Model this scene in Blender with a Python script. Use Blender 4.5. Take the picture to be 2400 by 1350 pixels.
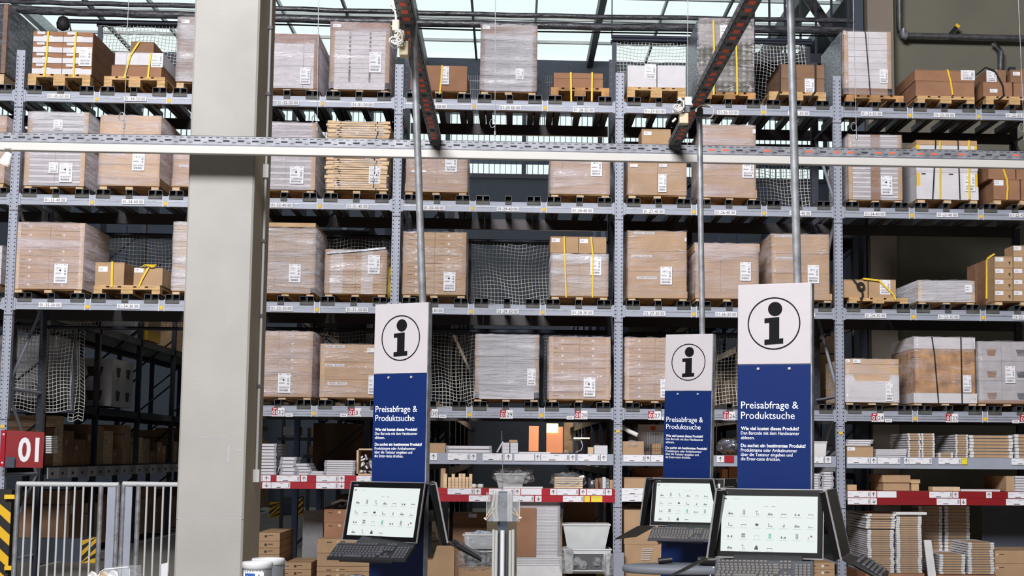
import bpy, math, random
from mathutils import Matrix, Vector
random.seed(7)
for o in list(bpy.data.objects): bpy.data.objects.remove(o, do_unlink=True)
SC = bpy.context.scene
COL = SC.collection
R = math.radians

# ------------------------------------------------------------------ camera
CX, CD, CZ = -1.3608, 18.811, 1.65
YAW, PITCH, ROLL, FPX, PX, PY = .0547, .11016, .00717, 3527.3, 1388.1, 675.0
_f = Vector((math.sin(YAW)*math.cos(PITCH), math.cos(YAW)*math.cos(PITCH), math.sin(PITCH)))
_r = Vector((math.cos(YAW), -math.sin(YAW), 0)); _u = _r.cross(_f)
_r2 = _r*math.cos(ROLL)+_u*math.sin(ROLL); _u2 = _u*math.cos(ROLL)-_r*math.sin(ROLL)
cam = bpy.data.cameras.new('camera'); camo = bpy.data.objects.new('camera', cam); COL.objects.link(camo)
cam.sensor_width = 36; cam.lens = FPX/2400*36; cam.shift_x = -(PX-1200)/2400; cam.clip_end = 300
camo.matrix_world = Matrix(((_r2.x, _u2.x, -_f.x, CX), (_r2.y, _u2.y, -_f.y, -CD), (_r2.z, _u2.z, -_f.z, CZ), (0, 0, 0, 1)))
SC.camera = camo
def P(u, v, Y=0.0):
    """point of the plane y=Y that the photograph shows at pixel u, v -> x, z"""
    d = _f*FPX+_r2*(u-PX)-_u2*(v-PY)
    t = (Y+CD)/d.y
    return CX+d.x*t, CZ+d.z*t
# ------------------------------------------------------------------ light
SC.view_settings.view_transform = 'Standard'; SC.view_settings.look = 'None'
SC.view_settings.exposure = 0.0; SC.view_settings.gamma = 1.0
W = bpy.data.worlds.new('sky'); SC.world = W; W.use_nodes = True
bg = W.node_tree.nodes['Background']; bg.inputs[0].default_value = (.95, .995, 1.0, 1); bg.inputs[1].default_value = 1.15
def area(name, loc, target, sx, sy, power, col=(1, 1, 1)):
    l = bpy.data.lights.new(name, 'AREA'); l.shape = 'RECTANGLE'; l.size = sx; l.size_y = sy; l.energy = power; l.color = col
    o = bpy.data.objects.new(name, l); COL.objects.link(o); o.location = loc
    o.rotation_euler = (Vector(target)-Vector(loc)).to_track_quat('-Z', 'Y').to_euler(); return o
area('skylight_over_the_aisle', (-5, -20, 13), (-1, 0, 3.5), 8, 5, 8000, (1.0, .985, 1.0))

# ------------------------------------------------------------------ materials
def lin(c): return tuple(((x/255)/12.92 if x/255 <= .04045 else ((x/255+.055)/1.055)**2.4) for x in c)+(1,)
MATS = {}
def mat(name, c, rough=.6, metal=0, noise=0, nscale=8, bump=0, bscale=40, stretch=(1, 1, 1), emit=0, coat=0, spec=.5, c2=None, base=None):
    m = bpy.data.materials.new(name); m.use_nodes = True; n = m.node_tree; b = n.nodes['Principled BSDF']
    b.inputs['Roughness'].default_value = rough; b.inputs['Metallic'].default_value = metal
    b.inputs['Specular IOR Level'].default_value = spec
    if coat: b.inputs['Coat Weight'].default_value = coat
    col = lin(c); b.inputs['Base Color'].default_value = col
    tc = n.nodes.new('ShaderNodeTexCoord'); mp = n.nodes.new('ShaderNodeMapping'); mp.inputs['Scale'].default_value = stretch
    n.links.new(tc.outputs['Object'], mp.inputs[0])
    if noise or c2:
        t = n.nodes.new('ShaderNodeTexNoise'); t.inputs['Scale'].default_value = nscale; t.inputs['Detail'].default_value = 4
        n.links.new(mp.outputs[0], t.inputs['Vector'])
        r = n.nodes.new('ShaderNodeValToRGB'); n.links.new(t.outputs[0], r.inputs[0])
        a = c2 or tuple(max(0, x*(1-noise)) for x in c); bb = c if c2 else tuple(min(255, x*(1+noise)) for x in c)
        r.color_ramp.elements[0].position = .35; r.color_ramp.elements[1].position = .65
        r.color_ramp.elements[0].color = lin(a); r.color_ramp.elements[1].color = lin(bb)
        n.links.new(r.outputs[0], b.inputs['Base Color'])
    if bump:
        t = n.nodes.new('ShaderNodeTexNoise'); t.inputs['Scale'].default_value = bscale; n.links.new(mp.outputs[0], t.inputs['Vector'])
        q = n.nodes.new('ShaderNodeBump'); q.inputs['Strength'].default_value = bump; q.inputs['Distance'].default_value = .01
        n.links.new(t.outputs[0], q.inputs['Height']); n.links.new(q.outputs[0], b.inputs['Normal'])
    if emit:
        if base is not None: b.inputs['Base Color'].default_value = lin(base)
        b.inputs['Emission Color'].default_value = col; b.inputs['Emission Strength'].default_value = emit
    MATS[name] = m; return m
mat('kraft', (184, 152, 119), .8, noise=.05, nscale=3, spec=.2)
mat('kraft_dark', (142, 110, 86), .8, noise=.06, nscale=3, spec=.2)
mat('kraft_light', (205, 172, 134), .8, noise=.05, nscale=3, spec=.2)
mat('kraft_red', (158, 118, 92), .8, noise=.06, nscale=3, spec=.2)
mat('board', (215, 188, 155), .8, noise=.04, spec=.2)
mat('carton_white', (214, 212, 216), .6, noise=.03, nscale=4, spec=.3)
mat('carton_grey', (176, 174, 178), .7, noise=.05, spec=.3)
mat('seam', (82, 62, 50), .9)
mat('wood', (196, 160, 112), .8, noise=.13, nscale=6, stretch=(1, 1, 6))
mat('wood_old', (170, 128, 84), .85, noise=.2, nscale=6)
mat('wood_pale', (226, 196, 158), .75, noise=.10, nscale=5, stretch=(1, 1, 8))
mat('block', (206, 178, 142), .85, noise=.08, nscale=30)
mat('steel_blue', (158, 163, 177), .5, metal=.1, noise=.03, nscale=2)
mat('steel_dark', (46, 50, 62), .5, metal=.3)
mat('steel_brown', (58, 54, 56), .45, metal=.4)
mat('steel_navy', (40, 52, 80), .45, metal=.3)
mat('galv', (150, 153, 158), .42, metal=.55, noise=.12, nscale=14)
mat('galv_dark', (92, 92, 96), .5, metal=.4, noise=.12, nscale=14)
mat('channel', (96, 98, 104), .5, metal=.4, noise=.1)
mat('channel_in', (16, 17, 24), .8)
mat('clip', (84, 83, 78), .6, noise=.1)
mat('black', (16, 16, 19), .45)
mat('black_rubber', (22, 22, 26), .7, noise=.1, bump=.3)
mat('hole', (38, 40, 52), .9)
mat('white', (232, 232, 236), .5)
mat('white_paint', (222, 222, 222), .5, noise=.02)
mat('paper', (236, 236, 240), .6)
mat('ink', (52, 52, 60), .8)
mat('ink_grey', (128, 128, 138), .8)
mat('bar_grey', (158, 158, 166), .8)
mat('sticker_yellow', (236, 190, 40), .6)
mat('strap_yellow', (236, 200, 44), .55)
mat('sign_yellow', (236, 220, 60), .5)
mat('red', (168, 28, 44), .35, noise=.05, nscale=3)
mat('red_dark', (138, 22, 28), .4)
mat('sign_white', (172, 168, 171), .45, noise=.01)
mat('sign_blue', (8, 33, 86), .45, spec=.3)
mat('sign_ink', (9, 10, 15), .7, spec=.15)
mat('hazard_black', (26, 25, 24), .6)
mat('hazard_yellow', (226, 178, 24), .6)
mat('concrete', (156, 154, 150), .85, c2=(147, 145, 140), nscale=1.6, bump=.15, bscale=60)
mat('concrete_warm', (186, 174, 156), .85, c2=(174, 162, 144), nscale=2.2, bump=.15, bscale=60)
mat('wall_olive', (112, 110, 98), .9, noise=.04, nscale=1)
mat('wall_taupe', (134, 124, 114), .9, noise=.04, nscale=1)
mat('cladding', (70, 76, 90), .6, noise=.05)
mat('panel_slate', (66, 74, 88), .7, noise=.03)
mat('floor', (140, 134, 126), .55, noise=.06, nscale=.6)
mat('pvc', (196, 198, 200), .45)
mat('plastic_tub', (216, 220, 220), .4, noise=.03, nscale=5)
mat('film_blue', (190, 198, 210), .25, bump=1.0, bscale=12)
mat('foam', (182, 182, 178), .9)
mat('bin_grey', (92, 94, 98), .5)
mat('label_blue', (40, 84, 160), .5)
mat('net', (196, 196, 190), .8)
mat('green', (112, 118, 84), .4, c2=(66, 70, 50), nscale=18)
mat('glass_jar', (176, 182, 168), .12, c2=(84, 92, 70), nscale=22)
mat('silver', (150, 154, 164), .25, metal=.7, noise=.2, nscale=12, bump=1, bscale=10, stretch=(1, 1, 4))
mat('dark_film', (58, 60, 66), .22, noise=.25, nscale=9, bump=1, bscale=14, stretch=(1, 1, 3))
mat('pipe_wrap', (40, 40, 44), .3, c2=(92, 92, 98), nscale=5, stretch=(1.2, 6, 6), bump=.6, bscale=12)
mat('trunk', (178, 176, 172), .5)
mat('tray_steel', (122, 124, 130), .45, metal=.3, noise=.1, nscale=10)
mat('orange', (226, 88, 44), .6)
mat('table_grey', (98, 102, 110), .6)
mat('screw', (222, 222, 226), .3, metal=.6)
mat('bezel', (10, 10, 12), .35, spec=.25)
mat('chrome', (188, 186, 188), .25, metal=.7)
mat('screen', (232, 240, 237), .3, emit=1.0, spec=.2, base=(20, 20, 20))
mat('icon_grey', (132, 136, 138), .6, emit=.9, base=(14, 14, 14))
mat('icon_pale', (176, 186, 186), .6, emit=.9, base=(14, 14, 14))
mat('icon_dark', (52, 56, 64), .6, emit=.9, base=(8, 8, 8))
mat('icon_teal', (120, 196, 190), .6, emit=.9, base=(8, 8, 8))
mat('icon_red', (180, 90, 100), .6, emit=.9, base=(8, 8, 8))
mat('key', (58, 59, 64), .5)
mat('key_warm', (96, 94, 92), .5)
mat('warm_wall_glow', (236, 160, 124), .7, emit=.3)  # lamplight on the wall is put into its colour as a glow
mat('tube_light', (255, 244, 200), .5, emit=2.2)
mat('lamp_warm', (255, 236, 170), .5, emit=3)
mat('tree_green', (80, 100, 60), .8)
mat('cable_white', (224, 222, 216), .5)
mat('box_beige', (186, 174, 146), .6)
mat('cable_orange', (222, 84, 48), .6)

def glass_mat():
    m = bpy.data.materials.new('roof_glass'); m.use_nodes = True; n = m.node_tree
    for x in list(n.nodes): n.nodes.remove(x)
    o = n.nodes.new('ShaderNodeOutputMaterial'); t = n.nodes.new('ShaderNodeBsdfTransparent'); t.inputs[0].default_value = (.93, .98, .97, 1)
    g = n.nodes.new('ShaderNodeBsdfGlossy'); g.inputs['Roughness'].default_value = .05
    x = n.nodes.new('ShaderNodeMixShader'); x.inputs[0].default_value = .05
    n.links.new(t.outputs[0], x.inputs[1]); n.links.new(g.outputs[0], x.inputs[2]); n.links.new(x.outputs[0], o.inputs[0]); MATS['roof_glass'] = m
glass_mat()
def film_mat(name, lo, hi, tint, str_=1.0, rough=.22, stretch=(.5, .5, 7), sc=3.2, wrinkle_glint=.85):
    m = bpy.data.materials.new(name); m.use_nodes = True; n = m.node_tree
    b = n.nodes['Principled BSDF']; b.inputs['Base Color'].default_value = lin(tint); b.inputs['Roughness'].default_value = rough
    b.inputs['Specular IOR Level'].default_value = 1.0
    t = n.nodes.new('ShaderNodeBsdfTransparent'); x = n.nodes.new('ShaderNodeMixShader'); o = n.nodes['Material Output']
    tc = n.nodes.new('ShaderNodeTexCoord'); mp = n.nodes.new('ShaderNodeMapping'); mp.inputs['Scale'].default_value = stretch
    mp.inputs['Rotation'].default_value = (0, R(2), 0)
    oi = n.nodes.new('ShaderNodeObjectInfo'); n.links.new(oi.outputs['Random'], mp.inputs['Location'])
    n1 = n.nodes.new('ShaderNodeTexNoise'); n1.inputs['Scale'].default_value = sc; n1.inputs['Detail'].default_value = 6; n1.inputs['Roughness'].default_value = .62
    n1.inputs['Distortion'].default_value = .4
    rp = n.nodes.new('ShaderNodeMapRange'); rp.inputs['From Min'].default_value = .42; rp.inputs['From Max'].default_value = .74
    rp.inputs['To Min'].default_value = lo; rp.inputs['To Max'].default_value = hi
    bp = n.nodes.new('ShaderNodeBump'); bp.inputs['Strength'].default_value = str_; bp.inputs['Distance'].default_value = .055
    L = n.links.new
    L(tc.outputs['Object'], mp.inputs[0]); L(mp.outputs[0], n1.inputs['Vector']); L(n1.outputs[0], rp.inputs[0])
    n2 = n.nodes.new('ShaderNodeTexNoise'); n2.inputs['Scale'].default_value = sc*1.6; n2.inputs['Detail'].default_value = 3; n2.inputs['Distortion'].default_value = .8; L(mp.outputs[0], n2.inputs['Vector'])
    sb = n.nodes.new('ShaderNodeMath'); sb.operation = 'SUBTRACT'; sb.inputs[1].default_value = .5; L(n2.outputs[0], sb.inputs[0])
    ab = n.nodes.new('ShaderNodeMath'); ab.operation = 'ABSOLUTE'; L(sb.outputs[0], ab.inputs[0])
    r2 = n.nodes.new('ShaderNodeMapRange'); r2.inputs['From Min'].default_value = 0; r2.inputs['From Max'].default_value = .022; r2.inputs['To Min'].default_value = 1; r2.inputs['To Max'].default_value = 0; L(ab.outputs[0], r2.inputs[0])  # whitish ridge lines: film wrinkles that also paint its bright highlights
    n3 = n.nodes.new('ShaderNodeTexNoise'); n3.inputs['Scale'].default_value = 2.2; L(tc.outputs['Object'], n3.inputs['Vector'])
    r3 = n.nodes.new('ShaderNodeMapRange'); r3.inputs['From Min'].default_value = .42; r3.inputs['From Max'].default_value = .62; r3.inputs['To Max'].default_value = wrinkle_glint; L(n3.outputs[0], r3.inputs[0])
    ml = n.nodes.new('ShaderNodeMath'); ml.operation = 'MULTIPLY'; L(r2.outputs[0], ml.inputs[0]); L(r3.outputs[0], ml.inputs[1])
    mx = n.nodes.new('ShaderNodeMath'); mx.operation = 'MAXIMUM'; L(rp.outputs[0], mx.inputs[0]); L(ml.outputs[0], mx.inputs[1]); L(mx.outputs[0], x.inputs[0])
    L(n1.outputs[0], bp.inputs['Height']); L(bp.outputs[0], b.inputs['Normal'])
    L(t.outputs[0], x.inputs[1]); L(b.outputs[0], x.inputs[2]); L(x.outputs[0], o.inputs[0]); MATS[name] = m
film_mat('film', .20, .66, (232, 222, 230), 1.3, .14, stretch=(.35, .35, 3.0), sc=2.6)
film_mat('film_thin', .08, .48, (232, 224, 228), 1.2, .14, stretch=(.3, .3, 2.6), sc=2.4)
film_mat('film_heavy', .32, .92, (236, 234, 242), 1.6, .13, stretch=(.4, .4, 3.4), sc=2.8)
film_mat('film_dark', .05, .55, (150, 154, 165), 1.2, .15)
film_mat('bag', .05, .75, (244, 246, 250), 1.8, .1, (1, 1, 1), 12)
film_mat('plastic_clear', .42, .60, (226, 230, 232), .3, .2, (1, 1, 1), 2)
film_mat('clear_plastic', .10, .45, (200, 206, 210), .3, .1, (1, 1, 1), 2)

# ------------------------------------------------------------------ builders
def thing(name, label, cat, loc=(0, 0, 0), rotz=0, group=None):
    o = bpy.data.objects.new(name, None); COL.objects.link(o); o.empty_display_size = .1
    o.location = loc; o.rotation_euler = (0, 0, rotz); tag(o, label, cat, group); return o
def tag(o, label, cat=None, group=None, kind=None):
    if label: o['label'] = label
    if cat: o['category'] = cat
    if group: o['group'] = group
    if kind: o['kind'] = kind
    return o
class MB:
    def __init__(s, M=None): s.v = []; s.f = []; s.m = []; s.names = []; s.sm = []; s.M = M
    def mi(s, name):
        if name not in s.names: s.names.append(name)
        return s.names.index(name)
    def add(s, vs, fs, m, smooth=False):
        b = len(s.v); k = s.mi(m)
        for p in vs:
            p = Vector(p)
            if s.M is not None: p = s.M @ p
            s.v.append(p)
        for f in fs: s.f.append([b+i for i in f]); s.m.append(k); s.sm.append(smooth)
        return s
    def box(s, x0, x1, y0, y1, z0, z1, m='white', T=None):
        vs = [Vector((x, y, z)) for x in (x0, x1) for y in (y0, y1) for z in (z0, z1)]
        if T is not None: vs = [T @ p for p in vs]
        return s.add(vs, [(0, 1, 3, 2), (4, 6, 7, 5), (0, 4, 5, 1), (2, 3, 7, 6), (0, 2, 6, 4), (1, 5, 7, 3)], m)
    def hexa(s, bot, top, m):
        return s.add(list(bot)+list(top), [(3, 2, 1, 0), (4, 5, 6, 7), (0, 1, 5, 4), (1, 2, 6, 5), (2, 3, 7, 6), (3, 0, 4, 7)], m)
    def tube(s, pts, r, m='white', n=8, cap=True, smooth=True, r2=None):
        pts = [Vector(p) for p in pts]; rings = []
        for i, p in enumerate(pts):
            d = (pts[min(i+1, len(pts)-1)]-pts[max(i-1, 0)]).normalized()
            a = d.cross(Vector((0, 0, 1)) if abs(d.z) < .9 else Vector((0, 1, 0))).normalized(); b = d.cross(a)
            rr = r if r2 is None else r+(r2-r)*i/(len(pts)-1)
            rings.append([p+a*rr*math.cos(2*math.pi*k/n)+b*rr*math.sin(2*math.pi*k/n) for k in range(n)])
        vs = [q for g in rings for q in g]; fs = []
        for i in range(len(pts)-1):
            for k in range(n): fs.append((i*n+k, i*n+(k+1) % n, (i+1)*n+(k+1) % n, (i+1)*n+k))
        s.add(vs, fs, m, smooth)
        if cap: s.add(rings[0], [tuple(range(n))], m); s.add(rings[-1], [tuple(range(n-1, -1, -1))], m)
        return s
    def prism(s, poly, y0, y1, m):
        n = len(poly); vs = [(x, y0, z) for x, z in poly]+[(x, y1, z) for x, z in poly]
        return s.add(vs, [tuple(range(n)), tuple(range(2*n-1, n-1, -1))]+[(i, i+n, (i+1) % n+n, (i+1) % n) for i in range(n)], m)
    def disc(s, cx, cz, y, r, m, n=20, t=.002, rz=None):
        return s.prism([(cx+r*math.cos(2*math.pi*k/n), cz+(rz or r)*math.sin(2*math.pi*k/n)) for k in range(n)], y-t, y, m)
    def ring(s, cx, cz, y, r0, r1, m, n=48, t=.002):
        vs = []
        for rr in (r0, r1):
            for yy in (y-t, y): vs += [(cx+rr*math.cos(2*math.pi*k/n), yy, cz+rr*math.sin(2*math.pi*k/n)) for k in range(n)]
        fs = []
        for k in range(n):
            j = (k+1) % n
            fs += [(k, j, 2*n+j, 2*n+k), (2*n+k, 2*n+j, 3*n+j, 3*n+k), (n+k, 3*n+k, 3*n+j, n+j), (k, n+k, n+j, j)]
        return s.add(vs, fs, m)
    def lathe(s, c, prof, m, n=32, smooth=True):
        vs = [(c[0]+r*math.cos(2*math.pi*k/n), c[1]+r*math.sin(2*math.pi*k/n), c[2]+z) for r, z in prof for k in range(n)]
        fs = [(i*n+k, i*n+(k+1) % n, (i+1)*n+(k+1) % n, (i+1)*n+k) for i in range(len(prof)-1) for k in range(n)]
        return s.add(vs, fs, m, smooth)
    def build(s, name, parent=None, local=False, bevel=0):
        """mesh object; vertices are world coordinates unless local (then the parent's own)"""
        off = Vector((0, 0, 0)); root = parent
        while root is not None and root.parent is not None: root = root.parent
        if parent is not None and not local: off = root.location
        me = bpy.data.meshes.new(name)
        loc = Vector((0, 0, 0))
        if parent is None:
            lo = [min(p[i] for p in s.v) for i in range(3)]; hi = [max(p[i] for p in s.v) for i in range(3)]
            loc = Vector(((lo[0]+hi[0])/2, (lo[1]+hi[1])/2, lo[2])); off = loc
        me.from_pydata([tuple(p-off) for p in s.v], [], s.f)
        for nme in s.names: me.materials.append(MATS[nme])
        me.polygons.foreach_set('material_index', s.m); me.polygons.foreach_set('use_smooth', s.sm); me.update()
        o = bpy.data.objects.new(name, me); COL.objects.link(o); o.parent = parent; o.location = loc
        if bevel:
            b = o.modifiers.new('bevel', 'BEVEL'); b.width = bevel; b.segments = 2; b.limit_method = 'ANGLE'
        return o
def struct(name, mb, parent=None):
    o = mb.build(name, parent); o['kind'] = 'structure'; return o
def copy_tree(o, parent=None):
    c = o.copy(); COL.objects.link(c); c.parent = parent
    for ch in list(o.children): copy_tree(ch, c)
    return c
_font_cache = {}
def text_geo(txt, bold=0.0):
    if (txt, bold) in _font_cache: return _font_cache[(txt, bold)]
    cu = bpy.data.curves.new('t', 'FONT'); cu.body = txt; cu.size = 1; cu.resolution_u = 3; cu.offset = bold
    o = bpy.data.objects.new('t', cu); COL.objects.link(o); bpy.context.view_layer.update()
    me = bpy.data.meshes.new_from_object(o.evaluated_get(bpy.context.evaluated_depsgraph_get()))
    vs = [v.co.copy() for v in me.vertices]; fs = [tuple(p.vertices) for p in me.polygons]
    bpy.data.objects.remove(o, do_unlink=True); bpy.data.curves.remove(cu); bpy.data.meshes.remove(me)
    _font_cache[(txt, bold)] = (vs, fs); return vs, fs
def text(mb, txt, x, z, y, m, width=None, height=None, size=None, bold=0.0, slope=0):
    """flat lettering in the plane y, facing -y; x,z = lower left"""
    vs, fs = text_geo(txt, bold)
    x0 = min(v.x for v in vs); x1 = max(v.x for v in vs); z0 = 0; z1 = max(v.y for v in vs)
    sz = height/z1 if height else size
    sx = width/(x1-x0) if width else sz
    mb.add([(x+(v.x-x0)*sx, y, z+v.y*sz+slope*(v.x-x0)*sx) for v in vs], fs, m)

# ================================================================== SETTING
RX = 12.0
YW = 27.5
ZR = 14.0
mb = MB(); mb.box(-32, 14, -40, 34, -.2, 0, 'floor'); struct('floor', mb)
# far wall behind the racks: dark cladding with a high strip of windows
def zat(v, Y, u=1220): return P(u, v, Y)[1]
xw0, xw1 = -32, 13.7
zc0, zc1 = zat(266, YW), zat(410, YW)
mb = MB()
mb.box(xw0, xw1, YW, YW+.3, 0, zc1, 'panel_slate')
mb.box(xw0, xw1, YW, YW+.3, zc0, ZR-.02, 'cladding')
mb.box(xw0, xw1, YW-.06, YW, zc1-.12, zc1+.02, 'steel_dark')
k = xw0
while k < xw1:
    mb.box(k, k+.1, YW-.05, YW, zc0+.1, ZR-.6, 'cladding'); k += .3
struct('wall_back', mb)
mb = MB(); k = xw0
while k < xw1:
    w = .018 if int(round((k-xw0)/.17)) % 14 else .14
    mb.box(k, k+w, YW+.02, YW+.1, zc1, zc0, 'steel_dark'); k += .17
wf = struct('window_1', mb)
z1, z2 = zat(383, YW), zat(368, YW)
m2 = MB(); k = xw0
m2.box(xw0, xw1, YW+.14, YW+.18, z1, z2, 'steel_navy')
m2.build('blind', wf)
m2 = MB(); m2.box(xw0, xw1, YW+.12, YW+.13, zc1, zc0, 'roof_glass'); m2.build('window_pane', wf)
# ceiling: solid deck over the racks, glass roof beyond
yg = 19.0
mb = MB(); mb.box(-32, 14, -40, yg, ZR, ZR+.3, 'steel_dark'); mb.box(7.6, 14, yg, 34, ZR, ZR+.3, 'cladding'); struct('ceiling', mb)
mb = MB(); mb.box(-32, 7.6, yg, 34, ZR+.1, ZR+.11, 'roof_glass'); struct('window_2', mb)
sk = bpy.data.objects['window_2']
mb = MB(); x = -31.0; i = 0
while x < 7.6:
    w = .03 if i % 3 else .09
    mb.box(x-w, x+w, yg, YW+.3, ZR-(.05 if i % 3 else .25), ZR+.08, 'steel_dark' if i % 2 == 0 else 'galv'); x += 1.78; i += 1
for yy in (12, 15, 18, 21, 23.2, 25.6): mb.box(-32, 7.6, yy, yy+.10, ZR+.0, ZR+.08, 'white_paint')
mb.build('window_frame', sk)
# big dark steel roof trusses
def beam2(name, a, b, t, m, label=None):
    mb = MB(); a = Vector(a); b = Vector(b); d = b-a; L = d.length
    T = Matrix.Translation(a) @ d.to_track_quat('Z', 'Y').to_matrix().to_4x4()
    mb.box(-t/2, t/2, -t/2, t/2, 0, L, m, T=T); return struct(name, mb)
for i, x in enumerate((-4.2, 6.2)):
    beam2('trim_%d' % (i+1), (x, 8, ZR-.5), (x, YW, ZR-.5), .42, 'steel_dark')
# right-hand concrete wall behind the last bay, with its lighter pillar
YR = 4.2
xr0 = P(2000, 300, YR)[0]
mb = MB(); mb.box(xr0, 14, YR, YR+.3, 0, ZR, 'wall_olive'); struct('wall_right', mb)
xa, xb = P(2022, 150, YR)[0], P(2082, 150, YR)[0]
mb = MB(); mb.box(xa, xb, YR-.35, YR, 0, ZR, 'wall_taupe'); struct('trim_3', mb)
mb = MB(); mb.box(xr0-.05, xr0+.12, YR-.25, YR-.02, 0, ZR, 'panel_slate'); struct('trim_4', mb)
mb = MB(); mb.box(13.7, 14, -40, 34, 0, ZR, 'wall_olive'); struct('wall_east', mb)
mb = MB(); mb.box(-32, 14, -40.3, -40, 0, ZR, 'carton_grey'); struct('wall_front', mb)
mb = MB(); mb.box(-32.3, -32, -40, 34, 0, ZR, 'wall_olive'); struct('wall_left', mb)
# dark mezzanine stair above the right end
t = thing('steel_stair', 'dark steel stair and platform high up beside the glass roof', 'stair', (4.9, 12, 9))
mb = MB()
for k in range(9): mb.box(4.2, 7.4, 12-k*.3, 12.28-k*.3, 13.5-k*.28, 13.54-k*.28, 'panel_slate')
mb.build('stair_tread', t)['kind'] = 'stuff'
mb = MB(); mb.tube([(4.2, 12.2, 13.6), (4.2, 9, 10.9)], .1, 'steel_dark', 4); mb.build('stringer', t)
mb = MB(); mb.tube([(3.6, 13, 13.9), (5.0, 9.2, 9.4)], .14, 'galv_dark', 4); mb.build('brace', t)
mb = MB(); mb.box(3.2, 7.5, 9, 12, 9.1, 9.3, 'steel_dark')
for k in range(14): mb.box(3.2+k*.3, 3.24+k*.3, 9, 9.04, 9.3, 10.5, 'steel_dark')
mb.box(3.2, 7.5, 8.98, 9.05, 10.45, 10.52, 'galv_dark'); mb.build('platform', t)
# pipes on the right wall
t = thing('wall_pipe', 'grey pipe with elbow running along the dark wall at the top right', 'pipe', (P(2110, 80, YR-.2)[0], YR-.2, 6))
def pt(u, v, Y): x, z = P(u, v, Y); return (x, Y, z)
mb = MB(); mb.tube([pt(2107, -60, 4.0), pt(2107, 66, 4.0), pt(2110, 78, 4.0), pt(2120, 83, 4.0), pt(2420, 90, 4.0)], .045, 'galv_dark', 10); mb.build('pipe', t)
mb = MB(); mb.tube([pt(2112, 70, 3.98), pt(2118, 82, 3.98), pt(2126, 84, 3.98)], .07, 'galv', 10); mb.build('elbow', t)
mb = MB(); mb.tube([pt(2345, 165, 4.05), pt(2345, 122, 4.05), pt(2328, 100, 4.05)], .05, 'galv_dark', 8); mb.build('branch_pipe', t)
mb = MB(); T = Matrix.Translation(Vector(pt(2234, 70, 4.0))) @ Matrix.Rotation(R(-50), 4, 'Y'); mb.box(-.1, .06, -.03, .03, -.04, .02, 'black', T=T); mb.box(.06, .11, -.035, .035, -.045, .025, 'sticker_yellow', T=T); mb.build('valve', t)
# ------------------------------------------------------------------ insulated pipes above the racks
for ys, pp, r, lb in ((2.6, ((-20, 0), (60, 5), (450, 14), (640, 20), (1200, 36), (2002, 49)), .036, 'upper and thinner of the two black insulated pipes above the pallet racks'),
                      (2.2, ((-20, 17), (100, 26), (450, 37), (640, 43), (1200, 59), (2002, 73)), .056, 'lower and thicker of the two black insulated pipes above the pallet racks')):
    o = MB(); q = [Vector(pt(u, v, ys)) for u, v in pp]; path = []
    for a, b in zip(q, q[1:]): path += [a.lerp(b, i/8)+Vector((0, 0, .006*math.sin(i*2.1))) for i in range(8)]
    o.tube(path+[q[-1]], r, 'pipe_wrap', 10); tag(o.build('insulated_pipe'), lb, 'pipe')
o = MB(); o.tube([pt(u, v, 2.4) for u, v in ((160, 46), (450, 52), (820, 62), (1200, 73), (2000, 85))], .012, 'galv_dark', 8); tag(o.build('thin_pipe'), 'thin grey pipe directly under the two black insulated pipes', 'pipe')
for k, u in enumerate((500, 1435, 1990)):
    mb = MB(); x = P(u, 60, 2.35)[0]; mb.box(x-.03, x+.03, 2.12, 2.7, P(u, 90, 2.35)[1]-.02, ZR, 'steel_dark') if k == 9 else mb.tube([(x, 2.42, P(u, 90, 2.42)[1]-.01), (x, 2.42, ZR)], .008, 'steel_dark', 6); tag(mb.build('pipe_hanger'), 'thin dark hanger rod carrying the pipes, %s' % ('near the concrete column', 'above the centre upright', 'near the olive wall')[k], 'hanger')

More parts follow.
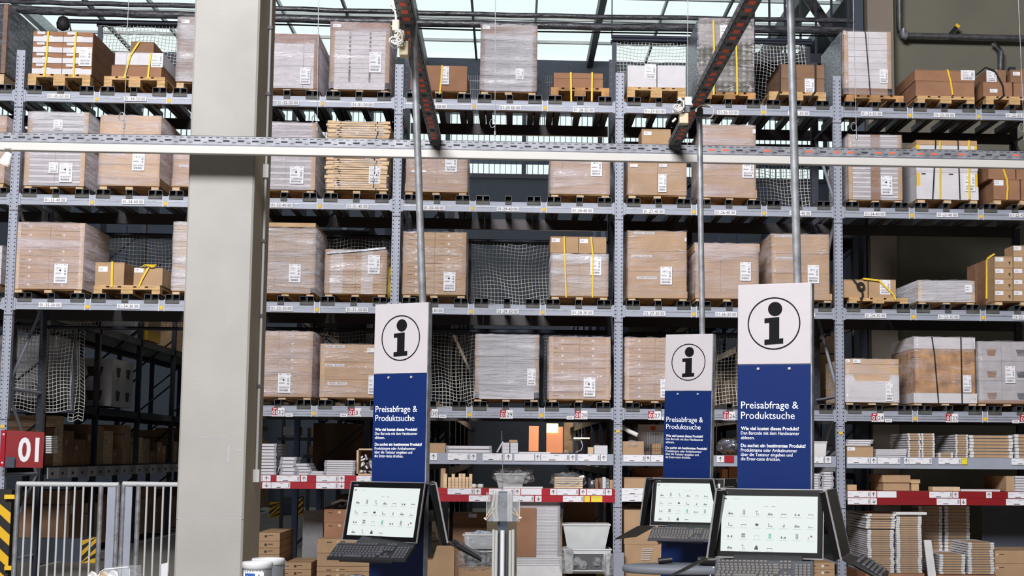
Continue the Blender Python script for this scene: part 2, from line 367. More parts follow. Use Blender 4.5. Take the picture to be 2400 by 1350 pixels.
# ================================================================== RACKS
# label centres (pixel) on the front beams
LV = {5: 6.0332, 4: 4.7272, 3: 3.4248, 1: 2.1393}
XU = {'Z0': -10.31, 'A': -7.51, 'M': -4.71, 'B': -2.8, 'C': 0., 'D': 2.8, 'E': 5.6}
BEAM_B, BEAM_T, SUP_H, RD = -.048, .082, .076, 1.42
def upright(key, zt, label):
    x = XU[key]; w = .052
    t = thing('rack_upright', label, 'rack upright', (x, 0, 0))
    mb = MB()
    mb.box(x-w, x-w+.034, -.05, .03, 0, zt, 'steel_blue'); mb.box(x+w-.034, x+w, -.05, .03, 0, zt, 'steel_blue')
    mb.box(x-w+.034, x+w-.034, -.042, .03, 0, zt, 'steel_blue')
    for zz in (1.0, 2.02, 3.30, 4.6, 5.9):
        mb.box(x-w-.004, x+w+.004, -.053, .03, zz, zz+.006, 'steel_brown')
    mb.build('post', t)
    mb = MB(); z = .2
    while z < zt-.05:
        for sx in (-1, 1):
            cx = x+sx*(w-.015); h = .011
            mb.prism([(cx-.008, z-.004), (cx+.006, z-h-.002), (cx+.009, z-h+.008), (cx-.002, z+.012)][::1] if sx < 0 else
                     [(cx+.008, z-.004), (cx-.006, z-h-.002), (cx-.009, z-h+.008), (cx+.002, z+.012)][::-1], -.0505, -.049, 'hole')
        z += .05
    o = mb.build('perforation', t); o['kind'] = 'stuff'
    mb = MB(); mb.box(x-.045, x+.045, RD-.04, RD+.05, 0, zt+.55, 'steel_dark')
    z = .2
    while z < zt+.5:
        mb.box(x-.02, x-.008, RD-.042, RD-.038, z, z+.02, 'galv_dark'); z += .1
    mb.build('rear_post', t)
    mb = MB(); zs = [.3, 1.35, 2.4, 3.6, 4.8, 6.0]
    for i, z in enumerate(zs[:-1]):
        y0, y1 = (.03, RD-.04) if i % 2 == 0 else (RD-.04, .03)
        mb.tube([(x, y0, z), (x, y1, zs[i+1])], .022, 'steel_blue', 4)
    for z in zs: mb.tube([(x, .03, z), (x, RD-.04, z)], .02, 'steel_blue', 4)
    mb.build('bracing', t)
    mb = MB(); zb = LV[1]-.20
    mb.disc(x, zb, -.054, .026, 'sticker_yellow', 16, .002, .02); mb.prism([(x-.045, zb+.012), (x-.045, zb-.012), (x-.03, zb)], -.056, -.054, 'black'); mb.prism([(x+.045, zb-.012), (x+.045, zb+.012), (x+.03, zb)], -.056, -.054, 'black')
    if key in ('A', 'C', 'D'): mb.build('yellow_sticker', t)
    return t
upright('Z0', 6.5, 'perforated grey-blue rack upright off the left edge')
upright('A', 6.63, 'perforated grey-blue rack upright at the far left, beside the red 01 sign')
upright('M', 6.6, 'perforated rack upright hidden behind the concrete column')
upright('B', 6.55, 'perforated grey-blue rack upright between bays 01-31 and 01-30, behind a kiosk pole')
upright('C', 6.50, 'perforated grey-blue rack upright between bays 01-28 and 01-27')
upright('D', 6.52, 'perforated grey-blue rack upright between bays 01-25 and 01-24')
upright('E', 6.52, 'perforated rack upright off the right edge')

CELLS = {'Z': ('Z0', 'A', [38, 37, 36]), 'A': ('A', 'M', [35, 34, 33]), 'B': ('M', 'B', [32, 31]), 'C': ('B', 'C', [30, 29, 28]), 'D': ('C', 'D', [27, 26, 25]), 'E': ('D', 'E', [24, 23, 22])}
LBL = {5: {35: (138, 226), 34: (317, 232), 32: (675, 241), 31: (850, 246), 30: (1022, 250), 29: (1196, 253), 28: (1368, 258), 27: (1535, 261), 26: (1706, 264), 25: (1872, 266), 24: (2043, 267), 23: (2213, 270), 22: (2382, 271)},
       4: {35: (130, 469), 34: (312, 473), 32: (660, 481), 31: (838, 484), 30: (1017, 487.5), 29: (1190, 490), 28: (1365, 494), 27: (1532, 496), 26: (1700, 498.5), 25: (1876, 500), 24: (2050, 502), 23: (2220, 504), 22: (2390, 505)},
       3: {35: (118, 715), 34: (301, 718), 32: (660, 723), 31: (837, 726), 30: (1014, 728), 29: (1190, 730), 28: (1365, 733), 27: (1534, 735), 26: (1702, 737), 25: (1885, 738), 24: (2052, 740), 23: (2223, 743), 22: (2398, 744)},
       1: {32: (652, 966), 31: (832, 967), 30: (1012, 969), 29: (1187, 971.5), 28: (1362, 973), 27: (1534, 974), 26: (1709, 975), 24: (2057, 979), 23: (2231, 980), 22: (2405, 982)}}
for bay, (ka, kb, nums) in CELLS.items():
    xa, xb = XU[ka]+.055, XU[kb]-.055; n = len(nums); cw = (xb-xa)/n
    for lv in (5, 4, 3, 1):
        if lv == 1 and bay in ('A', 'Z'): continue
        z = LV[lv]; zb, zt = z+BEAM_B, z+BEAM_T
        code = ('01-%d-%d0' % (nums[0], lv), '01-%d-%d0' % (nums[-1], lv)) if lv != 1 else ('01-%d-10' % nums[0], '01-%d-10' % nums[-1])
        where = {5: 'top', 4: 'second highest', 3: 'middle', 1: 'lowest pallet'}[lv]
        if bay == 'Z': lab = 'grey rack level at the left picture edge, %s row' % where
        else: lab = 'grey rack level %s to %s, %s row' % (code[0], code[1], where)
        t = thing('rack_level', lab, 'rack level', (xa, 0, z))
        mb = MB()
        mb.box(xa, xb, -.03, .02, zb, zt, 'steel_blue')
        mb.box(xa, xb, -.034, -.03, zt-.012, zt, 'steel_blue'); mb.box(xa, xb, -.034, -.03, zb, zb+.012, 'steel_blue')
        mb.box(xa, xb, -.036, -.03, z+.012, z+.020, 'galv')
        if lv == 1: mb.box(xa, xb, -.036, -.03, z-.02, z-.012, 'galv')
        for e, sx in ((xa, 1), (xb, -1)): mb.box(min(e, e+sx*.025), max(e, e+sx*.025), -.045, .02, zb-.012, zt+.01, 'steel_blue')
        mb.build('front_beam', t)
        mb = MB(); mb.box(xa, xb, RD-.03, RD+.02, zb-.01, zt, 'steel_brown'); mb.box(xa, xb, RD-.034, RD-.03, zt-.012, zt, 'steel_brown'); mb.build('rear_beam', t)
        lbs = LBL[lv]
        for ci, num in enumerate(nums):
            c0 = xa+ci*cw; c = c0+cw/2
            for off in (-.365, -.275, 0., .275, .365):
                mb = MB(); x0 = c+off-.04; x1 = c+off+.04; zs = zt; ze = zt+SUP_H
                y0, y1 = -.035, RD
                mb.box(x0, x1, y0, y1, zs, zs+.004, 'channel'); mb.box(x0, x0+.004, y0, y1, zs, ze, 'channel'); mb.box(x1-.004, x1, y0, y1, zs, ze, 'channel')
                mb.box(x0, x1, y0+.0, y1, ze-.005, ze, 'channel'); mb.box(x0+.003, x1-.003, y0+.09, y0+.1, zs+.003, ze-.004, 'channel_in')
                mb.build('pallet_support', t)
            for o0, o1 in ((-.405, -.235), (-.04, .04), (.235, .405)):
                mb = MB(); mb.box(c+o0, c+o1, -.046, -.036, zt-.035, zt+.002, 'clip'); mb.box(c+o0, c+o1, -.046, .0, zt, zt+.004, 'clip'); mb.build('support_clip', t)
            if ci:
                mb = MB(); mb.box(c0-.036, c0-.030, -.042, -.034, zb-.006, zt+.012, 'white'); mb.box(c0+.030, c0+.036, -.042, -.034, zb-.006, zt+.012, 'white')
                mb.box(c0-.036, c0+.036, -.039, -.034, zb, zt, 'steel_blue'); mb.build('label_holder', t)
                mb = MB(); mb.prism([(c0-.02, z+.01), (c0-.02, z-.022), (c0-.01, z-.034), (c0+.01, z-.034), (c0+.02, z-.022), (c0+.02, z+.01)][::-1], -.045, -.042, 'sticker_yellow'); mb.build('yellow_sticker', t)
            if num in lbs and bay != 'Z':
                u, v = lbs[num]; lx, lz = P(u, v, -.04)
                if abs(lz-z) > .03: lz = z
                if lv != 1:
                    w, h = .138, .029
                    mb = MB(); mb.box(lx-w, lx+w, -.047, -.041, lz-h, lz+h, 'paper'); pl = mb.build('location_label', t)
                    mb = MB(); text(mb, '01-%d-%d0' % (num, lv), lx-w+.012, lz-.019, -.0485, 'ink', width=.185, height=.038)
                    for q in range(8): mb.box(lx+.073+q*.0065, lx+.0775+q*.0065, -.0485, -.047, lz-.019, lz+.019, 'bar_grey')
                    mb.build('lettering', pl)
                else:
                    mb = MB(); mb.box(lx-.078, lx-.004, -.047, -.041, lz-.035, lz+.055, 'red'); mb.box(lx-.004, lx+.078, -.047, -.041, lz-.035, lz+.055, 'paper')
                    mb.box(lx-.078, lx+.078, -.047, -.041, lz-.052, lz-.035, 'paper'); pl = mb.build('aisle_label', t)
                    mb = MB(); text(mb, '01', lx-.070, lz-.026, -.0485, 'white', width=.058, height=.05, bold=.02)
                    text(mb, str(num), lx+.004, lz-.026, -.0485, 'ink', width=.066, height=.05)
                    mb.box(lx-.06, lx-.02, -.0485, -.047, lz+.036, lz+.046, 'white')
                    for q in range(6): mb.box(lx-.06+q*.022, lx-.05+q*.022, -.0485, -.047, lz-.048, lz-.04, 'ink_grey')
                    mb.build('lettering', pl)
                    sd = -1 if num in (28, 31, 22) else 1
                    if num not in (29, 23, 26):
                        mb = MB(); bx = lx+sd*.135; mb.box(bx-.045, bx+.045, -.046, -.041, lz-.055, lz-.015, 'paper')
                        for q in range(6): mb.box(bx-.03+q*.01, bx-.025+q*.01, -.0475, -.046, lz-.045, lz-.025, 'ink_grey')
                        mb.build('barcode_label', t)
# ------------------------------------------------------------------ safety nets behind the racks
def net(name, x0, x1, z0, z1, label, Y=1.52, s=.047, sag=.03, wire='net', fr=True):
    t = thing(name, label, 'safety net', ((x0+x1)/2, Y, z0)); mb = MB()
    nx = int((x1-x0)/s); nz = int((z1-z0)/s); ph = random.random()*6
    def q(i, k):
        a = i/nx; b = k/nz
        return (x0+(x1-x0)*a+.018*math.sin(b*5+ph+a*2), Y+sag*math.sin(a*9+ph)*math.sin(b*3.1), z0+(z1-z0)*b+.022*math.sin(a*7+ph*2)+.01*math.sin(b*9+a*14))
    w = .0042
    g = [[Vector(q(i, k)) for k in range(nz+1)] for i in range(nx+1)]
    vs = []; fs = []
    def ribbon(a, b):
        d = (b-a).normalized(); n = Vector((-d.z, 0, d.x))*w; m_ = Vector((0, w, 0)); k = len(vs)
        for p in (a, b): vs.extend((p+n, p-n*.5+m_, p-n*.5-m_))
        fs.extend(((k, k+1, k+4, k+3), (k+1, k+2, k+5, k+4), (k+2, k, k+3, k+5)))
    for i in range(nx+1):
        for k in range(nz+1):
            if i < nx: ribbon(g[i][k], g[i+1][k])
            if k < nz: ribbon(g[i][k], g[i][k+1])
    mb.add(vs, fs, wire); mb.build('mesh_net', t)
    xm_ = (x0+x1)/2; xs_ = sorted(XU.values()); xl_ = max([v for v in xs_ if v < xm_]); xr_ = min([v for v in xs_ if v > xm_])
    mb = MB(); mb.tube([(xl_, Y-.03, z1+.02), (xr_, Y-.03, z1+.02)], .024, 'steel_dark', 6); mb.build('hanging_rail', t)
    if fr:
        mb = MB(); mb.tube([(x0-.05, Y+.03, z1), (x1+.05, Y+.03, z1)], .028, 'steel_dark', 6); mb.build('top_rail', t)
        mb = MB(); mb.tube([(x0-.05, Y+.03, z0), (x1+.05, Y+.03, z0)], .022, 'steel_dark', 6); mb.build('bottom_rail', t)
        for x in (x0, x1):
            mb = MB(); mb.box(x-.03, x+.03, Y, Y+.05, z0, z1, 'steel_dark'); mb.build('net_post', t)
def netpx(u0, v0, u1, v1, label, Y=1.52, **k):
    xa, z1 = P(u0, v0, Y); xb, z0 = P(u1, v1, Y); net('safety_net', xa, xb, z0, z1, label, Y, **k)
netpx(235, 57, 440, 205, 'safety net behind the wrapped goods on level 01-34-50, under the glass roof')
netpx(1440, 97, 1650, 235, 'safety net behind the white cartons on level 01-27-50')
netpx(1755, 97, 1895, 235, 'safety net behind the strapped boxes on level 01-25-50, beside the green load')
netpx(1755, 345, 1905, 500, 'safety net behind the empty pallet place 01-25-40')
netpx(225, 553, 450, 725, 'safety net behind the two small boxes on level 01-34-30')
netpx(755, 557, 925, 715, 'safety net behind the low wrapped load on level 01-31-30')
netpx(1100, 568, 1290, 722, 'safety net behind the empty pallet place 01-29-30')
netpx(640, 774, 880, 965, 'safety net behind the loads on level 01-31-10')
netpx(1003, 780, 1120, 970, 'safety net behind the empty pallet place 01-30-10')
netpx(1270, 780, 1450, 965, 'safety net between the loads on level 01-29-10 and 01-28-10')
netpx(1470, 785, 1760, 970, 'safety net behind the info signs on level 01-26-10')
netpx(35, 766, 165, 965, 'safety net on the left wall of the aisle opening', Y=1.52)
netpx(178, 752, 432, 771, 'rolled-up safety net hanging over the aisle opening on the left', Y=1.55, sag=.04, fr=False)
netpx(172, 772, 192, 985, 'gathered safety net hanging down beside the dark post in the aisle opening', Y=1.55, sag=.04, fr=False)
# welded mesh behind the top level
for i, (u0, v0, u1) in enumerate(((757, 180, 776), (1093, 176, 1132), (1257, 176, 1300))):
    Yq = RD+.0; x0, z1 = P(u0, v0, Yq); x1 = P(u1, v0, Yq)[0]; z0 = LV[5]+BEAM_T+.001; mb = MB()
    x = x0
    while x < x1: mb.box(x, x+.006, Yq, Yq+.006, z0, z1, 'galv_dark'); x += .03
    z = z0
    while z < z1: mb.box(x0, x1, Yq-.005, Yq, z, z+.01, 'galv_dark'); z += .12
    tag(mb.build('wire_mesh'), 'grey welded wire mesh on the top beam, %s' % ('right of the wrapped white cartons 01-32-50', 'left of the tall silvery load 01-29-50', 'right of the tall silvery load 01-29-50')[i], 'wire mesh')
# ================================================================== GOODS ON THE RACKS
def zsup(lv): return LV[lv]+BEAM_T+BEAM_T*0+SUP_H+.001
def code(num, lv): return '01-%d-%d0' % (num, lv) if lv != 1 else '01-%d-10' % num
def low_pallet(x0, x1, zs, z0, where, dep=1.15, Y=0):
    t = thing('low_pallet', 'low wooden pallet under the load on place %s' % where, 'pallet', ((x0+x1)/2, Y, zs))
    zt = max(z0-.002, zs+.02); th = .008
    for i, c in enumerate((x0+.055, (x0+x1)/2, x1-.055)):
        mb = MB(); mb.box(c-.045, c+.045, Y-.005, Y+dep, zs, zt-th, 'block'); mb.build('skid', t)
    mb = MB(); mb.box(x0+.005, x1-.005, Y+.02, Y+dep, zt-th, zt, 'wood_old'); mb.build('deck', t)
def euro_pallet(u0, v0, u1, zs, where, Y=-.02, dep=1.2, m='wood', x01=None, z1=None):
    x0, zt = P(u0, v0, Y); x1, _ = P(u1, v0, Y)
    if x01: x0, x1 = x01
    if z1: zt = z1
    w = x1-x0
    t = thing('wooden_pallet', 'open wooden pallet with nine blocks on place %s' % where, 'pallet', ((x0+x1)/2, Y, zs))
    k = 5
    for i in range(k):
        bw = (.145 if i % 2 == 0 else .10)*w/.8; c = x0+.0725*w/.8+i*(w-.145*w/.8)/4
        mb = MB(); mb.box(c-bw/2, c+bw/2, Y, Y+dep, zt-.022, zt, m); mb.build('deck_board', t)
    for yy in (Y, Y+dep/2-.07, Y+dep-.14): mb = MB(); mb.box(x0, x1, yy, yy+.14, zt-.044, zt-.022, m); mb.build('cross_board', t)
    for i, (c, bw) in enumerate(((x0+.05, .10), ((x0+x1)/2, .145), (x1-.05, .10))):
        for yy in (Y+.002, Y+dep/2-.07, Y+dep-.142): mb = MB(); mb.box(c-bw/2, c+bw/2, yy, yy+.14, zs+.018, zt-.044, m); mb.build('block', t)
        mb = MB(); mb.box(c-bw/2, c+bw/2, Y+.001, Y+dep-.001, zs, zs+.018, m); mb.build('bottom_board', t)
    return x0, x1, zt
def ship(par, u0, v0, u1, v1, Y=-.012, bars=True, name='shipping_label', dots=False):
    x0, z1 = P(u0, v0, Y); x1, z0 = P(u1, v1, Y)
    mb = MB(); mb.box(x0, x1, Y, Y+.003, z0, z1, 'paper'); pl = mb.build(name, par)
    w = x1-x0; h = z1-z0; y = Y-.0012; mb = MB()
    def r(a, b, c, d, m='ink_grey'): mb.box(x0+a*w, x0+b*w, y, y+.001, z0+c*h, z0+d*h, m)
    if h > .12:
        r(.1, .28, .93, .955); r(.7, .9, .93, .955)
        for q in range(3): r(.1, .45+.1*(q % 2), .80-q*.07, .815-q*.07)
        num_ = {(1548, 625): '1815', (1893, 621): '1816', (1740, 377): '1814', (1385, 371): '1813', (311, 356): '1813', (1044, 363): '1813'}.get((int(u0), int(v0)))
        if num_: mb.box(x0+.08*w, x0+.66*w, y-.0004, y, z0+.66*h, z0+.82*h, 'paper'); text(mb, num_, x0+.2*w, z0+.69*h, y-.001, 'ink', width=.42*w, height=.09*h)
        r(.08, .55, .47, .49, 'ink'); r(.1, .5, .52, .535)
        if dots: mb.disc(x0+.45*w, z0+.66*h, y+.001, .012, 'ink', 10, .001)
        for q in range(9):
            if q % 4 != 3: r(.74, .90, .42+q*.04, .445+q*.04, 'ink_grey')
        for row, (a, b) in enumerate(((.08, .18), (.23, .33))):
            x = .12; rr = random.Random(int(u0)+row)
            while x < (.9 if row else .82):
                ww = rr.choice((.015, .02, .035)); r(x, x+ww, a, b, 'ink_grey' if row else 'ink'); x += ww+rr.choice((.015, .03))
    else:
        for q in range(2): r(.12, .5, .62-q*.3, .70-q*.3)
    mb.build('print', pl)
def small_label(par, u, v, Y=-.012, w=18, h=8): ship(par, u, v, u+w, v+h, Y, name='small_label')
def grid(mb, x0, x1, z0, z1, y0, y1, rows, cols, m, gap=.004, seam='seam', m2=None, jit=0, colw=None):
    rn = random.Random(int((x0+z0)*1000)); H = (z1-z0)/rows
    mb.box(x0+.008, x1-.008, y0+.012, y1-.008, z0+.004, z1-.006, seam)
    cw = colw or [1/cols]*cols
    for i in range(rows):
        a = x0
        for j in range(cols):
            b = a+(x1-x0)*cw[j]; dy = rn.uniform(0, jit)
            mb.box(a+gap/2 if j else a, b-gap/2 if j < cols-1 else b, y0+dy, y1, z0+i*H+gap/2, z0+(i+1)*H-gap/2, (m2 if (m2 and i % 2) else m)); a = b
def L(num, lv, rect, lab, name='wrapped_load', rows=1, cols=1, m='kraft', m2=None, film='film', corners='', dots=None, strips=(), lbl=None, base=None, lid=None, smalls=(), dep=1.15, pallet='low', Y=0, gap=.004, jit=0, seam='seam', colw=None, extra=None, cm='board', cat='pallet load', side=None, topband=None, lbldot=False):
    u0, v0, u1, v1 = rect
    x0, z1 = P(u0, v0, Y); x1, z0 = P(u1, v1, Y); zs = zsup(lv); wh = code(num, lv)
    xb0, xb1 = x0, x1
    if base: xb0, _ = P(base[0], base[1], Y); xb1, _ = P(base[2], base[3], Y)
    zfoot = P(u0, base[3], Y)[1] if base else z0
    if pallet == 'low':
        zfoot = max(zfoot, zs+.03); low_pallet(xb0, xb1, zs, zfoot, wh, dep, Y)
    elif pallet: zfoot = pallet
    else: zfoot = zs
    t = thing(name, lab.replace('%', wh), cat, ((x0+x1)/2, Y, zfoot))
    zb = zfoot
    if base:
        zbt = P(u0, base[1], Y)[1]; mb = MB(); mb.box(xb0, xb1, Y-.006, Y+dep+.01, zfoot, zbt, base[4] if len(base) > 4 else 'kraft_light'); mb.build('base_tray', t); zb = zbt
    zt = z1
    if lid:
        zl = P(u0, lid[0], Y)[1]; mb = MB(); e = lid[1] if len(lid) > 1 else .012; mb.box(x0-e, x1+e, Y-.008, Y+dep+.01, zl, z1, lid[2] if len(lid) > 2 else 'kraft_light'); mb.build('lid', t); zt = zl
    mb = MB(); grid(mb, x0, x1, zb, zt, Y, Y+dep, rows, cols, m, gap, seam, m2, jit, colw); body = mb.build('carton_stack', t)
    H = (zt-zb)/rows
    if dots:
        mb = MB()
        for i in range(rows):
            for c in dots: mb.disc(x0+(x1-x0)*c, zb+(i+.55)*H+((i*7) % 3-1)*.004, Y-.001, .0155, 'carton_white', 12, .001)
            for c in (.04, .54): mb.box(x0+(x1-x0)*(c+.03), x0+(x1-x0)*(c+.11), Y-.001, Y, zb+(i+.5)*H, zb+(i+.5)*H+.006, 'seam')
        mb.build('dot_sticker', t)['kind'] = 'stuff'
    for s in corners:
        mb = MB(); w = .055
        if s == 'L': mb.box(x0-.004, x0+w, Y-.006, Y, zfoot, z1, cm); mb.box(x0-.004, x0, Y-.006, Y+.06, zfoot, z1, cm)
        if s == 'R': mb.box(x1-w, x1+.004, Y-.006, Y, zfoot, z1, cm); mb.box(x1, x1+.004, Y-.006, Y+.06, zfoot, z1, cm)
        mb.build('corner_board', t)
    for (u, v, w) in strips:
        a, b = P(u, v, Y-.004); mb = MB(); ww = w/185.
        mb.box(a, a+ww, Y-.004, Y-.002, b-.03, b, 'carton_white'); mb.box(a+.02, a+ww*.4, Y-.005, Y-.004, b-.02, b-.014, 'ink_grey'); mb.box(a+ww*.6, a+ww*.92, Y-.005, Y-.004, b-.018, b-.012, 'ink_grey'); mb.disc(a+ww*.55, b-.015, Y-.004, .007, 'seam', 8, .001)
        mb.build('brand_strip', t)
    for s in smalls: small_label(t, *s)
    if extra: extra(t, x0, x1, zb, zt, Y)
    if film:
        mb = MB(); e = .007; nx, nz = 12, 14; rn = random.Random(num*7+lv)
        X0, X1, Z0, Z1 = min(x0, xb0)-e, max(x1, xb1)+e, zfoot+.01, z1+e
        if base: X0, X1 = x0-e, x1+e
        vs = []; fs = []
        for k in range(nz+1):
            for i in range(nx+1):
                j = 0 if i in (0, nx) or k in (0,) else 1
                vs.append((X0+(X1-X0)*i/nx+rn.uniform(-.003, .003), Y-.0075-j*rn.uniform(0, .010), Z0+(Z1-Z0)*k/nz+(rn.uniform(-.006, .007) if k == nz else 0)))
        for k in range(nz):
            for i in range(nx): a = k*(nx+1)+i; fs.append((a, a+1, a+nx+2, a+nx+1))
        nv = len(vs); vs += [(X0, Y+dep, Z0), (X0, Y+dep, Z1), (X1, Y+dep, Z0), (X1, Y+dep, Z1)]
        fs += [tuple([nv]+[k*(nx+1) for k in range(nz+1)]+[nv+1]), tuple([nv+3]+[k*(nx+1)+nx for k in range(nz, -1, -1)]+[nv+2])]
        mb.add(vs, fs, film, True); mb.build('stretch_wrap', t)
        if side: mb = MB(); 
    if lbl: ship(t, *lbl, Y=Y-.021, dots=lbldot)
    return t
def box(u0, v0, u1, v1, lab, Y=0, dep=.5, m='kraft', name='cardboard_box', cat='box', lbl=None, z0=None, group=None, tape=True, parts=None, tilt=0, z1=None):
    x0, zt = P(u0, v0, Y); x1, zb = P(u1, v1, Y)
    if z0 is not None: zb = z0
    if z1 is not None: zt = z1
    t = thing(name, lab, cat, ((x0+x1)/2, Y, zb), 0, group)
    mb = MB(); c = Vector(((x0+x1)/2, Y+dep/2, zb)); mb.M = Matrix.Translation(c) @ Matrix.Rotation(tilt, 4, 'Z') @ Matrix.Translation(-c)
    mb.box(x0, x1, Y, Y+dep, zb, zt, m); mb.build('carton', t, bevel=.003)
    if tape:
        mb = MB(mb.M); mb.box((x0+x1)/2-.02, (x0+x1)/2+.02, Y-.001, Y+dep, zt-.0005, zt+.001, 'kraft_light'); mb.box(x0+.004, x1-.004, Y-.0012, Y, zt-.012, zt-.010, 'seam'); mb.build('tape', t)
    if lbl: ship(t, *lbl, Y=Y-.005, name='shipping_label' if lbl[3]-lbl[1] > 14 else 'small_label')
    return t
def strap(pts, lab, m='strap_yellow', w=.011, Y=-.03, depth=1.0, top=True):
    mb = MB(); p = [pt(u, v, Y) for u, v in pts]
    for a, b in zip(p, p[1:]):
        a = Vector(a); b = Vector(b); d = (b-a).normalized(); n = Vector((d.z, 0, -d.x))*w
        mb.hexa([a+n, a-n, a-n+Vector((0, .003, 0)), a+n+Vector((0, .003, 0))], [b+n, b-n, b-n+Vector((0, .003, 0)), b+n+Vector((0, .003, 0))], m)
    if top: a = Vector(p[0]); mb.box(a.x-w, a.x+w, a.y, a.y+depth, a.z-.002, a.z+.002, m)
    return tag(mb.build('tension_strap'), lab, 'strap')
RW = dict
# ---------------- top row (level 50)
L(36, 5, (-110, 6, 12, 172), 'tall load in dark shiny wrap at the top left corner of the picture', film='film_dark', m='dark_film', corners='R', cm='kraft_dark')
x0, x1, zt = euro_pallet(66, 172, 212, zsup(5), '01-35-50', m='wood')
def trays35(t, x0, x1, zb, zt, Y):
    mb = MB(); H = (zt-zb)/4; w = (x1-x0)/2
    for i in range(4):
        for j in range(2):
            a = x0+j*w+.004; b = x0+(j+1)*w-.004; z = zb+i*H
            mb.prism([(a, z+.004), (b, z+.004), (b, z+H*.52), (a+w*.66, z+H*.52), (a+w*.6, z+H*.62), (a+w*.34, z+H*.62), (a+w*.28, z+H*.52), (a, z+H*.52)][::-1], Y-.006, Y, 'carton_white')
            mb.box(a+w*.28, a+w*.62, Y-.003, Y, z+H*.55, z+H*.68, 'seam')
            mb.box(a+w*.12, a+w*.38, Y-.004, Y-.001, z+H*.74, z+H*.98, 'carton_white')
    mb.build('tray_front', t)
L(35, 5, (79, 73, 215, 168), 'four layers of brown cartons with white fronts and handholes on place %', film=None, m='kraft_red', rows=4, cols=2, pallet=zt, extra=trays35, lbl=(186, 110, 214, 155), name='carton_load')
strap([(113, 73), (109, 130), (103, 180)], 'yellow strap on the left of the white-fronted cartons 01-35-50'); strap([(178, 74), (174, 130), (172, 182)], 'yellow strap on the right of the white-fronted cartons 01-35-50')
x = thing('black_backpack', 'black bag hanging from the pipe above the load 01-35-50', 'bag', pt(150, 70, 1.3))
mb = MB(); mb.lathe(pt(147, 72, 1.3), [(.02, 0), (.08, .03), (.09, .1), (.06, .18), (.02, .2)], 'black_rubber', 10); mb.tube([pt(155, 45, 1.3), pt(163, 55, 1.3), pt(166, 72, 1.3)], .012, 'black', 5); mb.tube([Vector(pt(147, 72, 1.3))+Vector((0, 0, .19)), pt(147, 42, 1.75), pt(147, 34, 2.2)], .008, 'black', 5); mb.build('bag', x)
x0, x1, zt = euro_pallet(244, 178, 387, zsup(5), '01-34-50', m='wood')
b = box(262, 152, 378, 175, 'flat brown carton lying lowest on the open pallet 01-34-50', m='kraft_red', dep=1.1, z0=zt)
za = P(300, 152, 0)[1]
box(270, 122, 324, 152, 'left one of two white cartons on the brown carton 01-34-50', m='carton_white', dep=1.0, z0=za)
box(325, 123, 382, 152, 'right one of two white cartons on the brown carton 01-34-50, with a printed label', m='carton_white', dep=1.0, lbl=(355, 124, 381, 158), z0=za)
box(307, 97, 360, 123, 'small brownish carton on top of the two white cartons 01-34-50', m='kraft_dark', dep=.5, z0=P(300, 122.5, 0)[1]+.002)
strap([(326, 98), (305, 130), (291, 183)], 'slanting yellow strap over the cartons 01-34-50'); strap([(354, 125), (350, 150), (346, 185)], 'yellow strap on the right of the cartons 01-34-50')
L(33, 5, (418, 40, 552, 195), 'tall brown and white wrapped load left of the concrete column on place %', film='film_heavy', m='kraft_dark', rows=2, smalls=((426, 46),))
L(32, 5, (604, 78, 744, 212), 'wrapped white cartons under a brown cap, right of the concrete column, on place %', film='film', m='carton_white', rows=2, cols=2, colw=[.76, .24], lid=(100, .004, 'kraft_red'), corners='R', cm='kraft_red', lbl=(704, 158, 727, 197))
def caps31(t, x0, x1, zb, zt, Y):
    mb = MB()
    for c in (.33, .67): 
        for i in range(9): z = zb+(zt-zb)*(.27+i*.082); mb.box(x0+(x1-x0)*c-.012, x0+(x1-x0)*c+.012, Y-.003, Y, z, z+.03, 'seam')
        mb.box(x0+(x1-x0)*c-.012, x0+(x1-x0)*c+.012, Y-.003, Y, zb, zb+(zt-zb)*.25, 'seam')
    mb.build('slot', t)['kind'] = 'stuff'
L(31, 5, (776, 52, 912, 195), 'tall wrapped stack of white trays with a brown cap on place %', film='film', m='carton_white', rows=11, cols=3, seam='kraft_dark', lid=(71, .002, 'kraft_red'), corners='LR', cm='kraft', base=(774, 192, 912, 212, 'carton_white'), extra=caps31, lbl=(866, 122, 893, 170), smalls=((781, 56, -.02, 18, 8),))
L(30, 5, (963, 152, 1094, 214), 'large plain brown carton with one label on place %', film=None, m='kraft_red', name='brown_carton', cat='box', lbl=(1035, 155, 1052, 198), rows=1)
strap([(1036, 153), (1034, 190), (1030, 221)], 'yellow strap down the front of the plain brown carton 01-30-50')
L(29, 5, (1128, 58, 1257, 216), 'tallest load in silvery stretch wrap with brown cap and corners on place %', film='film_heavy', m='carton_grey', rows=4, cols=2, lid=(82, .002, 'kraft_red'), corners='LR', cm='kraft_dark', lbl=(1209, 160, 1227, 186), smalls=((1132, 60, -.02, 16, 8),))
x0, x1, zt = euro_pallet(1291, 204, 1428, zsup(5), '01-28-50', m='wood_old')
b = box(1298, 170, 1413, 184, 'upper one of two flat reddish brown cartons on pallet 01-28-50', m='kraft_red', z0=P(1350, 184, 0)[1], dep=1.1, tape=False)
b = box(1298, 184, 1413, 198, 'lower one of two flat reddish brown cartons on pallet 01-28-50', m='kraft_red', z1=P(1350, 184, 0)[1]-.002, dep=1.1, z0=zt, tape=False)
strap([(1338, 169), (1339, 238)], 'left yellow strap over the flat cartons 01-28-50'); strap([(1388, 169), (1387, 238)], 'right yellow strap over the flat cartons 01-28-50')
x0, x1, zt = euro_pallet(1470, 203, 1607, zsup(5), '01-27-50', m='wood')
box(1471, 153, 1539, 197, 'left one of two white cartons on pallet 01-27-50, with a large label', m='carton_white', dep=1.1, lbl=(1512, 150, 1538, 185), z0=zt, tape=False)
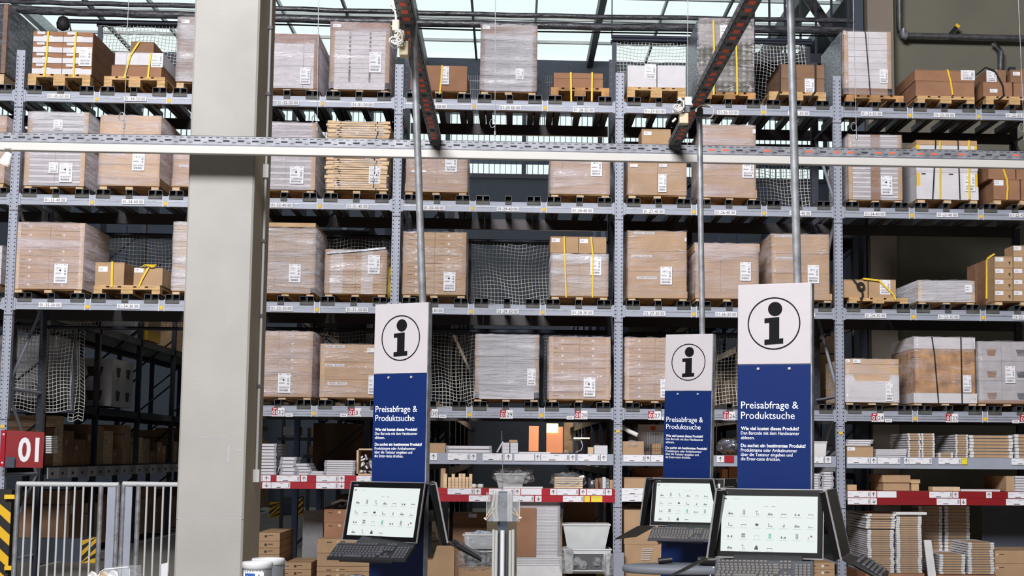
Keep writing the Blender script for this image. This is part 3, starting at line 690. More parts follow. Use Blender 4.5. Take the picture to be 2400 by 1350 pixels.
box(1541, 153, 1607, 198, 'right one of two white cartons on pallet 01-27-50', m='carton_white', dep=1.1, z0=zt, tape=False)
x0, x1, zt = euro_pallet(1650, 215, 1771, zsup(5), '01-26-50', m='wood_old')
def jars(t, x0, x1, zb, zt, Y):
    mb = MB(); n = 9; r = 14; W_ = (x1-x0)/n; H = (zt-zb)/r; rn = random.Random(3)
    for i in range(r):
        for j in range(n):
            c = (x0+(j+.5)*W_, Y-.036, zb+i*H+.01)
            mb.lathe(c, [(.0, 0), (W_*.36, .004), (W_*.44, H*.2), (W_*.42, H*.62), (W_*.26, H*.78), (W_*.26, H*.92), (0, H*.93)], 'glass_jar' if rn.random() < .5 else 'green', 8)
        mb.box(x0, x1, Y+.01, Y+1.1, zb+i*H, zb+i*H+.008, 'carton_grey')
    mb.build('jar', t)['kind'] = 'stuff'; ship(t, 1688, 58, 1712, 90, Y=Y-.095); fm = MB(); fm.box(x0-.01, x1+.01, Y-.086, Y-.084, zb, zt, 'film_thin'); fm.build('stretch_wrap', t)
L(26, 5, (1637, 46, 1764, 203), 'tall load of green and clear jars under film with shiny sides on place %', film=None, m='dark_film', rows=14, extra=jars, pallet=zt, Y=.06)
strap([(1672, 48), (1674, 120), (1673, 222)], 'left yellow strap on the load of green jars 01-26-50', depth=.5, Y=-.06); strap([(1724, 48), (1727, 150), (1728, 222)], 'right yellow strap on the load of green jars 01-26-50', depth=.5, Y=-.06)
mb = MB(); a = pt(1640, 46, .02); q = P(1640, 203, .02)
mb.box(q[0]-.03, q[0]-.012, .05, 1.3, zt, a[2], 'silver'); tag(mb.build('silver_wrap'), 'crumpled silver foil hanging on the left side of the green jar load 01-26-50', 'wrap')
x0, x1, zt = euro_pallet(1803, 214, 1936, zsup(5), '01-25-50', m='wood')
box(1830, 150, 1932, 183, 'upper dark brown carton on pallet 01-25-50, behind the kiosk pole', m='kraft_dark', z0=P(1850, 183, 0)[1], dep=1.1)
box(1830, 183, 1932, 213, 'lower dark brown carton on pallet 01-25-50 with a white label', m='kraft_dark', z0=zt, z1=P(1850, 183, 0)[1]-.002, lbl=(1886, 184, 1909, 218), dep=1.1)
strap([(1911, 150), (1911, 213), (1895, 238)], 'black strap on the right of the dark brown cartons 01-25-50', 'black'); strap([(1828, 150), (1827, 215), (1818, 236)], 'black strap on the left of the dark brown cartons 01-25-50', 'black')
x0, x1, zt = euro_pallet(1984, 222, 2118, zsup(5), '01-24-50', m='wood_old')
L(24, 5, (1977, 73, 2090, 217), 'tall wrapped stack of pale flat cartons with brown edges on place %', film='film_thin', m='carton_white', rows=9, cols=2, colw=[.52, .48], corners='LR', cm='kraft', pallet=zt, base=(1977, 206, 2090, 217, 'kraft_dark'), lbl=(2062, 162, 2081, 195))
mb = MB(); q = P(1977, 216, .0); mb.box(q[0]-.025, q[0]-.01, .05, 1.25, zt, P(1977, 73, 0)[1], 'silver'); tag(mb.build('silver_wrap'), 'crumpled silver foil on the left side of the tall stack 01-24-50', 'wrap')
strap([(2028, 74), (2034, 150), (2040, 222)], 'thin black strap down the middle of the tall stack 01-24-50', 'black', .006)
x0, x1, zt = euro_pallet(2150, 224, 2284, zsup(5), '01-23-50', m='wood')
zm = P(2200, 190, 0)[1]
box(2144, 163, 2284, 190, 'upper long brown carton on pallet 01-23-50, with a white paper', z0=zm, dep=1.0, lbl=(2252, 164, 2285, 188), m='kraft_red')
box(2146, 190, 2284, 220, 'lower long brown carton on pallet 01-23-50', z0=zt, z1=zm-.002, dep=1.0, m='kraft_red')
strap([(2221, 163), (2228, 190), (2233, 222)], 'yellow strap over the two long brown cartons 01-23-50')
x0, x1, zt = euro_pallet(2311, 225, 2445, zsup(5), '01-22-50', m='wood')
zm = P(2350, 193, 0)[1]
box(2304, 193, 2373, 221, 'lower left carton with two small labels on pallet 01-22-50', z0=zt, z1=zm, m='kraft_red', lbl=(2320, 208, 2338, 217))
box(2376, 193, 2440, 221, 'lower right carton on pallet 01-22-50', z0=zt, z1=zm, m='kraft_red')
box(2311, 163, 2358, 192, 'upper left carton with a crumpled label on pallet 01-22-50', z0=zm+.001, m='kraft_dark', lbl=(2312, 164, 2336, 192))
box(2368, 163, 2430, 192, 'upper right carton on pallet 01-22-50', z0=zm+.001, m='kraft_dark', lbl=(2374, 168, 2391, 177))
strap([(2310, 158), (2332, 166), (2350, 200), (2353, 224), (2335, 238)], 'black strap slung over the cartons 01-22-50', 'black', depth=.4)
# ---------------- level 40
L(36, 4, (-95, 270, 9, 430), 'wrapped brown load at the left edge of the picture on place %', film='film', m='kraft')
L(35, 4, (60, 344, 197, 437), 'lower stack of white strips with tan edges on place %', film='film', m='carton_grey', m2='carton_white', rows=14, cols=2, corners='LR', cm='kraft_light', lbl=(140, 382, 168, 427), smalls=((115, 380, -.02, 21, 26),), lbldot=True, seam='carton_grey')
zz = P(130, 344, 0)[1]; xx0, xx1 = P(66, 340, 0)[0], P(202, 340, 0)[0]
low_pallet(xx0, xx1, zz+.010, zz+.055, '01-35-40, on top of the lower stack')
L(35, 4, (68, 262, 206, 334), 'upper stack of white strips with tan edges on place %', film='film_heavy', m='carton_grey', m2='carton_white', rows=8, cols=2, corners='LR', cm='kraft_light', pallet=zz+.056, smalls=((126, 280, -.02, 20, 24),), seam='carton_grey')
L(34, 4, (237, 270, 373, 418), 'two-tier wrapped brown cartons with a lid on place %', film='film', m='kraft_light', rows=2, lid=(353, .002, 'kraft_light'), base=(233, 415, 374, 435, 'kraft'), lbl=(311, 356, 338, 400), strips=((252, 357, 38),))
L(33, 4, (408, 342, 545, 420), 'wrapped brown load, half hidden by the concrete column, on place %', film='film', m='kraft', base=(403, 418, 545, 437, 'kraft'), strips=((420, 386, 40),))
L(32, 4, (602, 286, 738, 446), 'wrapped stack of white strips with a tan right edge on place %', film='film', m='carton_grey', m2='carton_white', rows=22, cols=2, corners='R', cm='kraft_light', lbl=(680, 389, 711, 431), seam='carton_grey', lbldot=True)
def planks(t, x0, x1, zb, zt, Y):
    rn = random.Random(5); n = 30; H = (zt-zb)/n
    for k in range(n):
        mb = MB(); a = x0+rn.uniform(-.02, .02); b = x1+rn.uniform(-.02, .02); z = zb+k*H
        mb.box(a, b, Y-rn.uniform(.0, .02), Y+1.1, z+.002, z+H*.78, 'wood_pale'); mb.box(a+.12+rn.uniform(0, .04), a+.125+.04, Y-.022, Y, z, z+H*.25, 'ink'); mb.box(b-.16, b-.155+rn.uniform(0, .01), Y-.022, Y, z+.005, z+H, 'ink')
        if k % 2: mb.box(a-.005, a+.09, Y-.024, Y+.1, z, z+H*1.2, 'wood_pale'); mb.box(b-.08, b+.006, Y-.024, Y+.1, z, z+H*1.2, 'wood_pale')
        mb.build('slat', t)
L(31, 4, (768, 284, 908, 447), 'film-wrapped stack of pale wooden slats on place %', film='film_thin', m='seam', rows=1, extra=planks, name='slat_stack', lbl=(865, 389, 891, 431), Y=.03)
L(30, 4, (953, 354, 1095, 431), 'wide wrapped brown load behind the kiosk pole on place %', film='film', m='kraft', cols=2, base=(949, 430, 1095, 449, 'kraft'), lbl=(1044, 363, 1071, 403), smalls=((965, 398, -.02, 34, 6),))
L(28, 4, (1291, 360, 1429, 457), 'wrapped brown load with a tilted white label on place %', film='film', m='kraft', cols=2, colw=[.2, .8], lbl=(1385, 371, 1411, 413))
L(27, 4, (1472, 379, 1609, 459), 'low wrapped brown load with two small labels on place %', film='film_thin', m='kraft', cols=2, lbl=(1543, 408, 1562, 450), smalls=((1477, 384), (1545, 384)))
box(1504, 302, 1572, 378, 'tall plain brown box standing on the low wrapped load 01-27-40', dep=.5, lbl=(1509, 308, 1527, 317), z0=P(1540, 379, 0)[1]+.010, Y=.03)
L(26, 4, (1646, 292, 1771, 446), 'tall two-tier wrapped brown load beside the kiosk pole on place %', film='film', m='kraft', rows=2, base=(1646, 444, 1774, 462, 'kraft'), lbl=(1740, 377, 1767, 417), strips=((1658, 379, 48),), smalls=((1764, 303, -.02, 7, 10),))
L(24, 4, (1987, 315, 2115, 471), 'stack of pale printed cartons with tan corner boards on place %', film='film_thin', m='carton_grey', m2='carton_white', rows=28, cols=3, colw=[.42, .18, .40], corners='LR', cm='kraft', lbl=(2065, 412, 2092, 457), lbldot=True, seam='kraft_dark',
  extra=lambda t, x0, x1, zb, zt, Y: MB().box(x0+(x1-x0)*.42, x0+(x1-x0)*.59, Y-.004, Y, zb, zt, 'kraft_dark').build('middle_band', t))
def big23(t, x0, x1, zb, zt, Y):
    mb = MB()
    for z in (zb+(zt-zb)*.2, zb+(zt-zb)*.75): 
        mb.box(x0, x0+.045, Y-.003, Y, z, z+.2, 'sticker_yellow'); mb.box(x1-.03, x1, Y-.003, Y, z, z+.2, 'sticker_yellow')
        for q in (.08, .53): mb.box(x0+(x1-x0)*q, x0+(x1-x0)*(q+.07), Y-.003, Y, z+.18, z+.197, 'ink')
    mb.box(x0-.006, x1+.008, Y-.006, Y, zb, zb+(zt-zb)*.24, 'carton_white'); mb.box(x0-.006, x1+.006, Y-.006, Y, zb+(zt-zb)*.53, zb+(zt-zb)*.80, 'carton_white')
    mb.build('print', t)
L(23, 4, (2147, 328, 2292, 469), 'large white cartons with black cords and yellow straps on place %', film=None, m='carton_white', rows=2, lid=(339, .0, 'kraft'), extra=big23, lbl=(2260, 405, 2286, 449), name='white_carton_load')
for i, (a, b_, mm, w) in enumerate(((2193, 2186, 'black', .007), (2203, 2203, 'strap_yellow', .011), (2245, 2250, 'black', .007), (2271, 2272, 'strap_yellow', .013))):
    strap([(a, 329), (b_, 467)], ('leftmost black cord', 'left yellow strap', 'right black cord', 'right yellow strap')[i]+' over the large white cartons 01-23-40', mm, w)
zz = P(2350, 420, 0)[1]
low_pallet(P(2328, 468, 0)[0], P(2470, 468, 0)[0], zsup(4), P(2350, 468, 0)[1], '01-22-40')
zl = P(2350, 468, 0)[1]
box(2328, 421, 2391, 468, 'lower left brown carton 01-22-40 with a white label', z0=zl, z1=zz, dep=1.0, lbl=(2330, 422, 2352, 435), m='kraft_red'); box(2393, 421, 2460, 468, 'lower right brown carton 01-22-40 at the picture edge', z0=zl, z1=zz, dep=1.0, m='kraft_red')
box(2316, 380, 2380, 420, 'upper left brown carton 01-22-40 with a white label', z0=zz+.001, dep=1.0, lbl=(2318, 382, 2340, 395), m='kraft_red'); box(2382, 380, 2460, 420, 'upper right brown carton 01-22-40 at the picture edge', z0=zz+.001, dep=1.0, m='kraft_red')
strap([(2346, 380), (2360, 420), (2362, 440), (2360, 468)], 'yellow strap over the brown cartons 01-22-40', depth=.5)
# ---------------- level 30
L(36, 3, (-100, 574, 1, 666), 'white cartons at the left edge of the picture on place %', film='film_thin', m='carton_white', rows=5)
L(35, 3, (40, 521, 193, 679), 'wrapped brown cartons with white dots at the far left on place %', film='film', m='kraft', rows=8, cols=2, corners='LR', cm='board', dots=(.21, .70), lbl=(128, 618, 157, 664), lbldot=True)
x0, x1, zt = euro_pallet(221, 669, 389, zsup(3), '01-34-30', x01=(P(221, 669, 0)[0], P(376, 669, 0)[0]), m='wood')
mb = MB(); mb.box(x0+.01, x1-.01, 0, 1.1, zt, zt+.010, 'board'); tag(mb.build('cardboard_sheet'), 'loose cardboard sheet under the two small boxes 01-34-30', 'cardboard')
box(224, 614, 290, 663, 'left small brown box with a yellow strap on pallet 01-34-30', z0=zt+.011, dep=.55, lbl=(231, 624, 252, 637)); box(314, 627, 380, 668, 'right small brown box with a knotted yellow strap on pallet 01-34-30', z0=zt+.011, dep=.7, lbl=(315, 628, 336, 639))
strap([(263, 613), (262, 650), (262, 672)], 'yellow strap over the left small box 01-34-30', depth=.4, w=.013); strap([(348, 627), (332, 655), (325, 672)], 'slanting yellow strap with a knot over the right small box 01-34-30', depth=.4)
mb = MB(); c = Vector(pt(348, 626, -.03))
for k in range(5): mb.tube([c+Vector((-.09+.04*k, 0, .0)), c+Vector((.02*k-.04, -.01, .03)), c+Vector((.05+.012*k, 0, -.005+.008*k))], .007, 'strap_yellow', 5)
tag(mb.build('strap_knot'), 'yellow strap knot on top of the right small box 01-34-30', 'strap')
L(33, 3, (408, 521, 545, 684), 'pale wrapped load, half hidden by the concrete column, on place %', film='film_heavy', m='board', rows=20)
L(32, 3, (600, 534, 738, 676), 'wrapped brown load with crushed right edge beside the concrete column on place %', film='film_heavy', m='kraft', cols=3, rows=2, lid=None, corners='R', cm='kraft', base=(600, 674, 737, 688, 'kraft'), lbl=(678, 619, 704, 662), strips=((632, 524+90, 34),), topband=1)
mb = MB(); a = P(598, 521, 0); b_ = P(740, 534, 0); mb.box(a[0], b_[0], -.01, 1.15, b_[1]+.004, a[1], 'kraft_light'); tag(mb.build('cardboard_cover'), 'pale lid lying on top of the wrapped brown load 01-32-30', 'lid')
def stripes31(t, x0, x1, zb, zt, Y):
    mb = MB(); n = 30
    for c0, c1 in ((.085, .29), (.59, .78)):
        for k in range(n): z = zb+(zt-zb)*k/n; mb.box(x0+(x1-x0)*c0, x0+(x1-x0)*c1, Y-.004, Y, z+.003, z+(zt-zb)/n-.006, 'carton_white')
    mb.build('white_end_strip', t)['kind'] = 'stuff'
L(31, 3, (763, 584, 905, 690), 'low wrapped brown load with two columns of white strips on place %', film='film_thin', m='kraft', rows=14, cols=2, extra=stripes31, corners='L', cm='kraft', lbl=(863, 598, 890, 642))
strap([(766, 593), (830, 588), (904, 581)], 'white film rope across the top of the low load 01-31-30', 'film_blue', .012, top=False, Y=-.03)
mb = MB(); mb.tube([pt(910, 605, .3), pt(913, 630, .2), pt(910, 652, .3), pt(913, 675, .2), pt(909, 697, .3)], .03, 'strap_yellow', 6); tag(mb.build('yellow_strap_roll'), 'yellow strap hanging between the low load 01-31-30 and the rack upright', 'strap')
L(30, 3, (946, 543, 1091, 692), 'wrapped brown cartons with white dots behind the left kiosk pole, place %', film='film_thin', m='kraft', rows=8, cols=2, corners='LR', cm='kraft', dots=(.21, .72), lbl=(1040, 637, 1067, 682), lbldot=True)
L(28, 3, (1292, 595, 1425, 696), 'wrapped brown cartons under two unwrapped boxes on place %', film='film_heavy', m='kraft', rows=2, cols=2, lbl=(1384, 602, 1409, 645), smalls=((1296, 598), (1362, 600)))
zz = P(1350, 595, 0)[1]+.012
box(1290, 554, 1355, 594, 'left unwrapped brown box on top of the wrapped cartons 01-28-30', z0=zz, dep=.6, lbl=(1293, 558, 1312, 568), Y=.02); box(1356, 555, 1421, 594, 'right unwrapped brown box on top of the wrapped cartons 01-28-30', z0=zz, dep=.6, lbl=(1359, 560, 1378, 570), Y=.02)
strap([(1322, 554), (1325, 640), (1327, 697)], 'left yellow strap over the load 01-28-30', w=.009); strap([(1385, 555), (1390, 600), (1389, 697)], 'right yellow strap over the load 01-28-30', w=.009)
L(27, 3, (1472, 541, 1609, 683), 'large brown carton with three white brand strips and torn film on place %', film='film_thin', m='kraft', rows=3, seam='seam', base=(1471, 682, 1611, 698, 'kraft'), lbl=(1548, 625, 1575, 667), strips=((1486, 543, 48), (1480, 597, 48), (1492, 648, 48)), smalls=((1605, 557, -.02, 4, 9),))
L(26, 3, (1630, 570, 1778, 684), 'brown wrapped load with a tan lid behind the middle kiosk pole on place %', film='film', m='kraft', lid=(588, .014, 'kraft_light'), cols=2, colw=[.4, .6], base=(1629, 684, 1778, 699, 'kraft'), lbl=(1735, 614, 1760, 658))
L(25, 3, (1808, 548, 1944, 690), 'large brown carton with two brand strips, behind the tallest kiosk sign, on place %', film='film_thin', m='kraft', rows=3, base=(1808, 687, 1950, 702, 'kraft'), lbl=(1893, 621, 1920, 664), strips=((1816, 550, 44), (1818, 602, 44)))
x0, x1, zt = euro_pallet(1990, 697, 2128, zsup(3), '01-24-30', m='wood')
box(1974, 655, 2034, 692, 'left small brown box on pallet 01-24-30, with a black strap', z0=zt, dep=.9); box(2036, 655, 2100, 692, 'right small brown box on pallet 01-24-30, with a sheet of paper', z0=zt, dep=.9, lbl=(2062, 656, 2087, 690))
strap([(1999, 654), (2016, 675), (2023, 690), (2018, 706)], 'black strap with a buckle on the left small box 01-24-30', 'black', .012, depth=.5); strap([(2023, 653), (2060, 657), (2094, 690), (2100, 703)], 'yellow strap over the right small box 01-24-30', depth=.3, Y=-.035)
mb = MB(); mb.ring(*P(2017, 671, -.04), -.04, .03, .055, 'black', 12, .01); tag(mb.build('strap_buckle'), 'black strap buckle hanging on the left small box 01-24-30', 'buckle')
L(23, 3, (2151, 657, 2285, 709), 'low stack of thin white boards wrapped in loose film on place %', film='film_heavy', m='carton_white', rows=14, cols=3, corners='LR', cm='board', seam='seam', lbl=(2262, 667, 2279, 686))
low_pallet(P(2331, 706, 0)[0], P(2470, 706, 0)[0], zsup(3), P(2350, 706, 0)[1], '01-22-30')
zf = P(2350, 706, 0)[1]; rows_ = [zf+(P(2350, 601, 0)[1]-zf)*k/4 for k in range(5)]
for r_ in range(4):
    for c_ in range(2):
        u0 = 2331+c_*44; v = [680, 654, 628, 601][r_]
        t = box(u0, v, u0+43, v+26, '%s brown carton of the front stack 01-22-30, layer %s from the bottom' % (('left', 'right')[c_], ('one', 'two', 'three', 'four')[r_]), z0=rows_[r_]+.001, z1=rows_[r_+1], dep=.35, lbl=(u0+2, v+2, u0+21, v+12))
        mb = MB(); cx, cz = P(u0+35, v+14, -.002); mb.disc(cx, cz, -.002, .014, 'seam', 10); mb.box(cx-.006, cx+.006, -.004, -.002, cz-.03, cz-.01, 'seam'); mb.build('print', t)
box(2375, 575, 2418, 600, 'single brown carton on top of the front stack 01-22-30', z0=rows_[4]+.001, dep=.35, lbl=(2376, 577, 2394, 587))
for r_ in range(4):
    x, z = P(2331, 650, .4)
    for q in range(2):
        Y_ = .37+q*.4; mb = MB(); mb.box(x0*0+P(2331, 650, 0)[0], P(2418, 650, 0)[0], Y_, Y_+.38, rows_[r_]+.001, rows_[r_+1], 'kraft_red'); tag(mb.build('cardboard_box'), '%s carton row of the stack 01-22-30, layer %s from the bottom' % (('middle', 'rear')[q], ('one', 'two', 'three', 'four')[r_]), 'box')
strap([(2331, 595), (2314, 606), (2312, 700)], 'yellow strap down the side of the carton stack 01-22-30', depth=.2, Y=.3)
# ---------------- level 10
L(32, 1, (597, 776, 730, 938), 'wrapped brown cartons with white dots beside the concrete column, place %', film='film', m='kraft', rows=8, cols=2, colw=[.42, .58], corners='R', cm='kraft', dots=(.65,), lbl=(652, 875, 680, 921), lbldot=True)
L(31, 1, (752, 806, 895, 936), 'three layers of brown cartons with brand strips on place %', film='film_thin', m='kraft', rows=3, corners='L', cm='kraft_light', lbl=(864, 880, 880, 924), strips=((763, 809, 44), (762, 853, 44), (768, 896, 44)), smalls=((861, 816, -.02, 16, 10),))
L(29, 1, (1115, 784, 1262, 919), 'stack of pale cartons in very shiny wrap on place %', film='film_heavy', m='carton_grey', rows=8, cols=2, corners='LR', cm='kraft', base=(1110, 918, 1262, 940, 'carton_white'), lbl=(1236, 864, 1255, 904))
L(28, 1, (1287, 789, 1430, 942), 'wrapped brown cartons with white dots left of the centre upright, place %', film='film', m='kraft', rows=8, cols=2, corners='LR', cm='kraft_light', dots=(.22, .72), lbl=(1368, 885, 1395, 930), lbldot=True)
L(27, 1, (1465, 791, 1605, 943), 'wrapped brown cartons with white dots behind the middle sign, place %', film='film', m='kraft', rows=8, cols=2, corners='LR', cm='kraft_light', dots=(.24, .72), lbl=(1548, 888, 1575, 932))
def tray24(t, x0, x1, zb, zt, Y):
    w = x1-x0; h = zt-zb; mb = MB()
    mb.prism([(x0-.004, zb), (x1+.004, zb), (x1+.004, zb+h*.72), (x1-.1, zb+h*.72), (x1-.13, zb+h*.56), (x0+.13, zb+h*.56), (x0+.1, zb+h*.72), (x0-.004, zb+h*.72)][::-1], Y-.006, Y, 'carton_white'); mb.build('white_tray_front', t)
L(24, 1, (1980, 841, 2107, 948), 'brown carton in a notched white tray right of the fourth upright on place %', film='film_thin', m='kraft_light', rows=1, lid=(853, .003, 'kraft_light'), extra=tray24, lbl=(2076, 896, 2094, 940), smalls=((1983, 842, -.02, 9, 8), (1999, 842, -.02, 18, 9)))
L(23, 1, (2143, 790, 2286, 922), 'brown wrapped bale with white top and bottom trays and black cords on place %', film='film_thin', m='wood_old', rows=1, lid=(817, .008, 'carton_white'), base=(2141, 921, 2290, 948, 'carton_white'), lbl=(2257, 879, 2277, 920))
strap([(2184, 790), (2190, 830), (2200, 949)], 'left black cord around the white-capped bale 01-23-10', 'black', .007); strap([(2252, 790), (2255, 949)], 'right black cord around the white-capped bale 01-23-10', 'black', .007)
def holes22(t, x0, x1, zb, zt, Y):
    mb = MB(); w = (P(2356, 0, Y)[0]-P(2292, 0, Y)[0])
    for k in range(3):
        for j in range(2):
            cx = P(2303+j*68, 0, Y)[0]; cz = P(2303, (826, 877, 928)[k], Y)[1]
            mb.prism([(cx-.055, cz+.04), (cx+.075, cz+.04), (cx+.055, cz-.04), (cx-.035, cz-.04)], Y-.004, Y, 'kraft_dark' if j == 0 else 'panel_slate')
    mb.build('handhole', t)
L(22, 1, (2292, 800, 2430, 938), 'pale cartons with rows of handholes at the lower right edge on place %', film='film_thin', m='carton_grey', rows=3, cols=2, colw=[.4, .6], base=(2292, 938, 2430, 956, 'kraft_red'), extra=holes22, lbl=(2356, 858, 2380, 898))
# ================================================================== LOWER SHELVES
def rail(bay, v, h, ub, ue, label, lower=None, beam=None, board=True, tags=(), Y=-.06, zoff=0):
    """price rail along the front of a shelf; v = pixel row of its top at ub..ue, items (u0,u1,kind)"""
    a = P(ub, v[0], Y); b = P(ue, v[1], Y); z = (a[1]+b[1])/2; hh = h/187.6
    t = thing('shelf', label, 'shelf', ((a[0]+b[0])/2, 0, z-hh)); 
    if board:
        mb = MB(); mb.box(a[0], b[0], -.04, 1.05, z-.035, z-.008, 'wood_old'); mb.build('shelf_board', t)
    if beam:
        mb = MB(); mb.box(a[0], b[0], -.05, .0, z-hh-beam, z, 'steel_blue'); mb.box(a[0], b[0], 1.0, 1.05, z-hh-beam, z-.04, 'steel_dark'); mb.build('shelf_beam', t)
    return t, z, hh
def tickets(t, z, h, items, Y=-.062, base=None, x0=None, x1=None):
    if base: mb = MB(); mb.box(x0, x1, Y, Y+.012, z-h, z, base); mb.build('price_rail', t)
    for u0, u1, k in items:
        a = P(u0, 1100, Y)[0]; b = P(u1, 1100, Y)[0]; mb = MB(); y = Y-.003
        if k in 'wlud': mb.box(a, b, y, Y, z-h+.004, z-.004, 'paper')
        if k == 'y': mb.box(a, b, y, Y, z-h+.004, z-.004, 'sign_yellow')
        if k == 'r': mb.box(a, b, y, Y, z-h+.002, z-.002, 'red')
        o = mb.build('price_ticket' if k in 'wlyr' else 'arrow_ticket', t)
        m2 = MB(); w = b-a
        if k == 'l':
            m2.box(a+w*.45, a+w*.62, y-.001, y, z-h*.25, z-h*.20, 'ink_grey'); m2.box(a+w*.28, a+w*.50, y-.001, y, z-h*.86, z-h*.76, 'ink'); m2.box(a+w*.8, a+w*.86, y-.001, y, z-h*.84, z-h*.79, 'ink_grey'); m2.box(a+w*.9, a+w*.97, y-.001, y, z-h*.8, z-h*.2, 'bar_grey'); m2.box(a+w*.04, a+w*.2, y-.001, y, z-h*.45, z-h*.41, 'ink_grey')
        if k in 'ud':
            c = (a+b)/2; s = 1 if k == 'u' else -1; zc = z-h/2; H = h*.30
            m2.box(c-.0035, c+.0035, y-.001, y, zc-H, zc+H, 'ink')
            for e in (-1, 1):
                m2.hexa([(c, y-.001, zc+s*H), (c, y-.001, zc+s*(H-.009)), (c, y, zc+s*(H-.009)), (c, y, zc+s*H)], [(c+e*.022, y-.001, zc+s*(H-.024)), (c+e*.022, y-.001, zc+s*(H-.033)), (c+e*.022, y, zc+s*(H-.033)), (c+e*.022, y, zc+s*(H-.024))], 'ink')
        if k == 'y': m2.box(a+w*.1, a+w*.7, y-.001, y, z-h*.3, z-h*.26, 'ink_grey')
        if m2.v: m2.build('print', o)
# bay B red shelf
XL, XR_ = P(596, 1120, -.06)[0], P(900, 1120, -.06)[0]
t, zB, h = rail('B', (1112, 1116), 15, 596, 918, 'shelf with red price rail left of the first kiosk', beam=.02)
tickets(t, zB, .082, [(600, 615, 'l'), (616, 635, 'u'), (649, 703, 'l'), (706, 720, 'u'), (742, 793, 'l'), (794, 808, 'u'), (836, 872, 'l')], base='red', x0=P(596, 1100, -.06)[0], x1=P(918, 1100, -.06)[0])
tickets(t, zB-.084, .082, [(616, 636, 'd'), (637, 681, 'l'), (742, 793, 'l'), (794, 808, 'd')], base='red', x0=P(596, 1100, -.06)[0], x1=P(918, 1100, -.06)[0])
# bay C
t, zC, h = rail('C', (1061, 1064), 17, 938, 1440, 'upper grey shelf with white price tickets left of the centre upright', beam=.045)
tickets(t, zC, .095, [(1007, 1024, 'u'), (1049, 1100, 'l'), (1102, 1116, 'u'), (1131, 1180, 'l'), (1182, 1200, 'u'), (1205, 1252, 'w'), (1254, 1266, 'u'), (1268, 1335, 'l'), (1336, 1348, 'u'), (1354, 1406, 'l'), (1408, 1422, 'u')])
t, zC2, h = rail('C', (1143, 1146), 16, 938, 1440, 'lower shelf with red price rail left of the centre upright', beam=.02)
xa, xb = P(938, 1100, -.06)[0], P(1441, 1100, -.06)[0]
tickets(t, zC2, .082, [(1050, 1112, 'l'), (1113, 1128, 'u'), (1147, 1205, 'l'), (1206, 1220, 'u'), (1222, 1270, 'w'), (1290, 1305, 'u'), (1306, 1356, 'l'), (1360, 1374, 'u'), (1376, 1418, 'l'), (1420, 1434, 'u')], base='red', x0=xa, x1=xb)
tickets(t, zC2-.084, .082, [(1100, 1150, 'l'), (1200, 1252, 'l'), (1255, 1270, 'd'), (1320, 1368, 'l'), (1370, 1383, 'y'), (1386, 1412, 'y')], base='red', x0=xa, x1=xb)
# bay D
t, zD, h = rail('D', (1065, 1070), 17, 1458, 1960, 'upper grey shelf with price tickets behind the two right signs', beam=.045)
tickets(t, zD, .09, [(1461, 1512, 'l'), (1513, 1524, 'u'), (1526, 1566, 'l'), (1680, 1697, 'u'), (1698, 1720, 'r'), (1905, 1932, 'l'), (1934, 1948, 'u')])
t, zD2, h = rail('D', (1144, 1147), 16, 1458, 1962, 'lower shelf with double white price tickets behind the two right kiosks', beam=.02)
xa, xb = P(1458, 1100, -.06)[0], P(1962, 1100, -.06)[0]
tickets(t, zD2, .082, [(1461, 1515, 'l'), (1516, 1530, 'u')], base='paper', x0=xa, x1=xb); tickets(t, zD2-.084, .082, [(1461, 1515, 'l'), (1516, 1530, 'd')], base='paper', x0=xa, x1=xb)
# bay E
t, zE, h = rail('E', (1070, 1075), 17, 1985, 2440, 'upper grey shelf with price tickets at the right end', beam=.05)
tickets(t, zE, .088, [(1986, 2039, 'l'), (2041, 2055, 'u'), (2057, 2110, 'l'), (2119, 2130, 'u'), (2131, 2184, 'l'), (2200, 2253, 'l'), (2254, 2267, 'y'), (2371, 2424, 'l')])
t, zE2, h = rail('E', (1149, 1154), 17, 1985, 2440, 'lower shelf with red price rail at the right end', beam=.02)
xa, xb = P(1985, 1100, -.06)[0], P(2440, 1100, -.06)[0]
tickets(t, zE2, .085, [(1986, 2039, 'l'), (2040, 2053, 'u'), (2055, 2100, 'w'), (2177, 2231, 'l'), (2232, 2245, 'u'), (2310, 2323, 'u'), (2361, 2420, 'l')], base='red_dark', x0=xa, x1=xb)
tickets(t, zE2-.087, .085, [(1986, 2039, 'l'), (2040, 2054, 'd'), (2194, 2248, 'l'), (2250, 2263, 'd'), (2356, 2420, 'l')], base='red_dark', x0=xa, x1=xb)

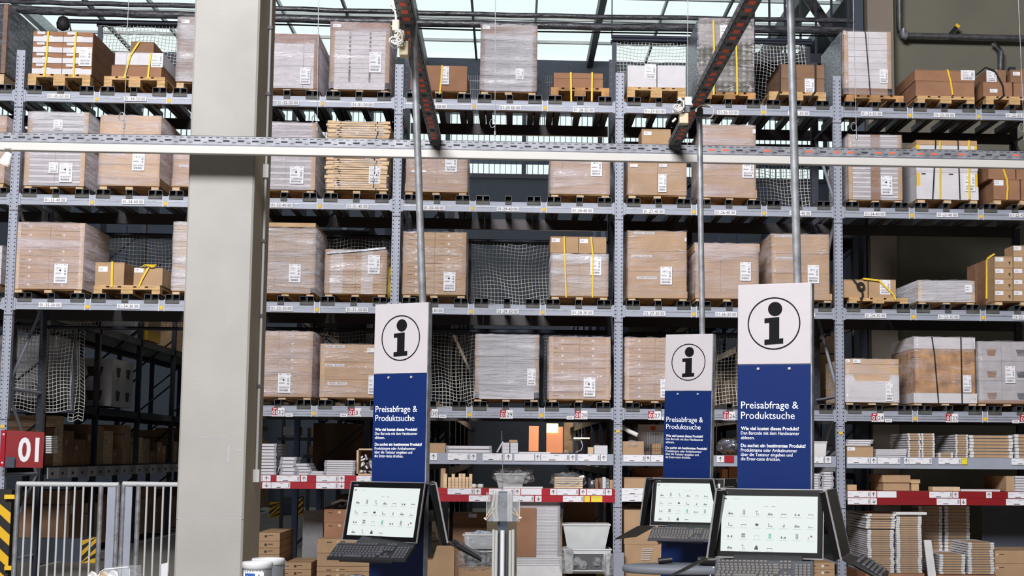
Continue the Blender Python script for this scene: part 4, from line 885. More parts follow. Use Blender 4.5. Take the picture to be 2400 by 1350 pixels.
# ------------------------------------------------------------------ goods on the lower shelves
def slab_pile(n, u0, v0, u1, v1, lab, group, style='white', Y=.02, dep=.5, zb=None, jit=.006, name='frame', cat='frame', m='carton_white', step=0, side=0):
    """stack of n flat pieces; each one an object"""
    x0, z1 = P(u0, v0, Y); x1, z0 = P(u1, v1, Y)
    if zb is not None: z0 = zb
    H = (z1-z0)/n; w = x1-x0; rn = random.Random(int(u0))
    t = thing(name, lab, cat, (x0, Y, z0), 0, group)
    M = None
    def B(nm, boxes, mm):
        mb = MB()
        for b in boxes: mb.box(*b, mm)
        mb.build(nm, t, local=True)
    if style == 'frame':      # white wire frame with a cardboard filled end
        e = min(.05, w*.14)
        B('cardboard_end', [(e, w-e, .004, dep*.5, H*.12, H*.88)], 'kraft')
        B('side_rail', [(0, w, dep*.02+.02, dep, H*.10, H*.8)], 'carton_white')
        B('end_clip', [(0, e, -.004, .05, H*.08, H*.92)], 'white_paint'); B('end_clip', [(w-e, w, -.004, .05, H*.08, H*.92)], 'white_paint')
        B('edge_wire', [(0, w, 0, .006, H*.02, H*.1), (0, w, 0, .006, H*.88, H*.97)], 'galv')
    elif style == 'plain':
        B('panel', [(0, w, 0, dep, H*.06, H*.94)], m)
        B('edge_band', [(0, w, -.003, 0, H*.06, H*.3)], 'bar_grey')
    elif style == 'flat':
        B('panel', [(0, w, 0, dep, H*.1, H*.9)], m)
        B('end_cap', [(0, .03, -.006, .06, H*.02, H*.98)], 'bar_grey'); B('end_cap', [(w-.03, w, -.006, .06, H*.02, H*.98)], 'bar_grey')
    for k in range(n):
        c = t if k == 0 else copy_tree(t)
        c.location = (x0+rn.uniform(-jit, jit)+step*k, Y+rn.uniform(-jit, jit), z0+k*H+.0005*k)
    return x0, x1, z0, z1
def tub(u0, v0, u1, v1, lab, Y=.05, dep=.5, m='plastic_tub', taper=.08, zb=None, group=None, inner=None):
    x0, z1 = P(u0, v0, Y); x1, z0 = P(u1, v1, Y)
    if zb is not None: z0 = zb
    t = thing('plastic_tub', lab, 'tub', ((x0+x1)/2, Y, z0)); k = (x1-x0)*taper; th = .006
    def sh(y0, y1, ins):
        return
    mb = MB(); b = [(x0+k, Y+k, z0), (x1-k, Y+k, z0), (x1-k, Y+dep-k, z0), (x0+k, Y+dep-k, z0)]; T = [(x0, Y, z1), (x1, Y, z1), (x1, Y+dep, z1), (x0, Y+dep, z1)]
    bi = [(p[0]+(th if i in (0, 3) else -th), p[1]+(th if i < 2 else -th), p[2]+th) for i, p in enumerate(b)]; Ti = [(p[0]+(th if i in (0, 3) else -th), p[1]+(th if i < 2 else -th), p[2]) for i, p in enumerate(T)]
    vs = b+T+bi+Ti; fs = [(3, 2, 1, 0), (8, 9, 10, 11)]
    for i in range(4):
        j = (i+1) % 4; fs += [(i, j, 4+j, 4+i), (8+j, 8+i, 12+i, 12+j), (4+i, 4+j, 12+j, 12+i)]
    mb.add(vs, fs, m); mb.build('tub_body', t)
    mb = MB()
    for a, b_ in ((0, 1), (1, 2), (2, 3), (3, 0)): mb.tube([T[a], T[b_]], .011, 'white_paint', 6)
    mb.build('rim', t); return t
def bag(u0, v0, u1, v1, lab, Y=0, m='bag', dep=.25, seed=1, name='plastic_bag', parent=None):
    """crumpled film: displaced squashed sphere"""
    x0, z1 = P(u0, v0, Y); x1, z0 = P(u1, v1, Y); c = Vector(((x0+x1)/2, Y+dep/2, (z0+z1)/2)); r = Vector(((x1-x0)/2, dep/2, (z1-z0)/2))
    rn = random.Random(seed); n1, n2 = 12, 22; vs = []; fs = []
    for i in range(n1+1):
        th = math.pi*i/n1
        for j in range(n2):
            ph = 2*math.pi*j/n2; k = 1+rn.uniform(-.16, .16)
            d = Vector((math.sin(th)*math.cos(ph), math.sin(th)*math.sin(ph), math.cos(th)))
            d = Vector([math.copysign(abs(q)**.75, q) for q in d])
            vs.append((c.x+d.x*r.x*k, c.y+d.y*r.y*k, c.z+max(-1, d.z*k)*r.z))
    for i in range(n1):
        for j in range(n2): fs.append((i*n2+j, i*n2+(j+1) % n2, (i+1)*n2+(j+1) % n2, (i+1)*n2+j))
    mb = MB(); mb.add(vs, fs, m); o = mb.build(name, parent)
    if not parent: tag(o, lab, 'plastic bag')
    return o
def on(v): return v+.0   # shelf top helper
# bay B shelf
zt = zB
slab_pile(10, 600, 1040, 647, 1112, 'flat white shelf boards with taped corners in a stack beside the column', 'white boards stacked beside the column', 'flat', zb=zt, dep=.8)
slab_pile(5, 658, 1071, 695, 1112, 'short white taped parts in a low stack', 'short white parts in a low stack', 'flat', zb=zt, dep=.4, jit=.012)
slab_pile(4, 692, 1086, 728, 1112, 'crooked white taped parts in a small pile', 'crooked white parts in a small pile', 'flat', zb=zt, dep=.5, jit=.02)
slab_pile(2, 722, 1104, 762, 1113, 'two thin white parts lying flat between the stacks', 'thin white parts lying flat', 'flat', zb=zt, dep=.3)
slab_pile(7, 760, 1079, 832, 1113, 'flat white panels with taped corners in the neat stack', 'white panels in the neat stack', 'flat', zb=zt, dep=.5)
mb = MB(); a = P(648, 1112, .1); b = P(657, 1084, .1); mb.hexa([(a[0], .1, zt), (a[0]+.01, .1, zt), (a[0]+.01, .7, zt), (a[0], .7, zt)], [(b[0], .1, b[1]), (b[0]+.01, .1, b[1]), (b[0]+.01, .7, b[1]), (b[0], .7, b[1])], 'carton_white'); tag(mb.build('leaning_board'), 'white board leaning against the low stack of white parts', 'board')
t = thing('wooden_crate', 'pale wooden tray full of small black and white parts beside the first kiosk', 'crate', (P(860, 1112, .1)[0], .1, zt))
x0, z1 = P(836, 1051, .1); x1 = P(898, 1051, .1)[0]
mb = MB(); mb.box(x0, x1, .1, .5, zt, zt+.02, 'board'); mb.box(x0, x0+.025, .1, .5, zt, z1, 'board'); mb.box(x1-.025, x1, .1, .5, zt, z1, 'board'); mb.box(x0, x1, .1, .5, z1-.02, z1, 'board'); mb.box(x0, x1, .48, .5, zt, z1, 'kraft_dark'); mb.build('frame', t)
rn = random.Random(4); mb = MB()
for k in range(46):
    T = Matrix.Translation((rn.uniform(x0+.05, x1-.05), rn.uniform(.13, .4), zt+.03+rn.random()**1.5*.2)) @ Matrix.Rotation(rn.uniform(0, 3), 4, 'Y') @ Matrix.Rotation(rn.uniform(0, 3), 4, 'Z'); mb.box(-.03, .03, -.015, .015, -.01, .01, 'white' if k % 3 else 'black', T=T)
mb.build('small_part', t)['kind'] = 'stuff'
# bay C upper shelf
box(1003, 1038, 1044, 1061, 'small brown box on the upper shelf, just right of the first sign', z0=zC, dep=.4)
slab_pile(2, 1046, 1044, 1153, 1061, 'long white plastic-wrapped strips on the upper shelf', 'long white strips on the upper shelf', 'flat', zb=zC, dep=.2)
for k in range(3):
    for j in range(2):
        box(1176+j*20, 1037+k*8, 1194+j*20, 1044+k*8, 'small white packet in the little block on the upper shelf', z0=zC+.001+(2-k)*.044, z1=zC+(3-k)*.044, m='carton_white', dep=.15, name='packet', cat='packet', group='white packets on the upper shelf', tape=False)
box(1193, 1031, 1213, 1037, 'tiny brown box on top of the white packets', z0=zC+.134, m='kraft', dep=.12, tape=False)
mb = MB(); mb.tube([pt(1165, 1060, .05), pt(1179, 1035, .05)], .012, 'white_paint', 4); tag(mb.build('white_strip'), 'white strip leaning on the packets of the upper shelf', 'strip')
mb = MB(); mb.box(P(1215, 1058, .05)[0], P(1290, 1058, .05)[0], .05, .15, zC, zC+.02, 'white_paint'); tag(mb.build('white_strip'), 'white strip lying flat right of the packets on the upper shelf', 'strip')
bag(1322, 1056, 1338, 1063, 'small crumpled plastic bag on the upper shelf', .05, seed=2)
box(1378, 1048, 1391, 1061, 'small beige box at the right end of the upper shelf', z0=zC, m='board', dep=.1, tape=False); box(1393, 1044, 1424, 1061, 'white printed package at the right end of the upper shelf', z0=zC, m='carton_white', dep=.2, tape=False)
mb = MB(); mb.tube([pt(1362, 1033, .3), pt(1366, 1045, .25), pt(1362, 1055, .2), pt(1350, 1060, .1)], .006, 'cable_white', 6); tag(mb.build('white_cable'), 'white cable drooping onto the upper shelf', 'cable')
# bay C lower shelf
for k in range(7):
    a = 1050+k*8.2; hgt = (1119, 1111, 1119, 1110, 1110, 1118, 1111)[k]
    mb = MB(); x0 = P(a, 1140, .05)[0]; mb.box(x0, x0+.037, .05, .3, zC2, P(a, hgt, .05)[1], 'wood_pale'); tag(mb.build('wooden_stick'), 'pale wooden slat standing in the taped bundle on the lower shelf', 'slat', 'wooden slats in the taped bundle')
mb = MB(); x0 = P(1039, 1140, .02)[0]; mb.box(x0, x0+.045, .02, .06, zC2, P(1039, 1110, .02)[1], 'wood_pale'); tag(mb.build('wooden_stick'), 'single pale wooden slat left of the taped bundle on the lower shelf', 'slat')
for k, u in enumerate((1103, 1119)):
    mb = MB(); x, z = P(u+7, 1136, .05); mb.lathe((x, .1, zC2), [(0, 0), (.035, .0), (.04, .02), (.035, .045), (.02, .05), (0, .05)], 'white_paint', 12); tag(mb.build('white_roll'), '%s small white roll beside the wooden slats' % ('left', 'right')[k], 'roll')
t = tub(1160, 1111, 1232, 1142, 'clear tub covered with crumpled film on the lower shelf', .1, .35, 'plastic_clear', .12, zb=zC2)
bag(1158, 1096, 1252, 1135, 'large crumpled clear bag spilling over the clear tub on the lower shelf', .04, seed=5, dep=.4)
mb = MB(); mb.box(P(1180, 1139, .0)[0], P(1272, 1139, .0)[0], .0, .06, zC2, zC2+.02, 'white_paint'); tag(mb.build('white_strip'), 'white strip lying in front of the clear tub', 'strip')
slab_pile(5, 1300, 1118, 1366, 1141, 'pale wooden piece wrapped in film, one of a layered pile', 'film-wrapped wooden pieces in a pile', 'plain', zb=zC2, dep=.35, m='wood_pale', name='wrapped_plank', cat='plank')
bag(1292, 1108, 1374, 1143, 'clear film around the pile of pale wooden pieces', -.02, m='clear_plastic', seed=8, dep=.42)
rn = random.Random(9)
for k in range(7):
    u = 1378+k*8.5; box(u, 1128-rn.random()*14, u+7.5, 1142, 'small odd part in the clutter at the right end of the lower shelf', z0=zC2, m=rn.choice(['kraft', 'carton_white', 'black', 'silver', 'kraft_dark']), dep=.1, Y=.02+rn.random()*.2, name='loose_part', cat='part', group='clutter on the lower shelf', tape=False)
mb = MB(); mb.lathe((P(1388, 1130, .1)[0], .1, zC2+.001), [(0, 0), (.035, 0), (.04, .09), (.025, .1), (0, .1)], 'silver', 12); tag(mb.build('metal_can'), 'shiny metal can in the clutter on the lower shelf', 'can')
# bay D upper
t = box(1459, 1034, 1509, 1065, 'open brown box with folded film on upper shelf beside the centre upright', z0=zD, dep=.5, tape=False)
bag(1470, 1032, 1497, 1050, '', -.02, seed=11, dep=.1, parent=t)
t = thing('wire_basket', 'black wire basket with cardboard inside on the upper shelf left of the middle sign', 'basket', (P(1540, 1060, .1)[0], .1, zD)); mb = MB()
x0, z1 = P(1512, 1010, .1); x1 = P(1566, 1010, .1)[0]
x = x0
while x < x1: mb.box(x, x+.003, .1, .103, zD, z1, 'black'); mb.box(x, x+.003, .4, .403, zD, z1, 'black'); x += .022
for zz in (zD, zD+.08, z1): mb.box(x0, x1, .097, .1, zz, zz+.004, 'black'); mb.box(x0, x1, .4, .403, zz, zz+.004, 'black')
mb.build('wire_side', t)
box(1528, 1040, 1550, 1064, 'brown box standing inside the black wire basket', Y=.15, z0=zD+.006, dep=.2, tape=False)
mb = MB(); x, z = P(1531, 1004, .9); mb.box(x-.2, x+.16, .9, .91, zD+.01, z+.05, 'carton_white'); mb.disc(x, z, .899, .034, 'orange', 16); mb.box(x-.03, x+.08, .897, .899, z-.08, z-.07, 'ink_grey'); tag(mb.build('printed_board'), 'white board with an orange round mark behind the wire basket', 'board')
mb = MB(); mb.tube([pt(1460, 1001, .3), pt(1475, 1011, .2), pt(1495, 1020, .15)], .03, 'white_paint', 6); tag(mb.build('white_profile'), 'curved white profile above the open box on the upper shelf', 'profile')
t = thing('wire_basket', 'black wire basket with shiny film inside between the middle and right signs', 'basket', (P(1705, 1060, .1)[0], .1, zD)); mb = MB(); x0, z1 = P(1678, 1048, .1); x1 = P(1732, 1048, .1)[0]; x = x0
while x < x1: mb.box(x, x+.004, .1, .104, zD, z1, 'black'); x += .02
mb.box(x0, x1, .096, .1, z1, z1+.006, 'black'); mb.build('wire_side', t)
bag(1686, 1030, 1734, 1062, 'crumpled silver film in the wire basket between the two signs', .12, m='silver', seed=21, dep=.3)
t = tub(1900, 1036, 1938, 1066, 'white open tub lying on its side at the right of the tallest sign', .1, .35, 'white_paint', .06, zb=zD+.001)
# bay D lower
box(1463, 1119, 1526, 1143, 'brown box right of the centre upright on the lower shelf', z0=zD2, dep=.5)
t = box(1486, 1096, 1556, 1118, 'dark brown box standing behind on the lower shelf right of the centre upright', z0=zD2, dep=.3, Y=.6, m='kraft_dark')
box(1693, 1099, 1706, 1114, 'small brown box between the two right signs', Y=.5, z0=zD2, dep=.3, m='kraft'); box(1708, 1094, 1732, 1120, 'brown box between the two right signs', Y=.5, z0=zD2, dep=.3, m='kraft_red')
slab_pile(6, 1901, 1110, 1923, 1145, 'short white part in the left stack behind the tallest sign', 'short white parts left of the fourth upright', 'flat', zb=zD2, dep=.5, jit=.012); slab_pile(7, 1925, 1106, 1953, 1145, 'short white part in the right stack behind the tallest sign', 'short white parts just left of the fourth upright', 'flat', zb=zD2, dep=.5, jit=.012)
# bay E upper
box(1985, 1046, 2047, 1070, 'brown box with a small label at the left end of the upper right shelf', z0=zE, dep=.5, lbl=(1986, 1048, 2004, 1056), m='kraft')
zz = P(2000, 1046, .02)[1]+.004
slab_pile(3, 1980, 1030, 2044, 1046, 'white slatted part on top of the brown box', 'white parts on the brown box at the upper right shelf', 'flat', zb=zz, dep=.35, jit=.02)
slab_pile(4, 2053, 1053, 2125, 1071, 'pale flat panel in the low pile beside the brown box', 'pale panels in the low pile on the upper right shelf', 'plain', zb=zE, dep=.4)
slab_pile(10, 2128, 1016, 2158, 1071, 'flat packed white frame with cardboard end, left stack on the upper right shelf', 'white frames in the left stack on the upper right shelf', 'frame', zb=zE, dep=.9, step=-.0)
slab_pile(10, 2160, 1016, 2191, 1071, 'flat packed white frame with cardboard end, second stack on the upper right shelf', 'white frames in the second stack on the upper right shelf', 'frame', zb=zE, dep=.9)
slab_pile(2, 2200, 1061, 2234, 1072, 'low white frame in the gap between the stacks', 'low white frames between the stacks', 'frame', zb=zE, dep=.5)
slab_pile(10, 2239, 1019, 2269, 1072, 'flat packed white frame with cardboard end, third stack on the upper right shelf', 'white frames in the third stack on the upper right shelf', 'frame', zb=zE, dep=1.0)
slab_pile(7, 2272, 1020, 2374, 1072, 'wide flat white frame with cardboard end, wide stack on the upper right shelf', 'wide white frames on the upper right shelf', 'frame', zb=zE, dep=.9)
slab_pile(7, 2378, 1018, 2440, 1068, 'flat white frame with cardboard end at the picture edge', 'white frames at the right picture edge', 'frame', zb=zE, dep=.9)
# bay E lower
zz = P(2100, 1131, .1)[1]
box(2070, 1131, 2132, 1148, 'lower of two brown boxes on the lower right shelf', Y=.1, z0=zE2, z1=zz, dep=.7, m='kraft'); box(2068, 1113, 2134, 1130, 'upper of two brown boxes with a yellow mark on the lower right shelf', Y=.08, z0=zz+.001, dep=.7, m='kraft')
box(2136, 1131, 2154, 1148, 'small brown box right of the two stacked boxes on the lower right shelf', Y=.1, z0=zE2, z1=zz-.01, dep=.3, m='kraft_light'); box(2134, 1124, 2157, 1132, 'tiny tan box on the small brown box of the lower right shelf', Y=.09, z0=zz-.009, dep=.2, m='kraft_light')
box(1986, 1136, 2008, 1148, 'small tan packet at the left end of the lower right shelf', Y=.05, z0=zE2, dep=.2, m='kraft_light', tape=False)
box(2186, 1141, 2250, 1149, 'flat yellowish envelope pack on the lower right shelf', Y=.05, z0=zE2, dep=.2, m='board', tape=False)
mb = MB(); mb.box(P(2252, 1148, .05)[0], P(2344, 1148, .05)[0], .05, .3, zE2, zE2+.022, 'carton_white'); tag(mb.build('white_sheet'), 'flat white panel lying right of the envelope pack', 'panel')
slab_pile(6, 2379, 1116, 2440, 1152, 'white flat part at the right end of the lower right shelf', 'white parts at the right end of the lower right shelf', 'plain', zb=zE2, dep=.8)
box(2358, 1116, 2378, 1152, 'stack of narrow brown boxes beside the white parts', Y=.05, z0=zE2, dep=.9, m='kraft', tape=False)
# ------------------------------------------------------------------ floor level goods
def fz(v, Y=0): return P(1500, v, Y)[1]
plinth = 0.10
def plinth_pallet(u0, u1, lab, Y=0, dep=1.1):
    mb = MB(); mb.box(P(u0, 1300, Y)[0], P(u1, 1300, Y)[0], Y, Y+dep, 0, plinth, 'wood_old'); tag(mb.build('floor_pallet'), lab, 'pallet')
# bay B bottom: cartons with dots
plinth_pallet(615, 960, 'low floor pallet under the dotted cartons left of the first kiosk')
def fstack(u0, u1, vs, lab, Y, dep, m, dot=True, group=None, dm='kraft_light', tx=None):
    zb = plinth
    zs_ = [P(u0, v, Y)[1] for v in vs]
    for k in range(len(zs_)):
        z1 = zs_[k]
        x0 = P(u0, 1300, Y)[0]; x1 = P(u1, 1300, Y)[0]
        t = thing('brown_carton', '%s, %s' % (lab, ('lowest', 'second lowest', 'middle', 'fourth', 'topmost')[k] if k < len(zs_)-1 else 'topmost'), 'box', ((x0+x1)/2, Y, zb))
        mb = MB(); mb.box(x0, x1, Y, Y+dep, zb, z1-.003, m); mb.build('carton', t, bevel=.004)
        if dot:
            c = x0+(x1-x0)*(tx or .4); zz = z1-.045
            mb = MB(); mb.disc(c, zz, Y-.001, .017, dm, 14); mb.box(c-.14, c-.08, Y-.002, Y, zz-.006, zz+.004, 'seam'); mb.box(c+.025, c+.085, Y-.002, Y, zz+.003, zz+.013, 'seam'); mb.build('print', t)
        zb = z1
fstack(743, 866, (1340-0, 1327, 1296, 1262), 'brown carton with pale dot, large stack left of first kiosk', .0, .35, 'kraft', dm='board')
zt_ = P(750, 1262, 0)[1]
for k, (v0, v1) in enumerate(((1224, 1256), (1193, 1224))):
    x0, z1 = P(760, v0, .36); x1 = P(870, v0, .36)[0]; z0 = P(760, v1, .36)[1]
    if k == 0: z0 = .1
    t = thing('brown_carton', ('darker carton behind the large stack, lower one showing', 'darker carton behind the large stack, topmost one')[k], 'box', ((x0+x1)/2, .36, z0)); mb = MB(); mb.box(x0, x1, .36, 1.1, z0, z1-.003, 'kraft_red'); mb.build('carton', t)
    mb = MB(); mb.disc(x0+.19, z1-.04, .358, .017, 'board', 12); mb.box(x0+.05, x0+.1, .357, .359, z1-.05, z1-.04, 'seam'); mb.build('print', t)
fstack(668, 730, (1350, 1335, 1318), 'flat brown carton with dark dot, low stack behind waste bins', -.1, .9, 'kraft', dm='seam')
fstack(600, 655, (1318, 1300, 1284, 1268, 1248), 'long brown carton with dark dot, stack beside concrete column', -.05, 1.15, 'kraft', dm='seam')
mb = MB(); x0, z1 = P(712, 1196, .9); x1 = P(758, 1196, .9)[0]; mb.box(x0, x1, .9, .93, plinth, z1, 'carton_grey'); mb.box(x0-.006, x1, .895, .9, plinth, z1+.004, 'clear_plastic'); tag(mb.build('wrapped_sheet'), 'grey film-wrapped panel standing behind the carton stacks', 'panel')
bag(775, 1183, 868, 1192, 'silver and white crumpled film bundle on top of the dark cartons', .4, m='silver', seed=33, dep=.4)
for k, (u, v) in enumerate(((800, 1172), (830, 1176), (852, 1168))):
    mb = MB(); mb.tube([pt(u-22, v+8, .5), pt(u, v, .45), pt(u+16, v+3, .5)], .02, 'white_paint', 6); tag(mb.build('white_profile'), 'curved white profile lying in the dark under the red shelf, %s' % ('left one', 'middle one', 'right one')[k], 'profile')
# bay C bottom
plinth_pallet(1000, 1205, 'low floor pallet between the first kiosk and the white trays'); plinth_pallet(1207, 1320, 'low floor pallet under the tall stack of white trays'); plinth_pallet(1322, 1440, 'low floor pallet under the plastic tubs')
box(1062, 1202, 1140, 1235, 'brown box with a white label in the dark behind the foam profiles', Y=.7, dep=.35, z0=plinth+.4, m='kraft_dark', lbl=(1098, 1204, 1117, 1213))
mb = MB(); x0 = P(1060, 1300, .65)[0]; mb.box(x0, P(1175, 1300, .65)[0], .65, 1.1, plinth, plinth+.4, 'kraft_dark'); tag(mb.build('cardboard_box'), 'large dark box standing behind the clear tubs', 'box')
tub(1086, 1254, 1158, 1288, 'clear tub with blue film inside right of the first kiosk', .05, .45, 'plastic_clear', .08)
bag(1100, 1246, 1156, 1284, 'bluish crumpled film in the upper clear tub', .1, m='film_blue', seed=14, dep=.25)
tub(1086, 1292, 1156, 1325, 'grey tub under the clear tub with blue film', .05, .5, 'bin_grey', .06)
bag(1066, 1292, 1158, 1338, 'clear bag hanging from the grey tub right of the first kiosk', -.1, seed=15, dep=.2)
box(1075, 1328, 1162, 1368, 'brown box on the floor pallet under the clear bag', Y=-.05, z0=plinth, dep=.4)
mb = MB(); t = thing('open_carton', 'large open brown carton with a cut-out side right of the first kiosk', 'box', (P(1040, 1350, -.3)[0], -.3, 0))
x0, x1 = P(992, 1350, -.3)[0], P(1064, 1350, -.3)[0]; z1 = P(1040, 1279, -.3)[1]; zl = P(1040, 1312, -.3)[1]; xm = P(1024, 1300, -.3)[0]
mb.prism([(x0, 0), (x1, 0), (x1, z1), (xm, z1), (xm-.05, zl), (x0, zl)][::-1], -.3, -.294, 'kraft'); mb.box(x1-.006, x1, -.294, .0, 0, z1, 'kraft'); mb.box(x0, x0+.006, -.294, .0, 0, zl, 'kraft'); mb.box(x0, x1, -.006, .0, 0, zl, 'kraft_dark'); mb.build('carton', t)
box(1033, 1098, 1044, 1120, 'small opened brown box behind the first kiosk monitor', Y=.03, z0=zC2, dep=.2, m='kraft')
# tall stack of white trays, box front
x0, x1, z0, z1 = slab_pile(48, 1215, 1178, 1312, 1306, 'thin white tray with folded edge in the tall stack under the red shelf', 'thin white trays in the tall stack', 'flat', zb=P(1215, 1306, .02)[1], dep=.5, jit=.002, Y=.03, name='tray', cat='tray')
mb = MB(); a = P(1212, 1190, .0); b = P(1256, 1305, .0); mb.box(a[0], b[0], .005, .02, b[1], a[1], 'kraft_red'); tag(mb.build('cardboard_sheet'), 'upright brown cardboard strip in front of the tall stack of white trays', 'cardboard')
slab_pile(5, 1211, 1305, 1316, 1326, 'thicker white tray at the foot of the tall stack', 'thicker white trays at the foot of the tall stack', 'plain', zb=P(1211, 1326, 0)[1]+.001, dep=.5, jit=.003, name='tray', cat='tray', m='white_paint')
mb = MB(); mb.box(P(1211, 1326, -.01)[0], P(1318, 1326, -.01)[0], -.01, .5, plinth, P(1211, 1326, -.01)[1], 'white_paint'); tag(mb.build('white_carton'), 'plain white carton under the stacks of white trays', 'box')
# tubs
tub(1320, 1230, 1430, 1287, 'translucent grey tub stacked on the lower tub, left of the centre upright', .0, .45, 'plastic_tub', .10)
tub(1322, 1288, 1432, 1345, 'lower translucent tub lying open towards the front', .0, .45, 'plastic_tub', .04)
t = thing('storage_insert', 'grey tub opening with loose clear hardware bags inside, lower tub', 'insert', (P(1378, 1320, -.03)[0], -.03, .2)); mb = MB()
a = P(1341, 1297, -.03); b = P(1416, 1338, -.03); mb.box(a[0], b[0], -.03, -.02, b[1], a[1], 'bin_grey'); mb.build('back', t); mb = MB()
for p, q in (((a[0], a[1]), (b[0], a[1])), ((b[0], a[1]), (b[0], b[1])), ((b[0], b[1]), (a[0], b[1])), ((a[0], b[1]), (a[0], a[1]))): mb.tube([(p[0], -.035, p[1]), (q[0], -.035, q[1])], .009, 'white_paint', 6)
mb.build('rim', t)
for k, (u, v) in enumerate(((1352, 1316), (1365, 1324), (1398, 1316))): bag(u-8, v-9, u+10, v+10, 'small clear bag of hardware in the lower tub, %s' % ('left one', 'middle one', 'right one')[k], -.07, seed=40+k, dep=.03)
bag(1312, 1284, 1345, 1345, 'crumpled clear film hanging over the left side of the lower tub', -.16, seed=51, dep=.1); bag(1412, 1300, 1444, 1350, 'crumpled clear film over the right side of the lower tub', -.16, seed=52, dep=.1)
mb = MB(); p = [P(1322, 1176, .7), P(1390, 1176, .7), P(1398, 1232, .6), P(1318, 1232, .6)]
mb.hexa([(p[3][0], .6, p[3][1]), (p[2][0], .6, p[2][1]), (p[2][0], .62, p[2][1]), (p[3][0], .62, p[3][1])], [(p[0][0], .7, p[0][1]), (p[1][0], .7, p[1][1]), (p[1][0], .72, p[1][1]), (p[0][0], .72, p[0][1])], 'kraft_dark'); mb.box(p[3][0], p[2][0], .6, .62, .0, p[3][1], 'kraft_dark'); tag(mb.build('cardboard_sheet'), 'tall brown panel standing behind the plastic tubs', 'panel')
# upright foot guard
mb = MB(); x0, z1 = P(1438, 1295, -.1); x1 = P(1462, 1295, -.1)[0]; mb.box(x0, x1, -.14, -.06, 0, z1, 'steel_blue'); tag(mb.build('post_guard'), 'blue-grey steel guard at the foot of the centre upright', 'guard')
# bay D bottom
zz = P(1480, 1276, 0)[1]
box(1464, 1275, 1566, 1372, 'lower large brown carton with white slats showing, under the middle kiosk keyboard', z0=plinth, z1=zz, dep=.7, tape=False)
box(1463, 1195, 1543, 1274, 'upper large brown carton with a cut corner right of the centre upright', z0=zz+.001, dep=.7, tape=False)
for k in range(7):
    mb = MB(); a = P(1505-k*.6, 1286+k*4.2, -.012); b = P(1531-k*1.2, 1286+k*4.2, -.012); mb.box(a[0], b[0], -.012, .002, a[1]-.009, a[1], 'white_paint'); tag(mb.build('shelf_strip'), 'white slat end showing in the notch of the lower brown carton', 'slat', 'white slat ends in the lower carton')
for k in range(4):
    mb = MB(); a = P(1505, 1218+k*4.5, -.012); b = P(1527, 1218+k*4.5, -.012); mb.box(a[0], b[0], -.012, .002, a[1]-.010, a[1], 'white_paint'); tag(mb.build('shelf_strip'), 'white slat end showing in the notch of the upper brown carton', 'slat', 'white slat ends in the upper carton')
plinth_pallet(1462, 1600, 'low floor pallet under the two large cartons right of the centre upright'); plinth_pallet(1905, 2440, 'long low floor pallet under the frame stacks at the right')
mb = MB(); mb.tube([pt(1462, 1186, .1), pt(1475, 1180, .1), pt(1500, 1179, .1), pt(1516, 1190, .1)], .035, 'black_rubber', 8); tag(mb.build('black_hose'), 'thick black hose lying on the upper brown carton', 'hose')
fstack(1905, 1956, (1352, 1334, 1318), 'small brown carton with white dot behind tallest kiosk', -.02, .6, 'kraft', dm='white', tx=.45)
# bay E bottom frame stacks
slab_pile(20, 2033, 1243, 2096, 1343, 'flat white frame with cardboard end in the tall left stack on the floor', 'white frames in the tall left floor stack', 'frame', zb=P(2033, 1343, 0)[1], dep=1.1)
slab_pile(6, 2030, 1204, 2098, 1242, 'flat white frame on top of the tall left stack, slightly shifted', 'shifted white frames on the tall left floor stack', 'frame', zb=P(2033, 1242, 0)[1]+.014, dep=1.1, jit=.018)
slab_pile(27, 2100, 1208, 2161, 1343, 'flat white frame with cardboard end in the second tall floor stack', 'white frames in the second tall floor stack', 'frame', zb=P(2100, 1343, 0)[1], dep=1.1)
mb = MB(); a = P(2100, 1204, -.02); b = P(2172, 1209, -.02); mb.box(a[0], b[0], -.02, .3, a[1]-.012, a[1]+.02, 'white_paint'); tag(mb.build('white_rail'), 'white rail lying across the top of the second tall floor stack', 'rail')
mb = MB(); x0 = P(2029, 1300, .0)[0]; mb.box(x0, P(2166, 1300, 0)[0], .0, 1.1, plinth, P(2100, 1344, 0)[1], 'kraft_red'); tag(mb.build('brown_carton'), 'flat brown carton under the two tall frame stacks on the floor', 'box')
mb = MB(); a = pt(2166, 1266, -.02); b = pt(2176, 1352, -.1); mb.hexa([(b[0], b[1], b[2]), (b[0]+.10, b[1], b[2]), (b[0]+.10, b[1]+.03, b[2]), (b[0], b[1]+.03, b[2])], [(a[0], a[1], a[2]), (a[0]+.09, a[1], a[2]), (a[0]+.09, a[1]+.03, a[2]), (a[0], a[1]+.03, a[2])], 'white_paint'); tag(mb.build('leaning_board'), 'white grooved board leaning against the second tall frame stack', 'board')
slab_pile(8, 2201, 1299, 2262, 1346, 'flat white frame with cardboard end in the low stack on the floor', 'white frames in the low floor stack', 'frame', zb=P(2201, 1346, 0)[1], dep=.9)
slab_pile(13, 2268, 1272, 2330, 1346, 'flat white frame with cardboard end in the middle-height floor stack at the right', 'white frames in the middle-height floor stack', 'frame', zb=P(2268, 1346, 0)[1], dep=1.0)
mb = MB(); x0 = P(2196, 1300, .0)[0]; mb.box(x0, P(2333, 1300, 0)[0], .0, 1.1, plinth, P(2201, 1347, 0)[1], 'kraft_red'); tag(mb.build('brown_carton'), 'flat brown carton under the low and middle-height frame stacks', 'box')
